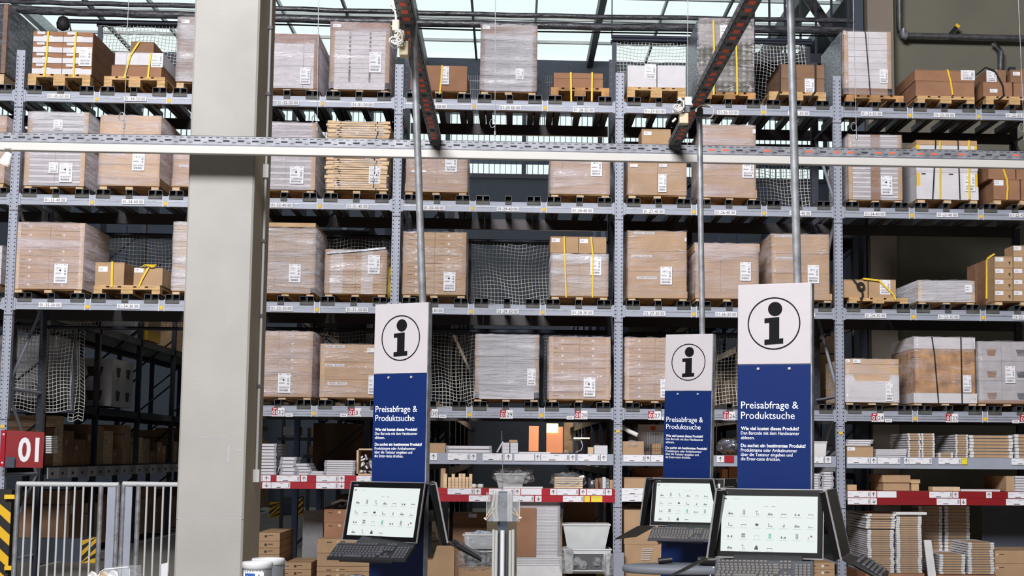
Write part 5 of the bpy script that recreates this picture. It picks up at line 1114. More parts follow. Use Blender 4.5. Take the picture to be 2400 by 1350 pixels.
slab_pile(22, 2152, 1188, 2210, 1330, 'shaded flat frame in the rear left stack under the red rail', 'shaded frames in the rear left stack', 'frame', zb=plinth, Y=.75, dep=.3); slab_pile(22, 2213, 1188, 2274, 1330, 'shaded flat frame in the rear right stack under the red rail', 'shaded frames in the rear right stack', 'frame', zb=plinth, Y=.75, dep=.3)
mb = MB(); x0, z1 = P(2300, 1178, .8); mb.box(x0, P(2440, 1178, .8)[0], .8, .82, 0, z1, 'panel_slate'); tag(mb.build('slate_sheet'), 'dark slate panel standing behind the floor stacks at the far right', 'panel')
for k, (v0, v1) in enumerate(((1321, 1355), (1290, 1321))):
    t = thing('brown_carton', ('lower', 'upper')[k]+' wide brown carton with a white dot at the lower right corner', 'box', (P(2370, 1300, 0)[0], 0, plinth)); a = P(2332, v0, 0); z0 = plinth if k == 0 else P(2332, v1, 0)[1]
    mb = MB(); mb.box(a[0], P(2450, v0, 0)[0], 0, .8, z0, a[1]-.003, 'kraft'); mb.build('carton', t, bevel=.004); mb = MB(); cx, cz = P(2337, v0+10, -.002); mb.disc(cx, cz, -.002, .017, 'board', 12); mb.box(cx+.03, cx+.09, -.003, -.001, cz, cz+.01, 'seam'); mb.build('print', t)

# ================================================================== BACKGROUND RACKS (perpendicular, behind the front row)
def prack(X0, X1, y0, y1, face, lab, levels=(1.36, 2.30, 3.63, 4.9), zt=6.2, first=True):
    """rack running in depth; face = +1 looks to +x"""
    t = thing('storage_rack', lab, 'storage rack', ((X0+X1)/2, y0, 0)); y = y0
    while y <= y1+.01:
        mb = MB()
        for X in (X0, X1-.08): mb.box(X, X+.08, y-.05, y+.05, 0, zt, 'steel_navy' if X == X0 else 'steel_dark')
        zz = .3
        while zz < zt-1: mb.tube([(X0+.04, y, zz), (X1-.04, y, zz+.9)], .018, 'steel_dark', 4); zz += .9
        mb.build('end_frame', t); y += 2.8
    for z in levels:
        mb = MB()
        for X in (X0, X1-.05): mb.box(X, X+.05, y0, y1, z-.06, z+.06, 'steel_dark')
        mb.build('beam', t)
        mb = MB(); mb.box(X0+.05, X1-.05, y0, y1, z+.04, z+.06, 'steel_brown'); mb.build('deck', t)
    return t
prack(-9.25, -8.1, 3.6, 24, 1, 'dark storage rack on the left side of the aisle behind the gate', levels=(1.36, 2.30, 3.63))
prack(-4.5, -3.4, 3.6, 24, -1, 'dark storage rack behind the cartons under the left red shelf')
prack(-3.3, -2.3, 5.4, 24, -1, 'dark storage rack seen behind the upper shelf right of the first sign')
prack(.3, 1.4, 3.2, 24, -1, 'dark storage rack behind the bay right of the centre upright')
prack(2.9, 3.9, 3.6, 24, -1, 'dark storage rack behind the two right signs')
rn = random.Random(12)
def fill(X0, X1, y0, y1, z, hmin, hmax, mats, lab, grp, wmin=.4, wmax=.9, gap=.05, prob=.9, dep=.8, face=1, fr0=3.6):
    y = y0
    while y < y1:
        w = rn.uniform(wmin, wmax); h = rn.uniform(hmin, hmax)
        for q in range(12):
            fy = fr0+2.8*q
            if y < fy+.06 and y+w > fy-.06: y = fy+.07
        if rn.random() < prob:
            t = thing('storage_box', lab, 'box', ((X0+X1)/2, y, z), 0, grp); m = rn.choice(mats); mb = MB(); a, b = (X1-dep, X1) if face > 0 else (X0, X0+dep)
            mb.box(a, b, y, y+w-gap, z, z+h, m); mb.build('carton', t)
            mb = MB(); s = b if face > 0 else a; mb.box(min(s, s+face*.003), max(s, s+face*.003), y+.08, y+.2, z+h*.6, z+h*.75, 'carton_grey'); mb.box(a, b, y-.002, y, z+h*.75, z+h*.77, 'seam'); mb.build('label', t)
        y += w
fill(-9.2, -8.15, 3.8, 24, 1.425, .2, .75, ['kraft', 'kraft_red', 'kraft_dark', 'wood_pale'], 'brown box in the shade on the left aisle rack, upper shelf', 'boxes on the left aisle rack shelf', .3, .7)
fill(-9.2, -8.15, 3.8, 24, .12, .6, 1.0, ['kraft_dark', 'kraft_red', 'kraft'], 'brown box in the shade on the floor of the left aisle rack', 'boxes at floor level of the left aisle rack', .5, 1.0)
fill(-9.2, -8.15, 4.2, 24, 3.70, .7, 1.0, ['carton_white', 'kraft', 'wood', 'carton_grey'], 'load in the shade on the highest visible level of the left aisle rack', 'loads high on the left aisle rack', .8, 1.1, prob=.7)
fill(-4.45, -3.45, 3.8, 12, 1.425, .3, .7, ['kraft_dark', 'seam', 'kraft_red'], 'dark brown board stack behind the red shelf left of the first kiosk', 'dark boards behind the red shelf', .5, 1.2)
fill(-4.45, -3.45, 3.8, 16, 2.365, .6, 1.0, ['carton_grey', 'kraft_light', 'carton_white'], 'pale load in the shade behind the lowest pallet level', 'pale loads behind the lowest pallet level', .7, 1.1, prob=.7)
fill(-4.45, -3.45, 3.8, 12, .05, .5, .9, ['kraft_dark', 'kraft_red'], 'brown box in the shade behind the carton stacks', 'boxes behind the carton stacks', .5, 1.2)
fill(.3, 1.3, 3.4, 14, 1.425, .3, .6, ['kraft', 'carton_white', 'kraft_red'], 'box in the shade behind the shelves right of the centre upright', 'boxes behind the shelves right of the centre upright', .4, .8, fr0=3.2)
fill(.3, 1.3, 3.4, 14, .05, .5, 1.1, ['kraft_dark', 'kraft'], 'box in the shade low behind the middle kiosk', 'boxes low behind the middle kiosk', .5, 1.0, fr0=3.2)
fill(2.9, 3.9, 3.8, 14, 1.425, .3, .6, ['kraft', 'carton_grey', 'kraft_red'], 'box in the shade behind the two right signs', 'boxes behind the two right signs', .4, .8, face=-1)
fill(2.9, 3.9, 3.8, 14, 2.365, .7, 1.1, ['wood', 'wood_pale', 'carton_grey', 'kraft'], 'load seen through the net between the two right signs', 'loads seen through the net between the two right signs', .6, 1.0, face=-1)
# big white cartons with handholes on the left aisle rack, facing the opening
t = thing('white_carton_load', 'two-tier load of dim white cartons with handholes on the left aisle rack', 'pallet load', (-8.5, 6.9, 2.4)); mb = MB(); mb.box(-9.1, -8.02, 6.9, 8.3, 2.40, 3.2, 'carton_white'); mb.build('carton_stack', t); mb = MB()
for z in (2.5, 2.9):
    for y in (7.15, 7.8): mb.add([(-8.015, y, z+.16), (-8.015, y+.28, z+.16), (-8.015, y+.22, z), (-8.015, y+.05, z)], [(0, 1, 2, 3)], 'seam')
    for x in (-8.9, -8.45): mb.add([(x, 6.895, z+.16), (x+.28, 6.895, z+.16), (x+.24, 6.895, z), (x+.04, 6.895, z)], [(0, 1, 2, 3)], 'seam')
mb.build('handhole', t)
t = thing('grey_wrapped_load', 'tall dim grey wrapped load at the near end of the left aisle rack', 'pallet load', (-8.6, 3.8, 2.4)); mb = MB(); mb.box(-9.1, -8.1, 4.0, 5.2, 2.40, 3.35, 'carton_grey'); mb.build('carton_stack', t); mb = MB(); mb.box(-9.11, -8.09, 3.99, 5.21, 2.40, 3.37, 'film_dark'); mb.build('stretch_wrap', t)
t = thing('wooden_pallet_load', 'wooden pallets and a pale carton high on the aisle rack beside the concrete column', 'pallet load', (-8.5, 9.5, 3.7)); mb = MB(); mb.box(-9.1, -8.05, 9.4, 10.4, 3.70, 3.9, 'sticker_yellow'); mb.box(-9.1, -8.05, 9.4, 10.4, 3.90, 4.3, 'kraft_light'); mb.build('stack', t)
# price tickets on the left aisle rack shelf
t = thing('shelf_rail', 'row of dim white and brown price tickets along the left aisle rack shelf', 'price rail', (-8.09, 4, 1.2)); y = 3.8; k = 0
while y < 16:
    mb = MB(); w = .5; mb.box(-8.10, -8.085, y, y+w, 1.24, 1.40, 'carton_white' if k % 2 == 0 else 'carton_grey'); mb.box(-8.085, -8.082, y+.15, y+.25, 1.29, 1.33, 'ink'); mb.build('ticket', t); y += w+.03; k += 1
# hazard striped rack end guards (floor)
def guard(name, lab, x0, x1, y, z0, z1, slope=1, dep=.12, per=.16):
    t = thing(name, lab, 'guard', ((x0+x1)/2, y, z0)); mb = MB(); mb.box(x0, x1, y, y+dep, z0, z1, 'hazard_black'); mb.build('guard_body', t); mb = MB(); z = z0-(x1-x0)
    while z < z1:
        p = [(x0, z), (x1, z+slope*(x1-x0)), (x1, z+slope*(x1-x0)+per*.5), (x0, z+per*.5)]
        q = [(x, min(max(zz, z0), z1)) for x, zz in p]
        if max(v for _, v in q)-min(v for _, v in q) > .01: mb.prism(q, y-.003, y, 'hazard_yellow')
        z += per
    mb.build('yellow_stripe', t)['kind'] = 'stuff'; return t
a = P(192, 1257, 4.2); b = (P(227, 1312, 4.2)[0], 0)
guard('rack_guard', 'black and yellow striped rack guard behind the gate bars', a[0], b[0], 4.2, b[1], a[1])
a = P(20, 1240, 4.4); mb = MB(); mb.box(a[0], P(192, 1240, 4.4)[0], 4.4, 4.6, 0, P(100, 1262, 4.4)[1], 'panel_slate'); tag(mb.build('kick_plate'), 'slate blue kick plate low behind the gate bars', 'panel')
a = P(632, 1176, 20.3); b = (P(662, 1208, 20.3)[0], 0); guard('rack_guard', 'black and yellow striped guard far down the aisle, left of the blue bin', a[0], b[0], 20.3, b[1], a[1])
a = P(698, 1166, 21.5); b = (P(710, 1196, 21.5)[0], 0); guard('rack_guard', 'black and yellow striped guard far down the aisle, right of the blue bin', a[0], b[0], 21.5, b[1], a[1])
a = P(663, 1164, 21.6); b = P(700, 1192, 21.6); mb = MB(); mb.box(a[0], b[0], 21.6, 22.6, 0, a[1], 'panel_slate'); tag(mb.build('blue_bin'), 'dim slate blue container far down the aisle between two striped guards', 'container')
# white floor edge line of aisle
mb = MB(); mb.box(-8.06, -8.0, 3.4, 24, .001, .004, 'carton_white'); tag(mb.build('floor_line'), 'thin pale line on the floor along the left aisle rack', 'floor line')
# far display, warm lamplight painted as its own glow, and pendant tubes seen through the upper shelf
Yf = 20
a = P(1281, 1000, Yf); b = P(1319, 1062, Yf); t = thing('display_wall', 'self-glowing orange display wall far behind the shelves', 'display', ((a[0]+b[0])/2, Yf, b[1])); mb = MB(); mb.box(a[0], b[0], Yf, Yf+.1, b[1], a[1], 'warm_wall_glow'); mb.build('panel', t); mb = MB(); mb.box(a[0], P(1308, 1000, Yf)[0], Yf-.03, Yf, P(1300, 1014, Yf)[1], P(1300, 993, Yf)[1], 'lamp_warm'); mb.build('lit_window', t)
pl_ = bpy.data.lights.new('display_fill_light', 'POINT'); pl_.energy = 260; pl_.color = (1, .78, .55); pl_.shadow_soft_size = .25; po_ = bpy.data.objects.new('display_fill_light', pl_); COL.objects.link(po_); po_.location = (P(1330, 1000, 17)[0], 17, 3.3)  # added fill light without a fitting, brightens the far partition and racks
a = P(1240, 998, 19); b = P(1262, 1058, 19); mb = MB(); mb.box(a[0], b[0], 19, 19.1, b[1], a[1], 'warm_wall_glow'); tag(mb.build('display_wall'), 'narrow self-glowing orange display wall behind the dark rack frame', 'display')
for k, (u0, u1, v) in enumerate(((1334, 1362, 1032), (1345, 1382, 1028))):
    a = P(u0, v, 13); b = P(u1, v, 13); mb = MB(); mb.box(a[0], b[0], 13, 13.12, a[1], a[1]+.025, ('white', 'tube_light')[k]); mb.tube([((a[0]+b[0])/2, 13.06, a[1]), ((a[0]+b[0])/2, 13.06, 5)], .004, 'white', 4); tag(mb.build('tube_lamp'), ('white', 'glowing yellow')[k]+' tube lamp hanging far behind the upper shelf', 'lamp')
mb = MB(); a = P(1322, 990, 22); b = P(1425, 1062, 22); mb.box(a[0], b[0], 22, 22.1, b[1], a[1], 'board'); tag(mb.build('partition'), 'brownish partition far behind the upper shelf under the tube lamps', 'wall panel')
DL = []
for k, (u0, u1, v0, v1, Y_, m_) in enumerate(((664, 700, 1000, 1020, 10, 'carton_grey'), (726, 768, 1003, 1022, 10, 'kraft_light'), (780, 794, 994, 1022, 10, 'board'), (803, 828, 995, 1026, 10, 'wood_pale'), (724, 740, 1046, 1066, 9, 'kraft_red'))):
    a = P(u0, v0, Y_); b = P(u1, v1, Y_); mb = MB(); mb.box(a[0], b[0], Y_, Y_+.5, b[1], a[1], m_); o = mb.build('distant_load'); DL.append((a[0], b[0], Y_, b[1]))
    tag(o, ('grey load glimpsed beside the column through the racks', 'tan and white load glimpsed above the white stacks', 'narrow pale load glimpsed above the neat white stack', 'pale wooden load glimpsed left of the first sign', 'small reddish box glimpsed above the crooked white parts', 'white load glimpsed above the open box', 'grey load glimpsed between the two right signs')[k], 'load')

for k, (a, b, Y_, z) in enumerate(((DL[0][0], DL[3][1], 10, min(d[3] for d in DL[:4])), (DL[4][0], DL[4][1], 9, DL[4][3]))):
    t = thing('storage_rack', ('wide dark shelf far behind the white boards left of the left sign', 'small dark shelf far behind the crooked white parts', 'small dark shelf far behind the open box', 'small dark shelf far behind the two kiosk signs')[k], 'storage rack', ((a+b)/2, Y_, 0))
    mb = MB(); mb.box(a-.1, b+.1, Y_, Y_+.5, z-.06, z, 'steel_dark'); mb.build('shelf_plate', t)
    for x in (a-.1, b+.04):
        mb = MB(); mb.box(x, x+.06, Y_+.5, Y_+.56, 0, z+.5, 'steel_dark'); mb.build('rack_post', t)
# ================================================================== LEFT AISLE: sign, gate, guard, lamp
t = thing('aisle_sign', 'red aisle sign with white number 01 on the far left upright', 'sign', pt(56, 1096, -.3))
a = P(6, 1008, -.25); b = P(104, 1013, -.1); zb1 = P(6, 1094, -.25)[1]; zb2 = P(104, 1097, -.1)[1]
mb = MB(); mb.hexa([(a[0], -.25, zb1), (b[0], -.1, zb2), (b[0], -.08, zb2), (a[0], -.23, zb1)], [(a[0], -.25, a[1]), (b[0], -.1, b[1]), (b[0], -.08, b[1]), (a[0], -.23, a[1])], 'red_dark'); mb.build('sign_plate', t)
mb = MB(); c = P(14, 1008, -.26)[0]; mb.box(a[0]-.01, c, -.27, -.245, zb1, a[1], 'red'); mb.disc((a[0]+c)/2, a[1]-.05, -.27, .012, 'white', 10); mb.disc((a[0]+c)/2, zb1+.05, -.27, .012, 'white', 10); mb.build('edge_strip', t)
mb = MB(); dx = b[0]-a[0]; T = Matrix(((1, 0, 0, 0), (.15/dx, 1, 0, -.254-.15/dx*a[0]), (0, 0, 1, 0), (0, 0, 0, 1))); mb.M = T
x0, z0 = P(41, 1080, -.2); x1, z1 = P(88, 1025, -.2); text(mb, '01', x0, z0, 0, 'white', width=x1-x0, height=z1-z0, bold=.03); mb.build('lettering', t)
mb = MB(); mb.box(P(14, 1080, -.27)[0], P(34, 1080, -.27)[0], -.27, -.255, P(20, 1096, -.27)[1], P(20, 1071, -.27)[1], 'panel_slate'); mb.build('holder', t)
for k in range(10):
    a = P(107, 1022+k*4.2, -.05); mb = MB(); mb.box(a[0], a[0]+.07, -.05, .2, a[1]-.012, a[1], 'white_paint'); tag(mb.build('white_sheet'), 'white leaflet edge in the rack beside the red 01 sign', 'leaflet', 'white leaflets beside the red 01 sign')
Yg = -1.8
def gate(lab, u0, u1, posts, bars, panel, lean):
    t = thing('steel_gate', lab, 'gate', (P(u0, 1350, Yg)[0], Yg, 0)); a = pt(u0, 1134, Yg); b = pt(u1, 1136, Yg)
    mb = MB(); mb.tube([a, b], .028, 'pvc', 10); mb.build('top_rail', t)
    for u in posts: mb = MB(); x = P(u, 1140, Yg)[0]; mb.tube([(x, Yg, 0), (x, Yg, a[2])], .028, 'galv', 10); mb.build('gate_post', t)
    for u in bars: mb = MB(); x = P(u, 1140, Yg)[0]; mb.tube([(x, Yg, .15), (x, Yg, a[2]-.01)], .012, 'pvc', 6); mb.build('bar', t)
    mb = MB(); x0 = P(panel[0], 1140, Yg)[0]; x1 = P(panel[1], 1140, Yg)[0]; mb.box(x0, x1, Yg-.01, Yg+.01, .05, a[2]-.03, 'steel_blue'); mb.disc(x1-.04 if panel[1] < 285 else x0+.04, a[2]-.1, Yg-.01, .006, 'screw', 8); mb.disc(x1-.04 if panel[1] < 285 else x0+.04, a[2]-.6, Yg-.01, .006, 'screw', 8); mb.build('lock_panel', t)
    mb = MB(); mb.tube([(a[0], Yg, .12), (b[0], Yg, .12)], .02, 'pvc', 8); mb.build('bottom_rail', t)
gate('left leaf of the grey tubular gate across the aisle', 40, 279, (42, 237, 277), (61, 80, 99, 119, 138, 157, 176, 196, 216), (253, 272), 0)
gate('right leaf of the grey tubular gate, ending behind the concrete column', 288, 440, (290, 325), (345, 364, 383, 401, 420), (295, 311), 0)
a = P(-30, 1150, -1.7); b = P(18, 1150, -1.7); t = guard('rack_guard', 'tall black and yellow striped guard at the lower left corner beside the gate', P(-40, 1150, -1.7)[0], P(28, 1150, -1.7)[0], -1.7, 0, P(10, 1148, -1.7)[1], slope=-.9, dep=.3, per=.24)
for v in (1165, 1332): mb = MB(); a = P(10, v, -1.76); mb.box(a[0], P(34, v, -1.76)[0], -1.76, -1.70, a[1]-.02, a[1]+.025, 'sticker_yellow'); mb.build('hinge_bracket', t)
mb = MB(); a = P(378, 1330, Yg-.2); b = P(394, 1318, Yg-.2); mb.hexa([(a[0], Yg-.2, .05), (b[0], Yg-.2, .05), (b[0], Yg-.19, .05), (a[0], Yg-.19, .05)], [(a[0], Yg-.2, P(380, 1322, Yg-.2)[1]), (b[0], Yg-.2, b[1]), (b[0], Yg-.19, b[1]), (a[0], Yg-.19, a[1])], 'paper'); tag(mb.build('notice_sheet'), 'white sheet standing low in front of the right gate leaf', 'sheet')
# clear tub of paper at bottom left
Yt = -9.5
t = thing('clear_holder', 'clear plastic holder with crumpled paper at the bottom left in front of the gate', 'holder', pt(250, 1360, Yt)); mb = MB(); p = [pt(232, 1362, Yt), pt(235, 1340, Yt), pt(245, 1334, Yt), pt(298, 1329, Yt), pt(303, 1333, Yt), pt(303, 1362, Yt)]; mb.tube(p, .004, 'pvc', 6); mb.build('rim', t); mb = MB(); mb.hexa([p[0], p[5], Vector(p[5])+Vector((0, .3, 0)), Vector(p[0])+Vector((0, .3, 0))], [p[2], p[4], Vector(p[4])+Vector((0, .3, 0)), Vector(p[2])+Vector((0, .3, 0))], 'clear_plastic'); mb.build('shell', t)
for k, (u, v, w_) in enumerate(((214, 1345, 22), (262, 1342, 24), (238, 1344, 26))):
    a = pt(u-w_*.5, 1356, Yt+.05+k*.03); b = pt(u+w_*.7, v-2, Yt+.05+k*.03); mb = MB(); mb.add([a, (b[0], a[1], a[2]), (b[0]-.01, a[1], b[2]), ((a[0]+b[0])/2, a[1]-.02, b[2]+.015), (a[0]+.01, a[1], b[2]-.01)], [(0, 1, 2, 3, 4)], ('paper', 'white', 'board')[k]); mb.add([(a[0], a[1]+.002, a[2]), (b[0], a[1]+.002, a[2]), (b[0]-.01, a[1]+.002, b[2])], [(2, 1, 0)], 'paper'); tag(mb.build('paper_scrap'), 'crumpled %s piece in the clear holder' % ('white paper, left', 'white paper, right', 'brown board')[k], 'paper')
# ================================================================== CONCRETE COLUMN
Yc = -6.9
x0 = P(431.5, 675, Yc)[0]; x1 = P(588, 675, Yc)[0]; x0 = P(432, 675, Yc)[0]
mb = MB(); dc = .78
t = thing('concrete_column', 'massive pale concrete column with a conduit on its right face', 'column', ((x0+x1)/2, Yc, 0))
b_ = .015
mb.add([(x0+b_, Yc, 0), (x1-b_, Yc, 0), (x1-b_, Yc, 12), (x0+b_, Yc, 12)], [(0, 1, 2, 3)], 'concrete')
mb.add([(x0, Yc+b_, 0), (x0+b_, Yc, 0), (x0+b_, Yc, 12), (x0, Yc+b_, 12)], [(0, 1, 2, 3)], 'concrete'); mb.add([(x1-b_, Yc, 0), (x1, Yc+b_, 0), (x1, Yc+b_, 12), (x1-b_, Yc, 12)], [(0, 1, 2, 3)], 'concrete')
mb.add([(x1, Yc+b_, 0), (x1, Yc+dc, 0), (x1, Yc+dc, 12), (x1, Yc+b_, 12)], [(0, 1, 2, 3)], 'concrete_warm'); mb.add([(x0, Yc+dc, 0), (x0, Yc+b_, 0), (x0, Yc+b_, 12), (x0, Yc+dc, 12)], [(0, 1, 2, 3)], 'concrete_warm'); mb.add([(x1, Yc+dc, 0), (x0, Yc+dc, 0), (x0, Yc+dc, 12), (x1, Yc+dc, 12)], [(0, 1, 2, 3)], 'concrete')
mb.build('column_shaft', t)
mb = MB(); zs_ = P(500, 1216, Yc)[1]; mb.box(x0, x1+.001, Yc-.0006, Yc+.001, zs_, zs_+.004, 'bar_grey'); 
for u, v, w_, h_ in ((465, 1026, 66, 2), (534, 1045, 3, 40), (555, 1053, 12, 4)): a = P(u, v, Yc-.001); b = P(u+w_, v+h_, Yc-.001); mb.box(a[0], b[0], Yc-.0012, Yc, b[1], a[1], 'bar_grey')
mb.build('scuff_mark', t)
xc = x1+.018; mb = MB(); ycn = Yc+.43; mb.tube([(xc, ycn, P(600, 1105, ycn)[1]), (xc, ycn, 6)], .011, 'pvc', 8); mb.build('conduit', t)
for v in (65, 220, 565, 740, 905):
    z = P(610, v, ycn)[1]; mb = MB(); mb.box(x1, xc+.02, ycn-.02, ycn+.02, z-.012, z+.012, 'galv_dark'); mb.build('pipe_clip', t)
z = P(610, 400, ycn)[1]; mb = MB(); mb.box(x1, xc+.025, ycn-.03, ycn+.03, z-.06, z+.05, 'pvc'); mb.build('switch_box', t)
z = P(600, 1115, ycn)[1]; mb = MB(); mb.box(x1, xc+.03, ycn-.05, ycn+.03, z-.05, z+.05, 'white_paint'); mb.build('socket', t)
# ================================================================== OVERHEAD CABLE TRAYS
Yt = -7.12
t = thing('cable_tray', 'long perforated cable tray with a white light trunking running across the picture', 'cable tray', (0, Yt, 4))
a0 = P(-60, 306, Yt); a1 = P(2460, 350, Yt)
def lr(s): return a0[0]+(a1[0]-a0[0])*s
zT = (P(200, 315, Yt)[1]+P(1300, 336, Yt)[1]+P(2300, 347, Yt)[1])/3; HT = .072
mb = MB(); mb.box(a0[0], a1[0], Yt, Yt+.004, zT-HT, zT, 'tray_steel'); mb.box(a0[0], a1[0], Yt, Yt+.1, zT-.003, zT, 'tray_steel'); mb.box(a0[0], a1[0], Yt, Yt+.1, zT-HT, zT-HT+.003, 'tray_steel'); mb.box(a0[0], a1[0], Yt+.1, Yt+.104, zT-HT, zT, 'tray_steel'); mb.build('tray_channel', t)
mb = MB(); x = a0[0]; k = 0; rn = random.Random(2)
while x < a1[0]:
    orange = x > P(1540, 345, Yt)[0] and k % 3 != 2
    mb.box(x, x+.05, Yt-.001, Yt, zT-HT*.62, zT-HT*.45, 'cable_orange' if (orange and rn.random() < .8) else 'hole'); mb.box(x+.07, x+.10, Yt-.001, Yt, zT-HT*.75, zT-HT*.68, 'hole'); mb.box(x-.0, x+.03, Yt-.001, Yt, zT-HT*.22, zT-HT*.16, 'hole'); mb.box(x+.055, x+.085, Yt-.001, Yt, zT-HT*.22, zT-HT*.16, 'hole'); mb.box(x-.01, x+.055, Yt-.001, Yt, zT-HT*.98, zT-HT*.90, 'bar_grey'); x += .112; k += 1
mb.build('slot', t)['kind'] = 'stuff'
mb = MB(); mb.box(a0[0], a1[0], Yt-.03, Yt+.03, zT-HT-.075, zT-HT-.012, 'trunk'); mb.build('light_trunking', t, bevel=.006)
mb = MB(); mb.box(a0[0], a1[0], Yt-.02, Yt+.02, zT-HT-.012, zT-HT, 'channel'); mb.build('spacer', t)
def dtray(lab, near, far, cable=True):
    """tray running towards the camera: pixel of its near end / far end"""
    t = thing('cable_tray', lab, 'cable tray', (far[0], far[1], far[2])); a = Vector(near); b = Vector(far); d = b-a; L_ = d.length; T = Matrix.Translation(a) @ d.to_track_quat('Y', 'Z').to_matrix().to_4x4()
    mb = MB(T); mb.box(-.045, .045, 0, L_, 0, .003, 'galv_dark'); mb.box(-.045, -.042, 0, L_, 0, .05, 'galv_dark'); mb.box(.042, .045, 0, L_, 0, .05, 'galv_dark'); mb.build('tray_channel', t)
    mb = MB(T); y = 0; k = 0
    while y < L_-.2:
        mb.box(-.018, .018, y, y+.07, -.001, .0, 'cable_orange' if k % 4 != 3 else 'hole'); mb.box(-.035, -.028, y, y+.03, -.001, 0, 'hole'); mb.box(.028, .035, y+.02, y+.05, -.001, 0, 'hole')
        mb.box(-.0455, -.045, y, y+.05, .015, .03, 'hole'); y += .14; k += 1
    mb.build('slot', t)['kind'] = 'stuff'; return t
ztr = zT-.02
n1 = P(1020, 342, Yt)[0]; n2 = P(1580, 345, Yt)[0]
dtray('perforated cable tray with orange cables running towards the camera, above the first kiosk', (n1, -12.5, ztr), (n1, Yt, ztr)); dtray('perforated cable tray with orange cables running towards the camera, above the two right kiosks', (n2, -14.5, ztr), (n2, Yt, ztr))
# hanging wires with hooks
for k, (u0, v0, u1, v1, w_) in enumerate(((302, -20, 290, 318, 'left of the concrete column'), (747, -20, 743, 325, 'just right of the concrete column'), (1161, -20, 1160, 336, 'over the empty pallet place 01-29-40'), (1612, -20, 1611, 340, 'beside the slanting tray above the right kiosks'), (1999, -20, 2008, 345, 'in front of the stack 01-24-40'), (2386, -20, 2402, 348, 'at the right picture edge'))):
    t = thing('suspension_wire', 'thin steel suspension wire with hook, '+w_, 'wire', pt(u1, v1, Yt+.03)); mb = MB(); a = Vector(pt(u0, v0, Yt+.03)); b = Vector(pt(u1, v1, Yt+.03)); mb.tube([a+(a-b)*2, b], .003, 'galv', 5); mb.build('wire', t)
    c = b.lerp(a, .13); mb = MB(); mb.tube([c+Vector((-.02+.022*math.cos(q*.7), 0, .035*math.sin(q*.7))) for q in range(9)], .004, 'galv', 5); mb.build('ring', t); mb = MB(); mb.tube([b.lerp(a, .05), b.lerp(a, .08)], .009, 'galv', 6); mb.build('clamp', t)
# white spot lamp
t = thing('track_spotlight', 'white round spotlight hanging from the trunking at the left edge', 'spotlight', pt(20, 370, Yt)); a = Vector(pt(22, 338, Yt)); mb = MB(); mb.lathe(a+Vector((0, 0, -.045)), [(0, .0), (.04, .0), (.045, .02), (.04, .05), (0, .05)], 'white_paint', 16); mb.build('mount', t); mb = MB(); T = Matrix.Translation(pt(22, 358, Yt)) @ Matrix.Rotation(R(200), 4, 'Y'); mb.M = T; mb.lathe((0, 0, 0), [(.02, -.0), (.03, .01), (.036, .05), (.05, .09), (.05, .1), (.03, .1), (0, .08)], 'white_paint', 16); mb.build('lamp_head', t)
mb = MB(T); mb.lathe((0, 0, .09), [(.034, 0), (.034, .011), (0, .011)], 'lamp_warm', 14); mb.build('bulb', t)
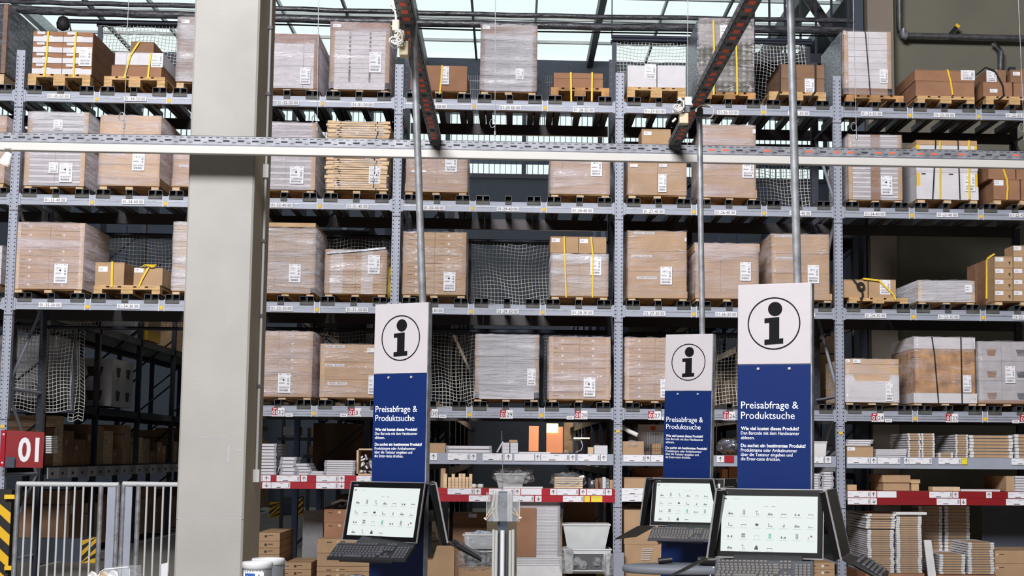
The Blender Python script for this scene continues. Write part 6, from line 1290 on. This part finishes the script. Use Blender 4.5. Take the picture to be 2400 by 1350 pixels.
# ================================================================== INFO KIOSKS
def screen_icons(mb, W_, H_, T):
    """rows of small product pictures with a caption line under each"""
    mb.M = T; dx = W_*.139
    def b(x0, x1, z0, z1, m, k=0): mb.box(x0, x1, -.0022-k*.0003, -.0018, z0, z1, m)
    b(-W_*.485, -W_*.45, H_*.425, H_*.445, 'icon_dark'); b(-W_*.06, -.005, H_*.30, H_*.308, 'icon_pale'); b(.01, .028, H_*.30, H_*.308, 'icon_grey'); b(-W_*.38, -W_*.31, H_*.43, H_*.437, 'icon_pale')
    K = ['hpshtwt', 'ltolchq', 'wgubwpr', 'hsBt']
    for r_, row in enumerate(K):
        for c_, k in enumerate(row):
            x = -W_*.405+c_*dx; z = H_*(.19-r_*.205)-c_*.0005; s = .0125
            b(x-s*1.6, x+s*1.6, z-s*1.55, z-s*1.42, 'icon_pale')
            if k == 'h': b(x-s, x+s, z-s*.8, z-s*.3, 'icon_grey'); b(x-s*.7, x-s*.2, z-s*.3, z+.002, 'icon_grey'); b(x+s*.1, x+s*.6, z-s*.3, z-.001, 'icon_pale')
            if k == 'p': b(x-s*.5, x+s*.5, z-s*.9, z+s*1.1, 'icon_pale'); b(x+s*.1, x+s*.35, z-s*.9, z+s*.9, 'icon_grey', 1)
            if k == 's': b(x-s*.2, x, z-s*.9, z+s*.8, 'icon_grey'); b(x-s*.6, x+s*.2, z+s*.5, z+s*.7, 'icon_dark'); b(x+s*.3, x+s*.6, z-s*.9, z-s*.3, 'icon_grey')
            if k == 't': b(x-s, x+s, z-s*.35, z-s*.15, 'icon_dark'); b(x-s*.9, x-s*.8, z-s*.9, z-s*.35, 'icon_grey'); b(x+s*.8, x+s*.9, z-s*.9, z-s*.35, 'icon_grey')
            if k == 'w': b(x-s*.9, x-s*.5, z-s*.8, z, 'icon_dark'); b(x-s*.2, x+s*.1, z-s*.8, z-s*.4, 'icon_grey'); b(x+s*.4, x+s*.9, z-s*.8, z-s*.1, 'icon_dark')
            if k == 'l': b(x-s*.7, x-s*.5, z-s*.9, z+s*.5, 'icon_dark'); b(x-s*.2, x+s*.9, z-s*.9, z-s*.6, 'icon_grey'); b(x-s*.1, x+s*.1, z-s*.6, z-s*.2, 'icon_pale')
            if k == 'o': mb.disc(x, z-.002, -.0018, .0085, 'icon_dark', 14, .0005, .006)
            if k == 'c': b(x-s*.3, x+s*.4, z-s*.9, z-s*.4, 'icon_grey'); b(x, x+s*.4, z-s*.4, z+s*.3, 'icon_grey')
            if k == 'q': b(x-s, x+s, z-s*.9, z-s*.5, 'icon_pale'); b(x-s*.8, x-s*.3, z-s*.5, z-s*.2, 'icon_pale')
            if k == 'g': b(x-s*.7, x+s*.7, z-s*.8, z+s*.8, 'icon_grey'); b(x-s*.7, x+s*.7, z-s*.05, z+s*.1, 'screen', 1); b(x-s*.5, x+s*.5, z-s*.6, z-s*.5, 'screen', 1)
            if k == 'u': b(x-s*.9, x+s*.9, z+s*.1, z+s*.25, 'icon_pale'); b(x-s*.9, x-s*.75, z-s*.7, z+s*.1, 'icon_pale'); b(x+s*.75, x+s*.9, z-s*.7, z+s*.1, 'icon_pale')
            if k == 'b': b(x-s*.5, x+s*.5, z-s*.9, z+s*.9, 'icon_teal'); b(x-s*.3, x+s*.3, z-s*.1, z, 'screen', 1)
            if k == 'r': b(x-s*.9, x-s*.6, z-s*.9, z, 'icon_red'); b(x, x+s*.5, z, z+s*.6, 'icon_dark'); b(x+s*.5, x+s*.8, z-s*.2, z+s*.3, 'icon_red')
            if k == 'B': b(x-s*.7, x+s*.7, z-s*.9, z-s*.1, 'icon_dark'); b(x-s*.4, x+s*.4, z-s*.1, z+s*.6, 'icon_dark')
def monitor(par, T, name='monitor', lit=True):
    W_, H_ = .50, .318; g = MB(T); g.box(-W_/2, W_/2, 0, .035, -H_/2, H_/2, 'bezel'); m = g.build(name, par, local=True, bevel=.004)
    g = MB(T); e = .004
    for a in ((-W_/2-e, W_/2+e, H_/2, H_/2+e), (-W_/2-e, W_/2+e, -H_/2-e, -H_/2), (-W_/2-e, -W_/2, -H_/2, H_/2), (W_/2, W_/2+e, -H_/2, H_/2)): g.box(a[0], a[1], -.003, .006, a[2], a[3], 'chrome')
    g.build('bezel_edge', m, local=True)
    sw, sh = .450, .262; g = MB(T); g.box(-sw/2, sw/2, -.0018, 0, -sh/2-.002, sh/2-.002, 'screen' if lit else 'bezel'); g.build('screen', m, local=True)
    if not lit: return
    g = MB(); screen_icons(g, sw, sh, T); g.build('screen_icons', m, local=True)['kind'] = 'stuff'
    g = MB(T); text(g, 'medIQ', -W_/2+.02, H_/2-.02, -.002, 'ink_grey', size=.012); g.build('maker_mark', m, local=True)
    g = MB(T); g.box(-.09, .09, .035, .09, -.09, .09, 'black'); g.build('mount', m, local=True)
KEYS = None
def keyboard(lab, loc, rotz, tilt, km='key'):
    t = thing('keyboard', lab, 'keyboard', loc, rotz); T = Matrix.Rotation(tilt, 4, 'X'); W_, D_ = .45, .155
    g = MB(T); g.hexa([(-W_/2, -D_/2, 0), (W_/2, -D_/2, 0), (W_/2, D_/2, 0), (-W_/2, D_/2, 0)], [(-W_/2+.003, -D_/2+.003, .010), (W_/2-.003, -D_/2+.003, .010), (W_/2-.003, D_/2-.003, .020), (-W_/2+.003, D_/2-.003, .020)], 'black' if km == 'key' else 'key'); g.build('keyboard_case', t, local=True)
    proto = None; n = 0; p = .0188
    def key(x, y, w, first):
        nonlocal proto
        z = .010+(y+D_/2)/D_*.010+.001
        if w == 1 and proto is not None:
            c = proto.copy(); COL.objects.link(c); c.parent = t; c.location = T @ Vector((x, y, z)); return
        hw = p*w/2-.0012; g = MB(); g.hexa([(-hw, -.008, 0), (hw, -.008, 0), (hw, .008, 0), (-hw, .008, 0)], [(-hw+.002, -.006, .006), (hw-.002, -.006, .006), (hw-.002, .007, .006), (-hw+.002, .007, .006)], km)
        o = g.build('keycap', t, local=True); o.location = T @ Vector((x, y, z)); o.rotation_euler = (tilt, 0, 0)
        if w == 1 and proto is None: proto = o
    for r_ in range(6):
        y = D_/2-.018-r_*.0215-(.006 if r_ else 0)
        off = (0, 0, .5, .75, .25, 0)[r_]
        if r_ == 5:
            for x, w in ((-.205, 1.3), (-.18, 1.2), (-.156, 1.2), (-.085, 6), (-.012, 1.2), (.012, 1.2), (.036, 1.2)): key(x, y, w, 0)
        else:
            nk = 13 if r_ else 12
            for c_ in range(nk): key(-W_/2+.018+(c_+off*.4)*p*1.03, y, 1, 0)
            if r_ > 0: key(-W_/2+.018+(nk+off*.4+.3)*p*1.03, y, 1.6 if r_ != 3 else 1.8, 0)
        for c_ in range(3):
            if r_ in (1, 2) or (r_ == 5) or (r_ == 4 and c_ == 1) or r_ == 0: key(.078+c_*p, y, 1, 0)
        if r_ > 0:
            for c_ in range(4): key(.146+c_*p, y, 1, 0)
    return t
def kiosk(lab, u, v_top, Y, theta, where, side=(), km='key', dth=0, roll=0, sx_=1.0, mon_tilt=12, kx=.04, mx=0, px_=0, mth=0):
    x, ztop = P(u, v_top, Y); W_ = .352; th = -theta
    t = thing('info_kiosk', lab, 'information kiosk', (x, Y, 0), th); ztop = 2.48
    PM = Matrix.Translation((px_, 0, 1.3)) @ Matrix.Rotation(R(roll), 4, 'Y') @ Matrix.Translation((0, 0, -1.3)) @ Matrix.Rotation(-R(dth), 4, 'Z') @ Matrix.Diagonal((sx_, 1, 1, 1))
    g = MB(PM); g.box(-W_/2, W_/2, 0, .028, 2.09, ztop, 'sign_white'); s = g.build('white_sheet', t, local=True, bevel=.002)
    g = MB(PM); cz = ztop-.193; g.ring(0, cz, 0, .1215, .127, 'sign_ink', 64); g.disc(.006, cz+.07, 0, .034, 'sign_ink', 32)
    g.prism([(-.045, cz+.025), (.026, cz+.030), (.026, cz-.075), (.045, cz-.073), (.045, cz-.098), (-.045, cz-.103), (-.045, cz-.079), (-.022, cz-.077), (-.022, cz+.004), (-.045, cz+.002)][::-1], -.002, 0, 'sign_ink'); g.build('info_symbol', s, local=True)
    g = MB(PM); g.box(-W_/2, W_/2, .002, .03, .0, 2.088, 'sign_blue'); bl = g.build('blue_panel', t, local=True, bevel=.002)
    for sx in (-.075, .075): g = MB(PM); g.disc(sx, 2.068, .001, .007, 'screw', 12, .004); g.build('screw', bl, local=True)
    g = MB(PM); B0 = 2.088; y = .0005; lx = -W_/2+.018
    text(g, 'Preisabfrage &', lx, B0-.212, y, 'white', width=.275, height=.034); text(g, 'Produktsuche', lx, B0-.262, y, 'white', width=.258, height=.034)
    text(g, 'Wie viel kostet dieses Produkt?', lx, B0-.316, y, 'white', width=.278, height=.0165, bold=.02); text(g, 'Den Barcode mit dem Handscanner', lx, B0-.338, y, 'white', width=.280, height=.0155); text(g, 'ablesen.', lx, B0-.360, y, 'white', width=.066, height=.0155)
    text(g, 'Du suchst ein bestimmtes Produkt?', lx, B0-.398, y, 'white', width=.310, height=.0165, bold=.02); text(g, 'Produktname oder Artikelnummer', lx, B0-.420, y, 'white', width=.270, height=.0155); text(g, 'über die Tastatur eingeben und', lx, B0-.441, y, 'white', width=.248, height=.0155); text(g, 'die Enter-taste drücken.', lx, B0-.462, y, 'white', width=.190, height=.0155)
    g.build('lettering', bl, local=True)
    g = MB(PM); g.box(W_/2, W_/2+.006, 0, .034, 0, ztop-.004, 'galv'); g.build('edge_profile', t, local=True)
    g = MB(); g.box(-.10, .10, .03, .15, .0, 2.0, 'steel_dark'); g.build('post', t, local=True)
    g = MB(); g.box(-.13, .13, .035, .16, 1.1, 1.42, 'panel_slate'); g.build('cabinet', t, local=True)
    g = MB(PM); g.disc(0, .42, .001, .007, 'screw', 10, .003); g.build('screw', bl, local=True)
    T = Matrix.Translation((mx, -.15, 1.335)) @ Matrix.Rotation(R(mth), 4, 'Z') @ Matrix.Rotation(R(-mon_tilt), 4, 'X'); monitor(t, T)
    g = MB(); g.box(-.05, .05, -.12, .03, 1.27, 1.37, 'black'); g.build('monitor_arm', t, local=True)
    for sx, sy, rz in side:
        T = Matrix.Translation((sx, sy, 1.335)) @ Matrix.Rotation(R(rz), 4, 'Z') @ Matrix.Rotation(R(-mon_tilt+(4 if sx < 0 else 0)), 4, 'X'); monitor(t, T, 'side_monitor', False)
        g = MB(Matrix.Translation((sx, sy, 0)) @ Matrix.Rotation(R(rz), 4, 'Z')); g.box(-.04, .04, .03, max(.08, abs(sx)-.05), 1.28, 1.34, 'black'); g.build('monitor_arm', t, local=True)
        g = MB(Matrix.Translation((sx, sy, 0)) @ Matrix.Rotation(R(rz), 4, 'Z')); g.M = g.M @ Matrix.Translation((0, -.15, 1.108)) @ Matrix.Rotation(R(28), 4, 'X'); g.box(-.2, .2, -.075, .14, 0, .008, 'black'); g.build('keyboard_tray', t, local=True)
    g = MB(Matrix.Translation((kx, -.33, 1.112)) @ Matrix.Rotation(R(26), 4, 'X')); g.box(-.16, .16, -.07, .20, -.002, .008, 'black'); g.build('keyboard_tray', t, local=True)
    g = MB(); g.box(-.05, .05, -.18, .03, 1.17, 1.20, 'black'); g.build('tray_arm', t, local=True)
    g = MB(); g.box(-.16, .16, -.12, .28, 0, .03, 'steel_dark'); g.build('foot', t, local=True)
    Mw = Matrix.Translation((x, Y, 0)) @ Matrix.Rotation(th, 4, 'Z')
    kl = Mw @ Vector((kx, -.33, 1.122)); keyboard('black computer keyboard on the tray of the '+where, kl, th+R(6), R(26), km)
    for sx, sy, rz in side:
        if rz == 90 or rz > 60: kl = Mw @ (Matrix.Translation((sx, sy, 0)) @ Matrix.Rotation(R(rz), 4, 'Z') @ Vector((0, -.15, 1.12))); keyboard('black keyboard seen edge-on under the right side monitor of the '+where, kl, th+R(rz), R(28), 'key')
    return t, Mw
Y1, Y3, Y2 = -18.81+8.4, -18.81+7.2, -18.81+10.3
kiosk('blue and white info sign with touch screen kiosk, left one of the three', 941, 712, Y1, R(25.5), 'left info kiosk', side=((.21, .10, 121),), dth=4, mth=-8)
kiosk('blue and white info sign with touch screen kiosk, smallest and farthest of the three', 1616, 783, Y2, R(26), 'middle info kiosk', side=((-.27, .06, -90), (.27, .06, 90)), km='key_warm', dth=12, roll=1.3, sx_=1.07, kx=.07, mx=.035, px_=-.03)
kiosk('blue and white info sign with touch screen kiosk, tallest and nearest, at the right', 1809, 656, Y3, R(17.5), 'right info kiosk', side=((-.262, .04, -90), (.30, .10, 90)), km='key_warm', dth=11, roll=.5, sx_=1.05, kx=.0)
# poles above the kiosks
for (u0, v0, u1, v1, Y, lab) in ((968, 26, 991, 712, Y1+.05, 'steel pole rising from the left info sign to the cable tray'), (1639, 258, 1646, 784, Y2+.05, 'steel pole rising from the middle info sign to the cable tray'), (1851, -60, 1869, 656, Y3+.05, 'steel pole rising from the right info sign out of the picture')):
    t = thing('kiosk_pole', lab, 'pole', pt(u1, v1, Y)); a = Vector(pt(u0, v0, Y)); b = Vector(pt(u1, v1, Y)); d = (b-a).normalized(); mb = MB(); mb.tube([a, b+d*.25], .0205, 'galv', 16); mb.build('tube', t)
    mb = MB(); mb.tube([a-d*.01, a+d*.05], .027, 'galv_dark', 12); mb.build('end_clamp', t)
    mb = MB(); mb.tube([a+Vector((-.09, 0, -.01)), a+Vector((-.02, 0, .01))], .014, 'galv', 6); mb.build('bracket', t)
# junction boxes and cable loops on the slanting trays
def curl(c, r, n, ph, Yw=.02, flat=1.0): return [c+Vector((r*math.cos(ph+i*.55), Yw*math.sin(i*.9), r*flat*math.sin(ph+i*.55)+.004*i)) for i in range(n)]
for (uv, bx, lab) in (((945, 50), [(919, 45, 936, 72, 'box_beige'), (934, 70, 948, 97, 'box_beige'), (936, 95, 957, 129, 'box_beige')], 'left'), ((1600, 240), [(1606, 226, 1626, 247, 'pvc'), (1600, 247, 1618, 264, 'galv_dark'), (1593, 264, 1614, 289, 'box_beige')], 'right')):
    Yj = (Y1 if lab == 'left' else Y2)-.12
    t = thing('junction_box', 'grey and beige junction boxes on the slanting cable tray above the %s kiosk' % ('left' if lab == 'left' else 'middle'), 'junction box', pt(uv[0], uv[1], Yj))
    for (a, b, c_, d_, m_) in bx: mb = MB(); p = P(a, b, Yj); q = P(c_, d_, Yj); mb.box(p[0], q[0], Yj, Yj+.08, q[1], p[1], m_); mb.build('box', t, bevel=.006)
    mb = MB(); c = Vector(pt(*((928, 108) if lab == 'left' else (1590, 262)), Yj-.02))
    for k in range(4): mb.tube(curl(c+Vector((.006*k, 0, .006*k)), .036-.004*k, 14, k*.7, .02, .8 if k % 2 else 1.15), .0045, 'cable_white', 6)
    mb.build('cable_coil', t)
    mb = MB()
    if lab == 'left': mb.tube([pt(924, 8, Yj), pt(914, 14, Yj), pt(926, 26, Yj), pt(930, 60, Yj), pt(934, 78, Yj), pt(926, 86, Yj)], .006, 'cable_white', 6); mb.tube([pt(914, 12, Yj), pt(924, 5, Yj), pt(940, 4, Yj)], .007, 'cable_white', 6)
    else: mb.tube([Vector(pt(1652, 262, Yj))+Vector((.062*math.cos(q*.35-1.4), 0, .052*math.sin(q*.35-1.4))) for q in range(14)], .006, 'cable_white', 6); mb.tube([pt(1604, 236, Yj), pt(1580, 258, Yj), pt(1573, 266, Yj), pt(1590, 262, Yj)], .006, 'cable_white', 6); mb.tube([pt(1576, 286, Yj), pt(1584, 278, Yj)], .009, 'cable_white', 6)
    mb.build('loose_cable', t)
# grey round table by the middle kiosk, things on it
zt_ = P(1600, 1330, -9.0)[1]; t = thing('grey_desk', 'grey rounded desk top at the foot of the middle info kiosk', 'desk', (P(1600, 1330, -9.0)[0]+.12, -9.0, 0)); c = Vector((P(1625, 1330, -9.0)[0], -9.0, zt_-.03)); Mx = Matrix.Translation(c) @ Matrix.Diagonal((.46, .26, 1, 1))
mb = MB(Mx); mb.lathe((0, 0, 0), [(0, 0), (.97, 0), (1.0, .01), (1.0, .035), (.98, .045), (0, .045)], 'table_grey', 48); mb.build('desk_top', t); mb = MB(); mb.tube([c, (c.x, c.y, 0)], .05, 'steel_dark', 12); mb.build('leg', t)
t = thing('hand_scanner', 'black handheld barcode scanner lying on the grey desk', 'scanner', (c.x+.12, -9.05, zt_+.016)); mb = MB(); mb.tube([(c.x+.02, -9.06, zt_+.05), (c.x+.12, -9.06, zt_+.045), (c.x+.24, -9.06, zt_+.07)], .026, 'black', 8, r2=.04); mb.build('grip', t); mb = MB(); mb.lathe((c.x+.16, -9.02, zt_+.016), [(0, 0), (.05, 0), (.045, .08), (.03, .11), (0, .115)], 'black', 12); mb.build('cradle', t)
t = thing('hand_scanner', 'small black scanner with cable at the left end of the grey desk', 'scanner', (c.x-.2, -8.95, zt_+.016)); mb = MB(); mb.tube([(c.x-.22, -8.93, zt_+.035), (c.x-.13, -8.93, zt_+.045)], .02, 'black', 8); mb.build('grip', t)
for k, dx in enumerate((.08, .21)):
    mb = MB(); mb.tube([(c.x+dx+.02, -9.23, zt_+.02), (c.x+dx, -9.25, zt_), (c.x+dx-.01, -9.24, zt_-.2), (c.x+dx, -9.2, 0.0)], .005, 'pvc' if k == 0 else 'galv_dark', 6); tag(mb.build('cable'), ('pale', 'dark grey')[k]+' cable hanging over the front edge of the grey desk', 'cable')
# black chair in front of the left kiosk, only its top shows
cx_, cz_ = P(834, 1343, -10.9); t = thing('chair', 'black chair whose rounded back tip shows under the keyboard of the first kiosk', 'chair', (cx_, -10.9, 0))
mb = MB(); cz_ -= .006; mb.prism([(cx_-.10, .62), (cx_+.10, .62), (cx_+.09, cz_-.06), (cx_+.045, cz_-.008), (cx_, cz_), (cx_-.045, cz_-.008), (cx_-.09, cz_-.06)][::-1], -10.9, -10.87, 'black'); mb.build('backrest', t, bevel=.006)
mb = MB(); mb.box(cx_-.2, cx_+.2, -10.88, -10.48, .44, .5, 'black_rubber'); mb.build('seat', t, bevel=.015)
mb = MB(); mb.box(cx_-.03, cx_+.03, -10.89, -10.87, .44, .64, 'black'); mb.build('back_support', t)
for sx in (-.18, .18):
    for sy in (-10.86, -10.5): mb = MB(); mb.tube([(cx_+sx, sy, .44), (cx_+sx, sy, 0)], .012, 'black', 6); mb.build('leg', t)
# ------------------------------------------------------------------ protective foam stand in front of bay C
Ys = -4.5
t = thing('foam_profile_stand', 'dark post stand with clear holder of foam profiles before the white trays', 'stand', pt(1178, 1350, Ys)); t.location.z = 0
mb = MB(); a = P(1168, 1152, Ys); b = P(1190, 1152, Ys); mb.box(a[0], b[0], Ys, Ys+.05, 0, a[1], 'panel_slate'); mb.disc((a[0]+b[0])/2, P(1180, 1181, Ys)[1], Ys, .006, 'screw', 8); mb.disc((a[0]+b[0])/2, P(1180, 1194, Ys)[1], Ys, .006, 'screw', 8); mb.build('post', t)
mb = MB(); mb.box(a[0]-.15, b[0]+.15, Ys-.12, Ys+.17, 0, .03, 'steel_dark'); mb.build('foot', t)
mb = MB(); p = P(1140, 1154, Ys-.08); q = P(1218, 1222, Ys-.08); mb.box(p[0], q[0], Ys-.08, Ys-.077, q[1], p[1], 'clear_plastic'); mb.box(p[0], p[0]+.004, Ys-.083, Ys, q[1], p[1], 'pvc'); mb.box(q[0]-.004, q[0], Ys-.083, Ys, q[1], p[1], 'pvc'); mb.build('clear_holder', t)
mb = MB(); mb.tube([pt(1177, 1152, Ys+.02), pt(1178, 1090, Ys+.02), pt(1176, 1010, Ys+.02)], .003, 'galv', 5); mb.build('wire', t)
for k, (u, v0, v1, bend) in enumerate(((1160, 1153, 1222, -6), (1166, 1153, 1222, -3), (1192, 1153, 1222, 0), (1198, 1152, 1222, 0), (1157, 1241, 1352, 0), (1164, 1243, 1352, -1), (1178, 1243, 1352, 0), (1196, 1243, 1352, 0), (1203, 1241, 1352, 1))):
    mb = MB(); mb.tube([pt(u, v0, Ys-.04), pt(u+bend, (v0+v1)/2, Ys-.045), pt(u, v1, Ys-.04)] if v1 < 1300 else [pt(u, v0, Ys-.04), (P(u+bend, 1300, Ys-.04)[0], Ys-.04, .032)], .015 if k != 6 else .022, 'foam' if k != 6 else 'white_paint', 6)
    tag(mb.build('foam_profile'), 'grey foam edge profile standing in the clear holder' if v1 < 1300 else 'long foam edge profile standing beside the dark post', 'foam profile', 'foam profiles in the holder' if v1 < 1300 else 'long foam profiles beside the post')
mb = MB()
for k, (a, b) in enumerate((((1137, 1216), (1156, 1182)), ((1140, 1218), (1160, 1190)), ((1222, 1214), (1200, 1200)), ((1219, 1216), (1204, 1190)))): mb.tube([pt(*a, Ys-.10), pt(*b, Ys-.06)], .004, 'wood_pale', 5); mb.tube([pt(a[0], a[1], Ys-.10), pt(a[0]-3, a[1]-2, Ys-.10)], .008, 'white_paint', 5)
mb.build('hook', t)
# ------------------------------------------------------------------ waste bins
for k, (u0, u1, v, Y, lab) in enumerate(((568, 640, 1312, -8.3, 'grey waste bin with white ring and blue paper label in front of the column'), (590, 668, 1304, -7.9, 'second grey waste bin with clear liner behind the labelled one'))):
    xa_, z1 = P(u0, v+4, Y); xb_ = P(u1, v, Y)[0]; r = (xb_-xa_)/2; c = ((xa_+xb_)/2, Y, 0); t = thing('waste_bin', lab, 'waste bin', c)
    mb = MB(); mb.lathe(c, [(0, 0), (r*.78, 0), (r*.95, z1-.03), (r*.92, z1-.03), (r*.72, .02), (0, .02)], 'bin_grey', 32); mb.build('bin_body', t); mb = MB(); mb.lathe(c, [(r*.94, z1-.045), (r, z1-.038), (r, z1-.012), (r*.95, z1), (r*.86, z1-.004), (r*.84, z1-.045)], 'pvc', 40); mb.build('ring', t)
    if k == 0:
        # label curved round the front
        def lab_at(mb, a0, a1, z0, z1_, rr, m):
            n = 8; vs = []; 
            for i in range(n+1):
                a = a0+(a1-a0)*i/n; vs += [(c[0]+rr*math.sin(a), c[1]-rr*math.cos(a), z0), (c[0]+rr*math.sin(a), c[1]-rr*math.cos(a), z1_)]
            mb.add(vs, [(2*i, 2*i+2, 2*i+3, 2*i+1) for i in range(n)], m)
        zl = z1-.058; mb = MB(); lab_at(mb, -1.05, .62, zl-.085, zl+.005, r*.945, 'paper'); pl = mb.build('label', t); mb = MB(); lab_at(mb, -.80, .0, zl-.065, zl-.015, r*.955, 'label_blue')
        g = MB(); text(g, 'Papier', 0, 0, 0, 'white', width=r*.42, height=.022)
        for i, m_ in enumerate(g.f): pass
        vs = []
        for p in g.v: a = -.62+p.x/r; vs.append((c[0]+r*.962*math.sin(a), c[1]-r*.962*math.cos(a), zl-.052+p.z))
        mb.add(vs, g.f, 'white')
        for s in range(3):
            a0 = .12+.24*math.cos(R(90+s*120))*.5+.15; b0 = zl-.045+.024*math.sin(R(90+s*120)); a1 = .12+.24*math.cos(R(210+s*120))*.5+.15; b1 = zl-.045+.024*math.sin(R(210+s*120))
            mb.tube([(c[0]+r*.955*math.sin(a0), c[1]-r*.955*math.cos(a0), b0), (c[0]+r*.955*math.sin(a1), c[1]-r*.955*math.cos(a1), b1)], .002, 'ink', 4)
        mb.build('print', pl)
    else: bag(655, 1315, 672, 1335, '', Y-.0, seed=70, dep=.06, parent=t, name='liner')
